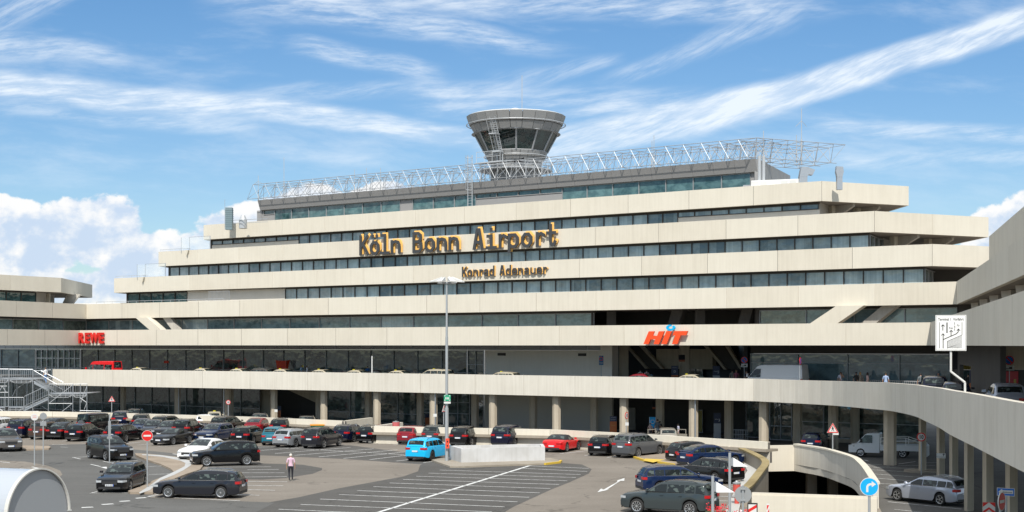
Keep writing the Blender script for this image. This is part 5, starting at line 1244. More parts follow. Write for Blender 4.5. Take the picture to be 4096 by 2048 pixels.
GLY={'K':[[(0,0),(0,1)],[(.95,1),(.06,.42)],[(.30,.60),(1,0)]],'l':[[(.1,1),(.5,1),(.5,0)],[(0,0),(1,0)]],'n':[[(0,0),(0,.7)],[(0,.48),(.15,.64),(.5,.7),(.85,.64),(1,.45),(1,0)]],
'B':[[(0,0),(0,1)],[(0,1),(.6,1),(.9,.88),(.9,.66),(.6,.54),(0,.54)],[(.6,.54),(.97,.42),(1,.15),(.7,0),(0,0)]],'A':[[(0,0),(.38,1),(.62,1),(1,0)],[(.13,.33),(.87,.33)]],'i':[[(.1,.7),(.5,.7),(.5,0)],[(0,0),(1,0)],[(.5,.93),(.5,.985)]],
'r':[[(.1,0),(.1,.7)],[(.1,.45),(.3,.64),(.6,.7),(.95,.6)]],'p':[[(0,-.28),(0,.7)],[(0,.55),(.3,.7),(.7,.7),(1,.5),(1,.2),(.7,0),(.3,0),(0,.15)]],'t':[[(.4,1),(.4,.2),(.55,0),(.85,0),(1,.16)],[(0,.7),(.95,.7)]],
'a':[[(.08,.6),(.3,.7),(.7,.7),(.88,.55),(.88,0)],[(.88,.4),(.3,.4),(.02,.28),(.02,.12),(.2,0),(.5,0),(.88,.14)]],'d':[[(1,0),(1,1)],[(1,.55),(.7,.7),(.3,.7),(0,.5),(0,.2),(.3,0),(.7,0),(1,.15)]],
'e':[[(.02,.36),(1,.36),(1,.5),(.75,.7),(.25,.7),(0,.5),(0,.2),(.3,0),(.7,0),(.98,.12)]],'u':[[(0,.7),(0,.2),(.3,0),(.65,0),(1,.18)],[(1,.7),(1,0)]],'o':[[(.3,.7),(.7,.7),(1,.5),(1,.2),(.7,0),(.3,0),(0,.2),(0,.5),(.3,.7)]]}
GLY['ö']=GLY['o']+[[(.22,.93),(.22,.985)],[(.78,.93),(.78,.985)]]
def glyph(ch,w,h,t_,dep,m):
    mb=MB(); h-=t_; w-=t_
    for k,st_ in enumerate(GLY[ch]):
        st_=[(x,(y*.886 if y<=.72 else y) if (ch.islower() and ch!='l') else y) for x,y in st_]
        P=[(x*w+t_/2-w/2-t_/2,y*h+t_/2) for x,y in st_]; closed=P[0]==P[-1]
        if not closed and ch not in'': 
            for e_,n_e in((0,1),(-1,-2)):
                d=(Vector(P[e_])-Vector(P[n_e])).normalized()*t_*.5; P[e_]=tuple(Vector(P[e_])+d) if not (ch in'nraudpBe' and k>0 and abs(st_[e_][0]-(1 if ch in'du' else .88 if ch=='a' else .6 if ch=='B' and k==2 and e_==0 else 0 if ch in 'npB' else .1))<.02) else P[e_]
        if closed: Q=P[:-1]; N=len(Q); a_=[];b_=[]
        A_=offset(P,t_/2); B_=offset(P,-t_/2)
        if closed:
            P2=[P[-2]]+P+[P[1]]; A_=offset(P2,t_/2)[1:-1]; B_=offset(P2,-t_/2)[1:-1]
        z=dep-.004*k
        for i in range(len(P)-1):
            q=[A_[i],A_[i+1],B_[i+1],B_[i]][::-1]; mb.hexa([(*v,-z) for v in q],[(*v,z) for v in q])
    return mb.mesh('letter',[m])
def lettersign(name,label,chars,c,base_z,cap,off,dx_,dz_,tk,dep,wfit):
    o=empty(name,PL(chars[0][1],c,base_z),0,label,'lettering')
    for ch,px in chars:
        for lay,(m,n_off,ox,oz) in enumerate(((SIGND,off,0,0),(SIGNY,off*.42,dx_,dz_))):
            me=glyph(ch,wfit*(.88 if ch in 'rt' else 1),cap,tk,dep,m); p=PL(px,c,base_z)+Vector((MX*ox,MY*ox,oz))-Vector((NX,NY,0))*n_off
            l=link('letter' if lay==0 else 'letter_backing',me,o); l.matrix_local=Matrix.Translation(-o.location)@front_mat(p)
    return o
pc=lambda x:1400+x/2.576
lettersign('airport_name_sign','big dark letters reading Köln Bonn Airport with orange backing on the upper bands',[('K',pc(172)),('ö',pc(281)),('l',pc(385)),('n',pc(496)),('B',pc(722)),('o',pc(848)),('n',pc(972)),('n',pc(1094)),('A',pc(1346)),('i',pc(1480)),('r',pc(1600)),('p',pc(1708)),('o',pc(1846)),('r',pc(1985)),('t',pc(2098))],cT(3),18.62,2.32,.44,.08,.17,.33,.05,1.42)
qc=lambda x:1840+x/6.44
lettersign('namesake_sign','smaller dark letters reading Konrad Adenauer below the airport name',[(ch,qc(x)) for ch,x in(('K',150),('o',288),('n',440),('r',585),('a',710),('d',855),('A',1120),('d',1282),('e',1440),('n',1595),('a',1755),('u',1915),('e',2077),('r',2228))],cT(2),15.62,1.06,.24,.05,.0,.15,.03,.64)
o=empty('supermarket_sign',PL(372,C0,8.6),0,'red capital letters reading REWE on the lower band at the left','lettering')
for ch,px,w in(('R',333,1.02),('E',356.5,.88),('W',384,1.62),('E',412.5,.90)):
    me=textmesh(ch,1.22/CAPH,.1,[RED],.06); xs=[v.co.x for v in me.vertices]; cx_=(max(xs)+min(xs))/2; me.transform(Matrix.Diagonal((w/(max(xs)-min(xs)),1,1,1))@Matrix.Translation((-cx_,0,0)))
    p=PL(px,C0,8.66)-Vector((NX,NY,0))*.25; l=link('letter',me,o); l.matrix_local=Matrix.Translation(-o.location)@front_mat(p)
o=empty('store_sign',PL(2668,C0,8.5),0,'slanted orange letters reading HIT with a blue ring above on the lower band','lettering')
ORG=mat('orange_letter',(.85,.075,.012),.45); CY=mat('cyan_ring',(.0,.42,.78),.45)
sc_=230/2576
def hp(x,y,off=.0):
    px=2550+x*sc_; py=1290+y*sc_; p=PL(px,C0-.2); return Vector((p.x,p.y,HC+(1380-py)*p.y/F))-Vector((NX,NY,0))*off
def plate_letter(pts,m,name='letter'):
    n=len(pts); a=[hp(x,y,.28) for x,y in pts]; b=[hp(x,y,.10) for x,y in pts]; T=tessellate_polygon([[Vector((x,-y,0)) for x,y in pts]]); mb=MB()
    fs=[]
    for t_ in T:
        q=[(pts[i][0],-pts[i][1]) for i in t_]; ar=(q[1][0]-q[0][0])*(q[2][1]-q[0][1])-(q[2][0]-q[0][0])*(q[1][1]-q[0][1]); fs.append(tuple(t_) if ar>0 else tuple(t_[::-1]))
    sgn=sum(pts[i][0]*-pts[(i+1)%n][1]-pts[(i+1)%n][0]*-pts[i][1] for i in range(n))
    mb.add(a+b,fs+[tuple(n+i for i in f[::-1]) for f in fs]+[((i,n+i,n+(i+1)%n,(i+1)%n) if sgn>0 else ((i+1)%n,n+(i+1)%n,n+i,i)) for i in range(n)]); mb.build(name,m,o)
plate_letter([(330,970),(570,395),(815,395),(735,595),(945,595),(1020,395),(1265,390),(1020,970),(785,970),(865,755),(650,755),(560,970)],ORG)
plate_letter([(1130,968),(1355,392),(1600,390),(1360,970)],ORG); plate_letter([(1605,970),(1755,580),(1635,580),(1705,385),(2310,380),(2235,572),(1990,572),(1840,970)],ORG)
rg=[]; rg2=[]
for k in range(29):
    a=R(82+325*k/28); rg.append((1540+195*math.cos(a)-35*math.sin(a)*-1*0,235-135*math.sin(a))); a=R(82+325*(28-k)/28); rg2.append((1540+100*math.cos(a),228-55*math.sin(a)))
plate_letter(rg+rg2,CY,'ring'); 
# ================= posts and signs =================
def facing(p,az=None): return -math.atan2(p.x,p.y) if az is None else az
def disc(mb,r,y,m,cx=0,cz=0,n=28,r0=0):
    if r0: 
        for k in range(n):
            a,b=2*PI*k/n,2*PI*(k+1)/n; mb.poly([(cx+r*math.cos(a),y,cz+r*math.sin(a)),(cx+r*math.cos(b),y,cz+r*math.sin(b)),(cx+r0*math.cos(b),y,cz+r0*math.sin(b)),(cx+r0*math.cos(a),y,cz+r0*math.sin(a))][::1],m)
    else: mb.poly([(cx+r*math.cos(2*PI*k/n),y,cz+r*math.sin(2*PI*k/n)) for k in range(n)],m)
def rect(mb,x0,x1,z0,z1,y,m): mb.poly([(x0,y,z0),(x1,y,z0),(x1,y,z1),(x0,y,z1)],m)
SB=mat('sign_back',(.36,.37,.37),.45,.5); SRED=mat('traffic_red',(.62,.015,.012),.4); SBLU=mat('traffic_blue',(.0,.12,.50),.4); SCY=mat('traffic_light_blue',(.0,.36,.78),.4); SGR=mat('safety_green',(.02,.30,.16),.4)
def signpost(name,label,px,Y,zc_,zbase,r=.04,cat='road sign',pm=POLE,rz=None,top=.3,group=None):
    p=W(px,Y); o=empty(name,(p.x,p.y,zbase),facing(p,rz),label,cat,group); mb=MB(); mb.tube((0,.06,0),(0,.06,zc_-zbase+top),r,10); mb.build('post',pm,o,smooth=True,local=True); return o
def zc(py,Y): return HC-(py-1380)*Y/F
def face(o,fn,mats,z,name='sign_face'): mb=MB(); fn(mb,z-o.location.z); return mb.build(name,mats,o,local=True)
def dtube(mb,r,z,m,y0=0,y1=.03):
    mb.lathe([(0,y0),(r,y0),(r,y1),(0,y1)],28,m); 
def rdisc(mb,z,r,m,y=0.0,th=.03,n=28):
    b=len(mb.v); 
    for yy in(y,y+th):
        for k in range(n): mb.v.append((r*math.cos(2*PI*k/n),yy,z+r*math.sin(2*PI*k/n)))
    mb.f.append([b+k for k in range(n)]); mb.m.append(m); mb.f.append([b+n+k for k in range(n)][::-1]); mb.m.append(m)
    for k in range(n): j=(k+1)%n; mb.f.append([b+j,b+k,b+n+k,b+n+j]); mb.m.append(m)
# no entry
o=signpost('no_entry_sign','round red no entry sign on a thin grey post on the curved median',589,82.8,3.05,.13,top=.1)
def f(mb,z): rdisc(mb,z,.315,0); disc(mb,.30,-.004,1,cz=z); rect(mb,-.21,.21,z-.05,z+.05,-.008,0)
face(o,f,[OFFW,SRED],zc(1743,82.8))
# blue turn right
Y=47.4; o=signpost('turn_right_sign','round light blue sign with a white arrow turning right, bottom right',3477,Y,zc(1947,Y),-.4,top=.05,r=.045)
def f(mb,z):
    rdisc(mb,z,.305,0); disc(mb,.285,-.004,1,cz=z)
    pr=[(-.10,-.18),(-.03,-.18),(-.03,-.02),(-.01,.03),(.04,.05),(.08,.05),(.08,-.01),(.22,.085),(.08,.19),(.08,.12),(.03,.12),(-.05,.09),(-.09,.03),(-.10,-.03)]
    T=tessellate_polygon([[Vector((a,b,0)) for a,b in pr]]); mb.add([(a,-.008,z+b) for a,b in pr],[tuple(t_) for t_ in T],0)
face(o,f,[OFFW,SCY],zc(1947,Y))
# round sign seen from the back
Y=50; o=signpost('round_sign','back of a round grey sign on a post beside the red hydrant',2972,Y,zc(1980,Y),0,top=.33,r=.035)
def f(mb,z): rdisc(mb,z,.30,0,.1)
face(o,f,[SB],zc(1980,Y)); 
mb=MB(); z=zc(1980,Y)
for q in(-.2,.2): mb.box((-.08,.0,z+q-.02),(.08,.10,z+q+.02))
mb.build('bracket',SB,o,local=True)
for px,py,lab in((138,1668,'round pale sign with faded red writing on the left of two leaning posts'),(173,1665,'round grey sign back with a square plate below, on the right of two leaning posts')):
    Y=98; o=signpost('round_sign',lab,px,Y,zc(py,Y),.1,top=.05 if px<150 else .25); 
    def f(mb,z):
        rdisc(mb,z,.24,0)
        if px<150:
            for q in(-.07,.05): rect(mb,-.13,.13,z+q,z+q+.05,-.004,1)
        else: mb.box((-.2,.0,z-.66),(.2,.02,z-.36),0)
    face(o,f,[OFFW if px<150 else SB,mat('faded_red',(.60,.32,.28),.6)],zc(py,Y))
o=signpost('signal_post','thin grey post with a narrow grey box, in front of a black estate',438,101,3.2,0); mb=MB(); mb.box((-.09,-.02,1.9),(.09,.14,3.0)); mb.build('signal_box',SB,o,local=True); mb=MB(); mb.box((-.17,.0,1.75),(.17,.02,1.9)); mb.build('plate',SB,o,local=True)
# pedestrian warning triangles
def tri(name,label,px,py,Y,s,zb_,rz=None,fine=True,plate=False):
    o=signpost(name,label,px,Y,zc(py,Y),zb_,rz=rz,top=.1)
    def f(mb,z):
        T=lambda k,y:[(-s*.5*k,y,z-s*.29*k),(s*.5*k,y,z-s*.29*k),(0,y,z+s*.58*k)]
        a=T(1.0,0); mb.add(a+[(x,.03,q) for x,_,q in a],[(0,1,2),(5,4,3),(0,3,4,1),(1,4,5,2),(2,5,3,0)],0); mb.poly(T(.96,-.003),1); mb.poly(T(.70,-.006),0)
        h=s*.36; 
        for (x0,z0,x1,z1,w) in((0,.06,0,.24,.05),(0,.08,-.10,-.13,.025),(0,.08,.10,-.13,.025),(0,.2,-.09,.06,.02),(0,.2,.09,.06,.02)): 
            d=Vector((x1-x0,z1-z0)).normalized(); n=Vector((-d.y,d.x))*w*s; mb.poly([(x0*s-n.x,-.009,z+z0*s-n.y),(x0*s+n.x,-.009,z+z0*s+n.y),(x1*s+n.x,-.009,z+z1*s+n.y),(x1*s-n.x,-.009,z+z1*s-n.y)],2)
        disc(mb,.035*s,-.009,2,cz=z+.29*s)
        if plate: mb.box((.02,.0,z-s*.29-.14),(s*.5,.02,z-s*.29-.02),0)
    face(o,f,[OFFW,SRED,BLACK],zc(py,Y)); return o
tri('pedestrian_warning_sign','triangular red bordered sign with a walking figure in front of the columns at right',3331,1718,99,.80,-.4,plate=True)
tri('pedestrian_warning_sign','small triangular pedestrian sign left of the first row columns',447,1599,150,.72,-.4)
tri('pedestrian_warning_sign','triangular pedestrian sign turned away beside the tall lamp pole',1777,1638,125,.7,-.4,rz=R(62))
# speed limit 10
def ten(label,px,py,Y,r,rz=None,zb_=-.4):
    o=signpost('speed_limit_sign',label,px,Y,zc(py,Y),zb_,rz=rz,top=.1)
    def f(mb,z): rdisc(mb,z,r,1); disc(mb,r*.76,-.004,0,cz=z)
    face(o,f,[OFFW,SRED],zc(py,Y)); me=textmesh('10',r*1.25,0.002,[BLACK],.01,.8); t_=link('number',me,o,(0,-.012,zc(py,Y)-zb_-r*.42),(PI/2,0,0)); return o
ten('round speed limit sign reading 10 beside the drainpipe on the column at the right',3685,1748,96.5,.30); ten('round speed limit sign reading 10 left, in front of the third column from the left',913,1609,152,.24); ten('speed limit sign reading 10 half turned away, on the column left of the crowded car',2507,1662,126,.30,rz=R(55))
for px,py,Y,lab,rz in((3764,1823,88,'white plate with a black arrow reading Kassenautomat on a right hand column',None),(1104,1643,154,'small white arrow plate on a column left of the dark recess',None),(1740,1661,134,'small white arrow plate on the column left of the tall lamp',None),(2508,1696,126,'small white plate below the turned speed limit sign',R(20))):
    p=W(px,Y); z=zc(py,Y); o=empty('direction_plate',(p.x,p.y,z),facing(p,rz),lab,'sign'); w,h=(.27,.15) if Y<100 else (.16,.14)
    mb=MB(); mb.box((-w,0,-h),(w,.03,h),0); mb.build('plate',[OFFW],o,local=True)
    if Y<100:
        link('lettering',textmesh('Kassenautomat',.085,.001,[BLACK]),o,(0,-.004,-.1),(PI/2,0,0)); mb=MB(); rect(mb,.14,.18,-.02,.1,-.004,0); mb.poly([(.08,-.004,.07),(.24,-.004,.07),(.16,-.004,.14)]); mb.build('arrow',[BLACK],o,local=True)
# lane sign
Y=55; p,_=deck_at(3860,.15); Y=p.y; s_=118/F*Y/2; hh=143/F*Y; zt_=zc(1260,Y); 
o=empty('lane_guidance_sign',(p.x,p.y,p.z+1.235),facing(p),'large white lane sign reading Terminal 1 Vorfahrt on a bent pole above the curved parapet','road sign')
ox=(3806-3860)/F*Y; z1=zt_-o.location.z; mb=MB(); mb.tube((0,0,-.1),(0,0,zc(1530,Y)-o.location.z),.045,10); mb.tube((0,0,zc(1530,Y)-o.location.z),(ox,0,zc(1487,Y)-o.location.z),.045,10); mb.tube((ox,0,zc(1488,Y)-o.location.z),(ox,.02,z1-.1),.045,10); mb.build('bent_pole',OFFW,o,smooth=True,local=True)
mb=MB(); mb.box((ox-s_,-.09,z1-hh),(ox+s_,-.05,z1),0)
for e_,m_ in((.025,1),(.035,0)): rect(mb,ox-s_+e_,ox+s_-e_,z1-hh+e_,z1-e_,-.091-e_*.1,m_)
mb.build('panel',[WHITE,BLACK],o,local=True)
link('lettering',textmesh('Terminal 1  Vorfahrt',.150,.001,[BLACK],.002,.78),o,(ox,-.1,z1-.22),(PI/2,0,0))
mb=MB(); sx_=2*s_/304.0; 
def sp_(x,y): return ((ox-s_)+(x-947)*sx_, z1-(y-410)*hh/370)
def sl_(pts,w,y=-.1):
    for a,b in zip(pts,pts[1:]):
        a_,b_=Vector(sp_(*a)),Vector(sp_(*b)); d=(b_-a_).normalized(); n=Vector((-d.y,d.x))*w/2; q=[a_-n,b_-n,b_+n,a_+n]; mb.poly([(v.x,y,v.y) for v in q])
for pts,w in(([(987,485),(987,755)],.018),([(1020,570),(1020,512)],.03),([(1023,755),(1023,605)],.03),([(1061,487),(1061,596)],.045),([(1137,485),(1137,510)],.02),([(1137,548),(1137,572)],.02),([(1209,485),(1209,617),(1064,682),(1064,755)],.018),([(1023,664),(1150,606),(1172,585),(1173,560)],.03),([(1101,625),(1101,570)],.03)): sl_(pts,w)
for x,y in((1021,508),(1021,602),(1102,566),(1174,553)): sl_([(x-16,y+20),(x,y),(x+16,y+20)],.025)
for k in range(14):
    y0=632+k*9.5; x0=1068+0*k; sl_([(max(1068,1209-150+k*0),min(750,690+k*9)) if k<8 else (1068+(k-8)*22,752),(1209,min(752,628+k*9.8+0))],.008) if k<13 else None
mb.build('lane_diagram',[BLACK],o,local=True)
for s,x,y in(('Kiss',1100,553),('&',1137,540),('Fly',1172,527)): a_=sp_(x,y); link('lettering',textmesh(s,.115,.001,[BLACK],0,.8),o,(a_[0],-.1,a_[1]),(PI/2,0,0))
# one-way sign, chevron board, edge-on no entry
Y=50; p=W(4023,Y); o=signpost('one_way_sign','blue sign with a white arrow reading Einbahnstraße at the right edge',4023,Y,zc(1968,Y),-.4,rz=facing(p)+R(-12),top=-.1)
def f(mb,z):
    mb.box((-.30,0,z-.14),(.30,.03,z+.14),0); rect(mb,-.285,.285,z-.125,z+.125,-.003,1); mb.poly([(-.25,-.006,z),(-.12,-.006,z-.11),(-.12,-.006,z-.06),(.25,-.006,z-.06),(.25,-.006,z+.06),(-.12,-.006,z+.06),(-.12,-.006,z+.11)],0)
face(o,f,[OFFW,SBLU],zc(1968,Y)); link('lettering',textmesh('Einbahnstraße',.075,.001,[BLACK],0,.75),o,(.06,-.012,zc(1968,Y)+.4-.03),(PI/2,0,0))
o=signpost('no_entry_sign','red and white sign seen almost edge on left of the blue one way sign',4008,46,zc(2006,46),-.4,rz=R(50)); 
def f(mb,z): rdisc(mb,z,.30,0); disc(mb,.28,-.004,1,cz=z); rect(mb,-.2,.2,z-.05,z+.05,-.008,0)
face(o,f,[OFFW,SRED],zc(2006,46))
Y=60; o=signpost('chevron_board','red and white chevron board at the bottom right corner',3956,Y,zc(2035,Y),-.4,top=0)
def f(mb,z):
    mb.box((-.25,0,z-.3),(.25,.03,z+.27),0)
    for k in range(3):
        q=z+.27-.2*k; mb.poly([(-.25,-.004,max(z-.3,q-.3)),(0,-.004,q-.10),(0,-.004,q),(-.25,-.004,q-.18)] if k else [(-.25,-.004,q-.2),(0,-.004,q),(-.25,-.004,q)],1); mb.poly([(0,-.004,q-.10),(.25,-.004,max(z-.3,q-.3)),(.25,-.004,q-.18),(0,-.004,q)] if k else [(.25,-.004,q-.2),(.25,-.004,q),(0,-.004,q)],1)
face(o,f,[OFFW,SRED],zc(2035,Y))
# no-stopping signs on the deck
def nostop(label,px,py,off,rz=None,plate=True,ss=1.0):
    p,_=deck_at(px,off); Y=p.y; z=zc(py,Y); o=signpost('no_parking_sign',label,px,Y,z,p.z,r=.03,rz=rz,top=.05); r=.30*ss
    def f(mb,z):
        rdisc(mb,z,r,1); disc(mb,r*.80,-.003,2,cz=z); a=R(-45); d=(math.cos(a),math.sin(a)); n=(-d[1]*.045,d[0]*.045); k=r*.85; mb.poly([(-d[0]*k-n[0],-.006,z-d[1]*k-n[1]),(d[0]*k-n[0],-.006,z+d[1]*k-n[1]),(d[0]*k+n[0],-.006,z+d[1]*k+n[1]),(-d[0]*k+n[0],-.006,z-d[1]*k+n[1])],1)
        if plate: mb.box((-r,0,z-r-.36*ss),(r,.02,z-r-.04),0); rect(mb,-r*.7,r*.1,z-r-.26*ss,z-r-.22*ss,-.003,3); rect(mb,0,r*.6,z-r-.26*ss,z-r-.14*ss,-.0035,3)
    face(o,f,[OFFW,SRED,SBLU,BLACK],z); return o
nostop('blue and red no parking sign with a tow plate, left of the white van',2977,1440,7.0); nostop('round no parking sign seen edge on at the rear of the white van',3202,1444,.6,R(66),False); nostop('no parking sign with a tow plate in front of the red poster',4037,1441,6.5)
p,_=deck_at(2405,6.2); o=signpost('taxi_sign_post','tall blue sign with a red ring reading TAXI beside the plain grey wall',2405,p.y,zc(1440,p.y),p.z,top=.3)
def f(mb,z): mb.box((-.22,0,z-.5),(.22,.03,z+.42),0); disc(mb,.19,-.003,1,cz=z+.12); disc(mb,.13,-.006,0,cz=z+.12)
face(o,f,[mat('taxi_blue',(.0,.10,.25),.4),SRED],zc(1440,p.y)); link('lettering',textmesh('TAXI',.2,.001,[OFFW],0,.85),o,(0,-.01,zc(1440,p.y)-p.z-.36),(PI/2,0,0))
for px,lab,yt in((1771+0,None,0),):
    pass
p,_=deck_at(1488,.5); o=empty('white_pole',tuple(p),0,'thin white pole standing on the elevated road, left of the tall lamp','pole'); mb=MB(); mb.tube((0,0,0),(0,0,zc(1424,p.y)-p.z),.05,8); mb.build('pole',WHITE,o,local=True)
p,_=deck_at(223,8); o=empty('white_pole',tuple(p),0,'thin pale pole by the glass doors above the scaffold stairs','pole'); mb=MB(); mb.tube((0,0,0),(0,0,zc(1417,p.y)-p.z),.05,8); mb.build('pole',WHITE,o,local=True)
# info pillars
def pillar(px,pt,pbm,lab,c=None,off=None,head=.3,body=None,txt=()):
    if off is not None: p,_=deck_at(px,off)
    else: p=PL(px,c,-.4)
    body=body or mat('info_orange',(.42,.11,.02),.5); zt=zc(pt,p.y)-p.z; o=empty('info_pillar',tuple(p),-R(5),lab,'information pillar'); w=.33
    mb=MB(); mb.box((-w,-.08,0),(w,.08,zt*(1-head)-.002)); mb.build('body',body,o,local=True)
    mb=MB(); mb.box((-w,-.08,zt*(1-head)),(w,.08,zt)); mb.build('head',mat('info_navy',(.02,.03,.07),.5),o,local=True)
    for s,x,z,sz in txt: link('lettering',textmesh(s,sz,.001,[OFFW if z>.6 else yel]),o,(x,-.085,z*zt),(PI/2,0,0))
pillar(2453,1665,1728,'orange and navy information pillar on the lower level beside the speed limit column',c=116.5,head=.25,txt=(('Terminal 1',0,.92,.11),('Terminal 2',0,.82,.11),('Bahn',-.05,.2,.13),('Mietwagen',0,.55,.1)))
pillar(2699,1463,1512,'orange and navy information pillar with the letter D on the elevated road',off=8.5,head=.42,txt=(('Terminal 2',0,.9,.11),('D',0,.7,.3)))
pillar(2865,1464,1512,'grey and navy information pillar with the number 3 on the elevated road',off=8.8,head=.42,body=RAIL,txt=(('Aufgang',-.05,.75,.11),('3',.18,.68,.35)))
pillar(2869,1652,1720,'grey and navy information pillar with the number 3 on the lower level',c=119.5,head=.4,body=RAIL,txt=(('Aufgang',-.05,.75,.11),('3',.18,.68,.35)))
pillar(3898,1480,1540,'orange and navy pillar with the letter D behind the bent sign pole',off=8,head=.45,txt=(('D',0,.75,.3),))
pillar(1713,1656,1700,'slim orange and navy pillar behind the column left of the tall lamp',c=120,head=.3)
pillar(1112,1625,1673,'slim orange and navy pillar beside the dark recess',c=119,head=.3)
p=PL(2610,117,-.4); o=empty('info_board',tuple(p),0,'light blue information board on two posts behind the crowded car','information board'); mb=MB()
for s in(-.28,.28): mb.tube((s,0,0),(s,0,2.0),.03,5)
mb.build('post',OFFW,o,local=True); mb=MB(); mb.box((-.27,-.03,.95),(.27,.03,2.0),0); disc(mb,.2,-.035,1,cz=1.55); disc(mb,.15,-.038,0,cz=1.55); mb.build('panel',[SCY,OFFW],o,local=True)
for px,py,c,lab in((2622,1624,118.4,'dark hanging sign with an orange lower strip under the soffit'),(2727,1435,120,'dark screen with an orange strip on the column of the upper level')):
    p=PL(px,c); z=zc(py,p.y); o=empty('hanging_sign',(p.x,p.y,z),0,lab,'sign'); mb=MB(); mb.box((-.3,-.05,-.1),(.3,.05,.38)); mb.build('panel',DARK,o,local=True); mb=MB(); mb.box((-.3,-.06,-.28),(.3,.06,-.102)); mb.build('strip',mat('dull_orange',(.25,.06,.02),.5),o,local=True)
# tall lamp
LP=G(1787,1850); o=empty('tall_lamp_post',LP,0,'tall grey lamp post in the middle with a crown of angled reflector heads','street lamp'); hz_=zc(1127,LP.y)
mb=MB(); mb.tube((0,0,0),(0,0,3.9),.13,14); mb.tube((0,0,3.9),(0,0,9.0),.10,14); mb.tube((0,0,9.0),(0,0,hz_),.085,12,r2=.06); mb.build('pole',POLE,o,smooth=True,local=True)
for k in range(8):
    a=R(22.5+45*k); d=Vector((math.cos(a),math.sin(a),0)); s=Vector((-d.y,d.x,0)); z0=hz_; mb=MB(); i0=d*.30; o1=d*1.28
    mb.hexa([i0-s*.07+Vector((0,0,z0+.02)),o1-s*.22+Vector((0,0,z0-.02)),o1+s*.22+Vector((0,0,z0-.02)),i0+s*.07+Vector((0,0,z0+.02))],[d*.38-s*.07+Vector((0,0,z0+.30)),o1*.99-s*.20+Vector((0,0,z0+.03)),o1*.99+s*.20+Vector((0,0,z0+.03)),d*.38+s*.07+Vector((0,0,z0+.36))])
    h=mb.build('reflector_head',OFFW,o,local=True); mb=MB(); mb.tube(Vector((0,0,z0-.12)),d*.7+Vector((0,0,z0-.10)),.045,6); mb.build('arm',POLE,o,local=True)
Y=LP.y-.25; p=W(1789,Y); oo=empty('assembly_point_sign',(p.x,p.y,zc(1592,Y)),0,'square green assembly point sign on the tall lamp post','sign'); mb=MB(); mb.box((-.24,0,-.22),(.24,.03,.22),0); mb.box((-.24,0,-.40),(.24,.02,-.26),1)
for x in(-.1,0,.1): rect(mb,x-.03,x+.03,-.1,.06,-.004,1)
for sx in(-1,1):
    for sz in(-1,1): mb.poly([(sx*.2,-.004,sz*.19),(sx*.2,-.004,sz*.10),(sx*.11,-.004,sz*.19)] if sx*sz<0 else [(sx*.2,-.004,sz*.19),(sx*.11,-.004,sz*.19),(sx*.2,-.004,sz*.10)],1)
mb.build('panel',[SGR,OFFW],oo,local=True)
Y=LP.y-.2; p=W(1790,Y); oo=empty('orange_box',(p.x,p.y,zc(1793,Y)),0,'orange red box fixed low on the tall lamp post','equipment box'); mb=MB(); mb.box((-.13,-.12,0),(.13,.06,.70)); mb.build('casing',mat('orange_red',(.72,.07,.03),.5),oo,local=True); mb=MB(); mb.box((-.05,-.125,.42),(.05,-.121,.54)); mb.box((-.05,-.125,.12),(.05,-.121,.24)); mb.build('opening',BLACK,oo,local=True)
# masts with wedge lamps near the viewer
for px,pyt,Y,wl_,lab in((2852,1905,45,((2865,1927),(2938,1969),(2865,1969)),'silver mast with a white wedge shaped lamp, the nearer and lower of two'),(2920,1812,50,((2933,1831),(2991,1866),(2933,1866)),'silver mast with a white wedge shaped lamp, the taller of two')):
    o=signpost('wedge_lamp_mast',lab,px,Y,zc(pyt,Y),0,r=.05,cat='street lamp',top=0,rz=0.0); q=[((a-px)*Y/F,zc(b,Y)) for a,b in wl_]; mb=MB(); vs=[(x,-.05,z) for x,z in q]+[(x,.22,z) for x,z in q]; mb.add(vs,[(0,2,1),(3,4,5),(0,1,4,3),(1,2,5,4),(2,0,3,5)]); mb.build('wedge_lamp',mat('bright_white',(.85,.85,.85),.4),o,local=True)
    mb=MB(); mb.box((.04,.0,q[1][1]+.02),(q[0][0]+.01,.12,q[0][1]-.03)); mb.build('bracket',STEEL,o,local=True)
# hydrant, bins, bollards
p=G(2947,2024); o=empty('fire_hydrant',p,0,'red pillar fire hydrant beside the mossy wall','hydrant'); HR=mat('hydrant_red',(.55,.08,.06),.5); mb=MB(); mb.lathe([(0,0),(.17,0),(.17,.05),(.12,.07),(.12,.72),(.2,.75),(.2,1.15),(.2,1.15),(0,1.15)],14); mb.build('body',HR,o,smooth=True,local=True); mb=MB(); mb.lathe([(.22,1.15),(.22,1.22),(.1,1.27),(.06,1.33),(0,1.33)],12); mb.build('cap',SB,o,local=True)
mb=MB(); mb.tube((-.10,0,.5),(-.26,0,.5),.075,10); mb.build('outlet',SB,o,local=True)
p=W(1269,118.0,0); o=empty('waste_container',(W(1269,131).x,W(1269,131).y,.0),R(10),'green waste container with an orange lid against the cream wall','waste container'); zt=zc(1697,131); mb=MB(); mb.hexa([(-.5,-.35,.3),(.5,-.35,.3),(.5,.35,.3),(-.5,.35,.3)],[(-.62,-.42,zt-.1),(.62,-.42,zt-.1),(.62,.42,zt-.1),(-.62,.42,zt-.1)]); mb.build('body',mat('bin_green',(.02,.12,.06),.5),o,local=True); mb=MB(); mb.box((-.65,-.45,zt-.095),(.65,.45,zt)); mb.build('lid',mat('bin_orange',(.75,.28,.02),.5),o,local=True)
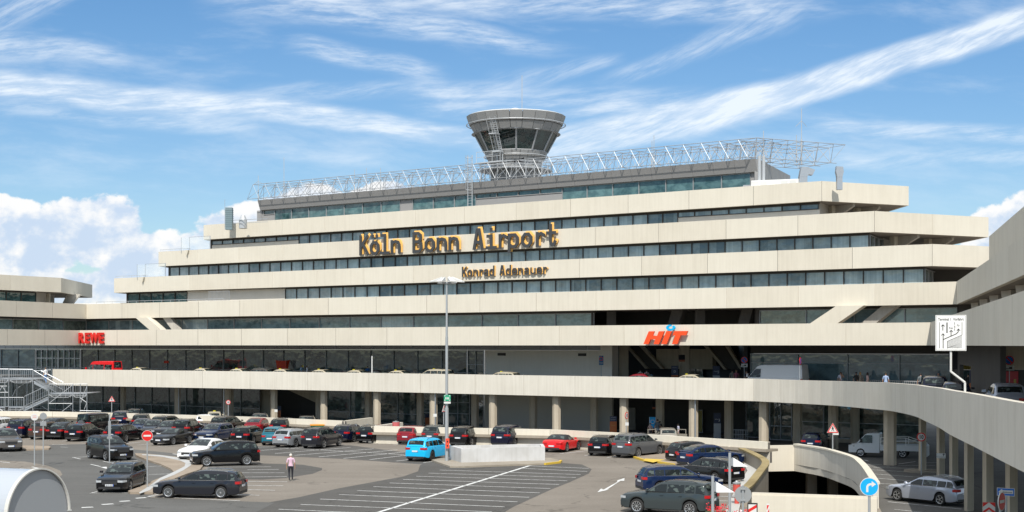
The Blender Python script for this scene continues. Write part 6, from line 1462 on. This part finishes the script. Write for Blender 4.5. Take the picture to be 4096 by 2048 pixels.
p=W(1483,128,-.4); o=empty('litter_bin',(p.x,p.y,-.4),0,'small pinkish red litter bin behind the right retaining wall','bin'); p=W(1584,124); o.location=(p.x,p.y,-.4); z=zc(1683,124)+.4; mb=MB(); mb.lathe([(0,0),(.28,0),(.33,z-.12),(0,z-.12)],12); mb.build('body',mat('bin_pink',(.55,.12,.12),.5),o,local=True); mb=MB(); mb.lathe([(.28,z-.115),(.28,z-.06),(.1,z-.04),(.1,z)],12); mb.build('lid',SB,o,local=True)
for px in(1424,1469):
    p=W(px,124); o=empty('bollard',(p.x,p.y,-.39),0,'short steel bollard in the gap between the retaining walls','bollard','bollards in the gap between the walls'); z=zc(1697,124)+.4; mb=MB(); mb.tube((0,0,0),(0,0,z),.09,10); mb.build('shaft',STEEL,o,local=True)
def beacon(px,pb,h,lab,z0=0,w=.045):
    p=G(px,pb,z0); o=empty('striped_post',p,0,lab,'marker post'); 
    for k in range(4): mb=MB(); mb.tube((0,0,h*k/4),(0,0,h*(k+1)/4),w,8,cap=k in(0,3)); mb.build('stripe',SRED if k%2 else OFFW,o,local=True)
beacon(2890,1820,.85,'thin red and white post in front of the cream wall at the right')
for px,py,Y,lab,w in((3010,2012,62,'black framed red and white warning board at the bottom right of the hydrant',.22),(3072,2015,60,'narrow red and white marker board at the bottom, right of the framed board',.06)):
    p=W(px,Y); z=zc(py,Y); o=empty('warning_board',(p.x,p.y,0),facing(p),lab,'warning board'); mb=MB(); mb.box((-w,0,0),(w,.05,z)); mb.build('frame',BLACK if w>.1 else OFFW,o,local=True); mb=MB(); rect(mb,-w*.8,w*.8,z-.5,z-.06,-.004,1); mb.poly([(-w*.8,-.007,z-.42),(w*.8,-.007,z-.2),(w*.8,-.007,z-.06),(-w*.8,-.007,z-.28)],0); mb.build('panel',[SRED,OFFW] if w>.1 else [OFFW,SRED],o,local=True)
# flowers
fl=empty('flower_bed',W(2925,66,0),0,'bed of red cannas and small red and white flowers by the bottom edge','flower bed'); bx_,by_=fl.location.x,fl.location.y
mb=MB(); mf=MB(); mw=MB(); rnd=random.Random(4)
for k in range(420):
    x=rnd.uniform(-1.15,1.05); y=rnd.uniform(-.8,.9); h=rnd.uniform(.3,.75)*(1 if x<0 else .75); a=rnd.uniform(0,2*PI); d=Vector((math.cos(a),math.sin(a),0)); s=Vector((-d.y,d.x,0))*rnd.uniform(.03,.07); b=Vector((x,y,0)); t_=b+d*rnd.uniform(.05,.3)+Vector((0,0,h)); m_=b.lerp(t_,.55)+Vector((0,0,.08))
    mb.poly([b,m_-s,t_,m_+s])
for k in range(105):
    left=rnd.random()<.55; x=rnd.uniform(-1.1,-.1) if left else rnd.uniform(.2,1.05); y=rnd.uniform(-.7,.7); z=rnd.uniform(.6,1.0) if left else rnd.uniform(.45,.7); t_=mf if (left or rnd.random()<.6) else mw
    for q in range(4): c_=Vector((x,y,z))+Vector([rnd.uniform(-.05,.05) for _ in range(3)]); u=Vector([rnd.uniform(-1,1) for _ in range(3)]).normalized()*.036; v=u.orthogonal().normalized()*.036; t_.poly([c_-u,c_-v,c_+u,c_+v])
mb.build('leaves',mat('leaf_green',(.05,.14,.02),.6),fl,local=True); mf.build('red_blossoms',mat('petal_red',(.6,.01,.02),.6),fl,local=True); mw.build('white_blossoms',WHITE,fl,local=True); mb=MB(); mb.box((-1.3,-.9,0),(1.2,1.0,.3)); mb.build('soil_bed',mat('soil',(.05,.035,.02),.9),fl,local=True)
# barrel vault shelter
Y=47; c_=W(152,Y,zc(2060,Y)); r_=1.5; ax=Vector((math.sin(R(-68)),math.cos(R(-68)),0)); o=empty('vaulted_shelter',(c_.x,c_.y,0),0,'grey translucent barrel vaulted shelter roof at the bottom left corner','shelter'); SH=mat('shelter_sheet',(.40,.43,.47),.22,spec=.6); sd_=Vector((-ax.y,ax.x,0)); z_=c_.z
def arc(t,rr,dl): a=PI*t; return sd_*math.cos(a)*rr+Vector((0,0,z_+math.sin(a)*rr))+ax*dl
mb=MB(); n=28
for k in range(n): mb.poly([arc(k/n,r_,0),arc((k+1)/n,r_,0),arc((k+1)/n,r_,9),arc(k/n,r_,9)])
mb.build('vault_roof',SH,o,smooth=True,local=True); mb=MB(); mb.poly([arc(k/n,r_-.02,.03) for k in range(n+1)]+[sd_*-1.48+Vector((0,0,z_-1.8))+ax*.03,sd_*1.48+Vector((0,0,z_-1.8))+ax*.03]); mb.build('end_panel',mat('frosted_end',(.30,.315,.33),.5,spec=.3),o,local=True)
for dl,w_ in((0,.07),(3,.03),(6,.03)):
    mb=MB()
    for k in range(n): 
        q=[arc(k/n,r_+.0,dl-w_),arc((k+1)/n,r_+.0,dl-w_),arc((k+1)/n,r_+.0,dl+w_),arc(k/n,r_+.0,dl+w_)]; q2=[arc(k/n,r_+.05,dl-w_),arc((k+1)/n,r_+.05,dl-w_),arc((k+1)/n,r_+.05,dl+w_),arc(k/n,r_+.05,dl+w_)]; mb.hexa(q,q2)
    mb.build('rim',mat('cream_rim',(.55,.54,.50),.5),o,local=True)
mb=MB(); mb.box((-1.5,-1.5,0),(-1.4,-1.4,z_)); mb.build('leg',SB,o,local=True)
# ================= scaffold stairs =================
SS=empty('scaffold_stairs',W(200,152,0),0,'galvanised scaffold staircase with barred railings at the left end of the elevated road','scaffold stairs')
def SP(x,y,Y): return W(x/4.6,Y,zc(1440+y/4.6,Y))
YF=150.0; YB=153.0
def tube2(mb,a,b,Y,r=.035,both=True):
    mb.tube(SP(*a,Y),SP(*b,Y),r,5)
def railpanel(a,b,h,Y,name='railing'):  # a,b foot points; h px height
    mb=MB(); A_,B_=SP(*a,Y),SP(*b,Y); hz__=Vector((0,0,h/4.6/F*Y)); mb.tube(A_+hz__,B_+hz__,.03,5); mb.tube(A_+hz__*.08,B_+hz__*.08,.025,4); n=max(2,int((B_-A_).length/.22))
    for k in range(n+1): q=A_.lerp(B_,k/n); mb.tube(q,q+hz__,.013,4)
    mb.build(name,STEEL,SS)
def platform(a,b,Y0,Y1):
    mb=MB(); A_,B_=SP(*a,Y0),SP(*b,Y0); C_,D_=Vector((B_.x,Y1,B_.z)),Vector((A_.x,Y1,A_.z)); t_=Vector((0,0,.08)); mb.hexa([A_-t_,B_-t_,C_-t_,D_-t_],[A_,B_,C_,D_]); mb.build('platform',STEEL,SS)
    mb=MB(); mb.tube(A_-t_,A_.lerp(B_,.2)-Vector((0,0,.4)),.03,4); mb.tube(A_.lerp(B_,.2)-Vector((0,0,.4)),A_.lerp(B_,.8)-Vector((0,0,.4)),.03,4); mb.tube(A_.lerp(B_,.8)-Vector((0,0,.4)),B_-t_,.03,4); mb.tube(A_-Vector((0,0,.22)),B_-Vector((0,0,.22)),.03,4)
    for k in range(5): q=A_.lerp(B_,.1+.2*k); mb.tube(q-Vector((0,0,.09)),q-Vector((0,0,.4)),.02,4)
    mb.build('lattice_girder',STEELW,SS)
platform((-60,345),(155,345),YF,YB+4); platform((175,350),(610,350),YF,YB+4); platform((900,620),(1340,620),YF,YB+2); platform((1340,620),(1600,610),YF,YB+2); platform((-60,870),(435,870),YF,YB)
for a,b,h,Y in(((-60,345),(155,345),175,YF),((175,348),(610,348),170,YF),((640,350),(940,330),150,YB+3),((910,618),(1345,615),175,YF),((1350,615),(1480,612),170,YF),((1490,612),(1600,610),170,YF),((905,615),(1340,612),172,YB),((-60,870),(435,868),180,YF),((-60,330),(600,340),170,YB+3.5)): railpanel(a,b,h,Y)
for a,b,h,Y in(((620,355),(1040,610),165,YF-.1),((450,860),(890,650),190,YF-.3),((760,350),(1165,560),150,YB),((600,850),(880,700),150,YB-.5)): railpanel(a,b,h,Y)
for (a,b) in(((625,390),(880,520)),((450,890),(880,690))):
    mb=MB(); A_,B_=SP(*a,YF),SP(*b,YF); w_=Vector((0,0,.28)); y_=Vector((0,.06,0))
    for dy_ in(0,1.5): q=Vector((0,dy_,0)); mb.hexa([A_+q-w_,B_+q-w_,B_+q+y_-w_,A_+q+y_-w_],[A_+q,B_+q,B_+q+y_,A_+q+y_])
    mb.build('stringer',STEEL,SS); n=9
    for k in range(n): q=A_.lerp(B_,(k+.5)/n); mb=MB(); mb.box((q.x-.16,q.y+.06,q.z+.02),(q.x+.16,q.y+1.5,q.z+.06)); mb.build('step',STEELW,SS)
for x,y0,y1,Y in((160,160,1110,YF),(600,190,950,YF),(890,440,1100,YF),(1340,440,1090,YF),(1475,440,1000,YF),(1600,450,1000,YF),(435,690,1110,YF),(145,860,1110,YF-.5),(310,440,960,YB),(500,440,900,YB),(620,440,900,YB),(1165,700,1000,YB),(890,440,1080,YB),(1340,440,1050,YB),(90,350,450,YF),(160,300,1000,YB+3)):
    A_,B_=SP(x,y0,Y),SP(x,y1,Y); mb=MB(); mb.tube(A_,(B_.x,B_.y,0),.04,6); mb.build('standard_post',STEEL,SS)
mb=MB()
for a,b,Y in(((900,800),(1345,455),YF),((900,800),(1330,800),YF),((965,1085),(1320,810),YF),((1490,780),(1600,480),YF),((1480,700),(1590,780),YF),((1200,790),(1330,920),YB),((0,480),(130,480),YF),((0,595),(150,595),YF),((40,480),(110,590),YF),((40,480),(0,560),YF),((320,520),(450,430),YB),((230,665),(290,540),YB),((440,960),(890,968),YF),((0,900),(130,1000),YF-.5),((440,1050),(600,960),YB),((310,1000),(440,1090),YB),((200,1040),(250,940),YF),((1340,900),(1450,1010),YB),((1550,910),(1600,780),YF),((650,520),(880,520),YB),((0,945),(710,945),YF),((770,850),(880,920),YB),((900,700),(1060,690),YB)): tube2(mb,a,b,Y,.035)
mb.build('brace_tubes',STEELW,SS)
for a,b,h,Y in(((900,1090),(1460,1120),140,YF+.5),((1470,1030),(1860,1040),100,148),((440,1120),(890,1110),150,YF)): railpanel(a,b,h,Y,'base_railing')
mb=MB(); q=SP(150,890,YF-1); mb.lathe([(0,-.15),(.16,-.15),(.16,.15),(0,.15)],10,0,(q.x-.15,q.y,q.z)); mb.build('floodlight',BLACK,SS)
# deck railings
o=empty('pavement_railing',deck_at(2455,7.5)[0],0,'long thin metal railing on the elevated pavement behind the leaning couple','railing'); mb=MB(); pr=None
for k in range(27):
    q=deck_at(2455+k*20.0,7.5)[0]; mb.tube(q,q+Vector((0,0,1.05)),.025,4)
    if pr:
        for h in(1.05,.6): mb.tube(pr+Vector((0,0,h)),q+Vector((0,0,h)),.025,4)
    pr=q
for k in range(14): q=deck_at(2455+k*9,7.5)[0]; mb.tube(q,q+Vector((0,0,1.05)),.015,3)
mb.build('rails',RAIL,o)
mb=MB(); o=empty('hall_rail',deck_at(200,11)[0],0,'continuous thin rail in front of the lobby glass at the left','railing'); pr=None
for px in list(range(-10,1900,90)):
    q=PL(px,121.2,4.35)
    if pr: mb.tube(pr+Vector((0,0,1.05)),q+Vector((0,0,1.05)),.04,4)
    mb.tube(q,q+Vector((0,0,1.05)),.03,4); pr=q
mb.build('rails',RAIL,o)
# trolleys
def trolleys(name,lab,pts,z):
    o=empty(name,pts[0],0,lab,'luggage trolleys'); 
    for k,p in enumerate(pts):
        mb=MB(); x,y,zz=p
        mb.tube((x-.25,y,zz+.1),(x-.25,y,zz+1.0),.02,4); mb.tube((x+.25,y,zz+.1),(x+.25,y,zz+1.0),.02,4); mb.tube((x-.25,y,zz+1.0),(x+.25,y,zz+1.0),.03,4); mb.box((x-.25,y-.3,zz+.15),(x+.25,y+.25,zz+.2)); mb.tube((x-.25,y-.2,zz+.6),(x+.25,y-.2,zz+.6),.02,4); mb.build('trolley',STEELW,o)
trolleys('trolley_row','long nested row of luggage trolleys behind the curved parapet at right',[deck_at(3485+k*8,9.0)[0]+Vector((0,0,.12)) for k in range(32)],0)
trolleys('trolley_row','short nested row of luggage trolleys on the lower level by the column',[PL(2935+k*9,118.5,-.4) for k in range(6)],0)
trolleys('trolley_row','dark nested row of luggage trolleys in the lower recess at left',[PL(1035+k*8,122.5,-.4) for k in range(6)],0)
p,_=deck_at(1122,9.5); o=empty('red_banner',tuple(p),0,'bright orange red banners standing inside the lobby glass','banner'); OB=mat('banner_orange',(.75,.05,.01),.6); mb=MB(); z0,z1=zc(1478,p.y)-p.z,zc(1443,p.y)-p.z
s=p.y/F
mb.poly([((1110-1122)*s,0,z0),((1145-1122)*s,0,z0),((1143-1122)*s,0,z1),((1113-1122)*s,0,z1)]); mb.build('front_banner',OB,o,local=True); mb=MB(); mb.poly([((1108-1122)*s,.1,z0),((1100-1122)*s,.5,z1+.05),((1112-1122)*s,.3,z1),((1112-1122)*s,.1,z0)]); mb.poly([((1144-1122)*s,.1,z0),((1144-1122)*s,.1,z1),((1157-1122)*s,.5,z1+.1),((1150-1122)*s,.3,z0)]); mb.build('side_banner',OB,o,local=True)
for px,lab in((665,'small orange board inside the lobby glass'),): 
    p=PL(px,121.3,6.1); o=empty('orange_board',p,0,lab,'board'); mb=MB(); mb.box((-.3,-.05,0),(.3,0,.3)); mb.build('panel',OB,o,local=True)
# ================= people =================
def human(pose):
    """one continuous skinned body; pose: stand, walk, lean, phone, sit"""
    J={'pel':(0,0,.95,.13),'wai':(0,.005,1.10,.125),'che':(0,0,1.32,.155),'nec':(0,.0,1.50,.055),'hea':(0,.015,1.60,.075),'top':(0,.01,1.69,.072)}
    for s,S in((1,'L'),(-1,'R')):
        J['hip'+S]=(s*.10,0,.90,.095); J['kne'+S]=(s*.11,.02,.50,.062); J['ank'+S]=(s*.11,-.01,.09,.042); J['toe'+S]=(s*.12,.14,.035,.035)
        J['sho'+S]=(s*.185,0,1.42,.062); J['elb'+S]=(s*.245,-.02,1.13,.042); J['wri'+S]=(s*.26,.06,.88,.028); J['pal'+S]=(s*.258,.08,.80,.032)
    if pose=='walk':
        J['kneR']=(-.10,.02,.50,.062); J['ankR']=(-.09,-.22,.16,.042); J['toeR']=(-.09,-.14,.03,.034); J['kneL']=(.10,.06,.50,.062); J['ankL']=(.10,.03,.09,.042); J['toeL']=(.10,.17,.035,.034)
    if pose=='lean':
        for k in('che','nec','hea','top','shoL','shoR'): x,y,z,r=J[k]; J[k]=(x,y+.14,z-.06,r)
        for s,S in((1,'L'),(-1,'R')): J['elb'+S]=(s*.27,.28,1.12,.042); J['wri'+S]=(s*.10,.40,1.08,.028); J['pal'+S]=(s*.04,.43,1.07,.032)
    if pose=='phone': J['elbR']=(-.27,.10,1.20,.042); J['wriR']=(-.14,.13,1.45,.028); J['palR']=(-.10,.12,1.53,.03)
    if pose=='sit':
        for S,s in(('L',1),('R',-1)): J['hip'+S]=(s*.1,0,.47,.095); J['kne'+S]=(s*.12,.42,.48,.062); J['ank'+S]=(s*.12,.40,.09,.042); J['toe'+S]=(s*.12,.54,.035,.035)
        for k in('pel','wai','che','nec','hea','top','shoL','shoR','elbL','elbR','wriL','wriR','palL','palR'): x,y,z,r=J[k]; J[k]=(x,y+(.12 if z>1.2 else .04),z-.46,r)
        for S,s in(('L',1),('R',-1)): J['wri'+S]=(s*.15,.35,.60,.028); J['pal'+S]=(s*.12,.42,.60,.032)
    E_=[('pel','wai'),('wai','che'),('che','nec'),('nec','hea'),('hea','top')]
    for S in'LR': E_+= [('pel','hip'+S),('hip'+S,'kne'+S),('kne'+S,'ank'+S),('ank'+S,'toe'+S),('che','sho'+S),('sho'+S,'elb'+S),('elb'+S,'wri'+S),('wri'+S,'pal'+S)]
    # fingers
    for s,S in((1,'L'),(-1,'R')):
        a,b=Vector(J['wri'+S][:3]),Vector(J['pal'+S][:3]); d=(b-a).normalized(); w=d.cross(Vector((s,0,0))).normalized(); n=d.cross(w)
        for k,ln in enumerate((.055,.065,.06,.045)):
            q=b+w*(.027-.018*k); J[f'f{k}{S}']=(*(q+d*.035),.009); J[f'g{k}{S}']=(*(q+d*(.035+ln)+n*.02*s),.008); E_+=[('pal'+S,f'f{k}{S}'),(f'f{k}{S}',f'g{k}{S}')]
        q=a.lerp(b,.5)+w*.035; J['t'+S]=(*(q+d*.02),.010); J['u'+S]=(*(q+d*.06+w*.012),.009); E_+=[('wri'+S,'t'+S),('t'+S,'u'+S)]
    ks=list(J); me=bpy.data.meshes.new('p'); me.from_pydata([J[k][:3] for k in ks],[(ks.index(a),ks.index(b)) for a,b in E_],[])
    ob=bpy.data.objects.new('p',me); COL.objects.link(ob); m=ob.modifiers.new('s','SKIN'); m.use_smooth_shade=True
    for i,k in enumerate(ks):
        r=J[k][3]; v=me.skin_vertices[0].data[i]; v.radius=(r,r*(.72 if k in('che','wai','pel') else 1)); v.use_root=(k=='pel')
        if k=='che': v.radius=(r*1.0,r*.75)
    sb=ob.modifiers.new('b','SUBSURF'); sb.levels=1; sb.render_levels=1; bpy.context.view_layer.update()
    res=bpy.data.meshes.new_from_object(ob.evaluated_get(bpy.context.evaluated_depsgraph_get())); bpy.data.objects.remove(ob)
    hd=Vector(J['hea'][:3]); hp_=J['pel'][2]
    bm=bmesh.new(); bm.from_mesh(res) # nose and ears
    for c_,s_ in((Vector((0,.085,-.0)),(.012,.022,.018)),(Vector((.078,0,.0)),(.01,.018,.028)),(Vector((-.078,0,0)),(.01,.018,.028))):
        r=bmesh.ops.create_icosphere(bm,subdivisions=1,radius=1); bmesh.ops.scale(bm,verts=r['verts'],vec=s_); bmesh.ops.translate(bm,verts=r['verts'],vec=hd+c_)
    bm.to_mesh(res); bm.free()
    mi=[]
    for p in res.polygons:
        c=p.center; 
        if pose=='sit': leg=c.z<.52 or (c.y>.2 and c.z<.56)
        else: leg=c.z<.97 and abs(c.x)<.205
        if c.z<.075: mi.append(3)
        elif leg: mi.append(1)
        elif c.z>J['nec'][2]-.01: mi.append(2)
        else:
            el=min((Vector(J['wri'+S][:3])-c).length for S in'LR'); ed=[(c-Vector(J['elb'+S][:3])).dot((Vector(J['wri'+S][:3])-Vector(J['elb'+S][:3])).normalized()) for S in'LR']; d_=[(c-Vector(J['elb'+S][:3])).length for S in'LR']; k=0 if d_[0]<d_[1] else 1
            mi.append(2 if (ed[k]>-.03 and d_[k]<.42 and abs(c.x)>(.16 if pose in('stand','walk') else .02) and el<.34) else 0)
    return res,mi,hd
SKIN=mat('skin',(.42,.24,.16),.6); PM={}
def person(loc,rz,pose,shirt,trous,hair,label,h=1.75,skirt=False,bald=False,hairlen=0,bag=None,shoe=(.05,.05,.05),group=None):
    if pose not in PM: PM[pose]=human(pose)
    me,mi,hd=PM[pose]; me=me.copy()
    def cm(c,n): k='%s_%02x%02x%02x'%(n,int(c[0]*255),int(c[1]*255),int(c[2]*255)); return mat(k,c,.8)
    for m in(cm(shirt,'cloth'),cm(trous,'cloth'),SKIN,cm(shoe,'shoe')): me.materials.append(m)
    me.polygons.foreach_set('material_index',mi); me.polygons.foreach_set('use_smooth',[True]*len(mi))
    o=link('person',me,None,tuple(loc),(0,0,rz),(h/1.77,)*3); tag(o,label,'person',group)
    mb=MB(); pr=[(.086,-.02-hairlen),(.092,.02),(.088,.07),(.06,.11),(0,.125)]; mb.lathe(pr,12,0,(hd.x,hd.y-.018,hd.z+.01)); link('hair',mb.mesh('hair',[cm(hair,'hair')],smooth=True),o)
    if bag=='back':
        mb=MB(); mb.box((-.15,-.28,1.05),(.15,-.13,1.45)); link('backpack',mb.mesh('backpack',[BLACK]),o)
    if bag=='hand':
        mb=MB(); mb.hexa([(.14,-.0,.45),(.40,.0,.45),(.40,.16,.45),(.14,.16,.45)],[(.2,.05,.78),(.32,.05,.78),(.32,.11,.78),(.2,.11,.78)]); bo=mb.mesh('carrier_bag',[WHITE]); b_=link('carrier_bag',bo,None,tuple(loc),(0,0,rz),(h/1.77,)*3); tag(b_,'white plastic bag held by the man on the scaffold stairs','bag')
    return o
p=G(1163,1924); person((p.x,p.y,.01),-math.atan2(p.x,p.y),'walk',(.62,.42,.52),(.012,.013,.02),(.62,.58,.52),'elderly white haired man in a pink polo shirt walking away across the car park',1.72,shoe=(.5,.5,.4))
q=SP(840,430,YF+.8); person((q.x,q.y,q.z-.02),R(60),'walk',(.75,.75,.75),(.10,.20,.38),(.12,.08,.05),'man in a white shirt and jeans climbing the scaffold stairs',1.75,bag='hand')
TOWARD=PI
def dp(px,off,**k): return deck_at(px,off,.13)[0]
wh=(.72,.72,.74); dk_=(.02,.02,.025)
for px,off,pose,sh,tr,ha,lab,rz,kw in(
 (1206,6.2,'stand',(.35,.50,.62),(.05,.06,.1),(.03,.02,.02),'man in a light blue checked shirt by the taxis, left one of a pair',R(250),{}),
 (1228,6.2,'stand',wh,(.10,.10,.12),(.04,.03,.02),'man in a white shirt by the taxis, right one of a pair',R(110),{}),
 (1470,6.4,'stand',(.02,.10,.26),dk_,(.02,.02,.02),'man in a dark blue shirt near the thin white pole',R(170),{}),
 (2561,7.2,'lean',wh,(.15,.2,.3),(.03,.02,.02),'person with sunglasses and a white top leaning on the rail, left of a couple',TOWARD,{}),
 (2586,7.2,'lean',wh,(.3,.35,.4),(.03,.02,.02),'man in a white shirt leaning on the rail, right of a couple',TOWARD,{}),
 (2929,7.8,'stand',(.20,.19,.16),(.1,.1,.1),(.03,.02,.02),'person in a grey top standing in the shade left of the no parking sign',0,{}),
 (2945,7.8,'stand',(.40,.12,.16),(.12,.1,.1),(.30,.16,.08),'person with red hair and a floral top near the no parking sign',0,{}),
 (2986,7.4,'phone',(.02,.04,.10),(.03,.04,.08),(.02,.02,.02),'man in dark blue holding a phone, just left of the white van',R(150),{}),
 (3363,7.0,'phone',(.52,.55,.68),(.05,.06,.12),(.06,.04,.03),'man in a pale lilac shirt raising his hand to his face before the blue glass',TOWARD,{}),
 (3425,7.4,'stand',(.04,.045,.05),(.05,.08,.15),(.03,.02,.02),'man in black with a black backpack near the trolleys',0,dict(bag='back')),
 (3441,7.6,'stand',(.28,.24,.20),(.2,.15,.12),(.35,.22,.10),'woman with light brown hair in a patterned top beside the backpack man',0,dict(hairlen=.12)),
 (3470,7.2,'stand',(.50,.35,.33),(.04,.07,.16),(.03,.02,.02),'woman in a floral top and jeans left of the trolley row',R(90),dict(hairlen=.15)),
 (3543,7.2,'stand',(.32,.42,.62),(.08,.10,.16),(.04,.03,.02),'man in a light blue polo shirt in front of the trolley row',R(-20),{}),
 (3683,8.0,'stand',(.16,.18,.19),dk_,(.02,.02,.02),'person in a dark grey top behind the dark SUV on the ramp',0,{}),
 (3754,8.4,'stand',(.05,.05,.06),dk_,(.25,.14,.10),'person with reddish hair seen above the dark SUV on the ramp',TOWARD,{}),
 (3873,9.2,'stand',(.02,.02,.02),dk_,(.02,.02,.02),'person dressed in black standing before the lobby glass at the right',0,{}),
 (3909,9.2,'sit',(.30,.40,.65),dk_,(.04,.03,.02),'person in a light blue shirt sitting near the entrance at the right',R(100),{}),
 (3946,9.3,'phone',(.0,.22,.30),(.6,.6,.62),(.05,.03,.02),'woman in a teal top and white trousers by the entrance doors',R(-60),dict(hairlen=.05)),
 (3961,9.3,'stand',(.42,.28,.32),(.05,.05,.06),(.06,.04,.03),'woman with long brown hair in a pink top facing the entrance doors',0,dict(hairlen=.16)),
 (4008,9.3,'stand',(.012,.012,.014),(.04,.06,.12),(.02,.02,.02),'man in a black shirt left of the red poster',R(60),{})):
    p,_=deck_at(px,off,.13); person(p,rz,pose,sh,tr,ha,lab,1.74,**kw)
ms=mat('stool_grey',(.1,.1,.1),.6); p,_=deck_at(3909,9.2,.13); o=empty('bench',tuple(p),0,'small dark bench under the seated person by the entrance','bench'); mb=MB(); mb.box((-.5,-.2,.33),(.5,.2,.38)); mb.build('seat',ms,o,local=True)
for x in(-.42,.42): mb=MB(); mb.box((x-.03,-.18,0),(x+.03,.18,.329)); mb.build('leg',ms,o,local=True)
for px,c,pose,sh,tr,ha,lab,rz,kw in((2601,115.2,'stand',(.35,.25,.22),dk_,(.1,.06,.04),'person in a patterned shirt left of the champagne hatchback',TOWARD,dict(h=1.55)),(2630,116.2,'stand',(.10,.12,.14),(.3,.35,.4),(.02,.02,.02),'tall man with a backpack behind the open left door of the champagne hatchback',R(150),dict(h=1.88,bag='back')),(2639,116.4,'stand',dk_,dk_,(.01,.01,.01),'person in black with a dark hat beside the tall man',TOWARD,dict(h=1.7)),(2713,114.6,'stand',(.45,.45,.55),(.35,.35,.42),(.04,.03,.02),'woman in a pale dress beside the open right door of the champagne hatchback',R(100),dict(h=1.66,hairlen=.1))):
    p=PL(px,c,-.39); h=kw.pop('h'); person(p,rz,pose,sh,tr,ha,lab,h,**kw)
# text on a few plates
for o in list(COL.objects):
    l=o.get('label','')
    t_={'black estate with wide chrome grille':'BN PY 9777','black SUV driving towards':'GL T 2621'}
    for k,v in t_.items():
        if l.startswith(k): link('plate_lettering',textmesh(v,.105,.001,[BLACK],0,.75),o,(TP['estate']['L']/2+.035+(4.94-4.85)/2 if 'grille' in k else 4.8/2+.035,0,.415),(PI/2,0,PI/2))
SC.cycles.max_bounces=6
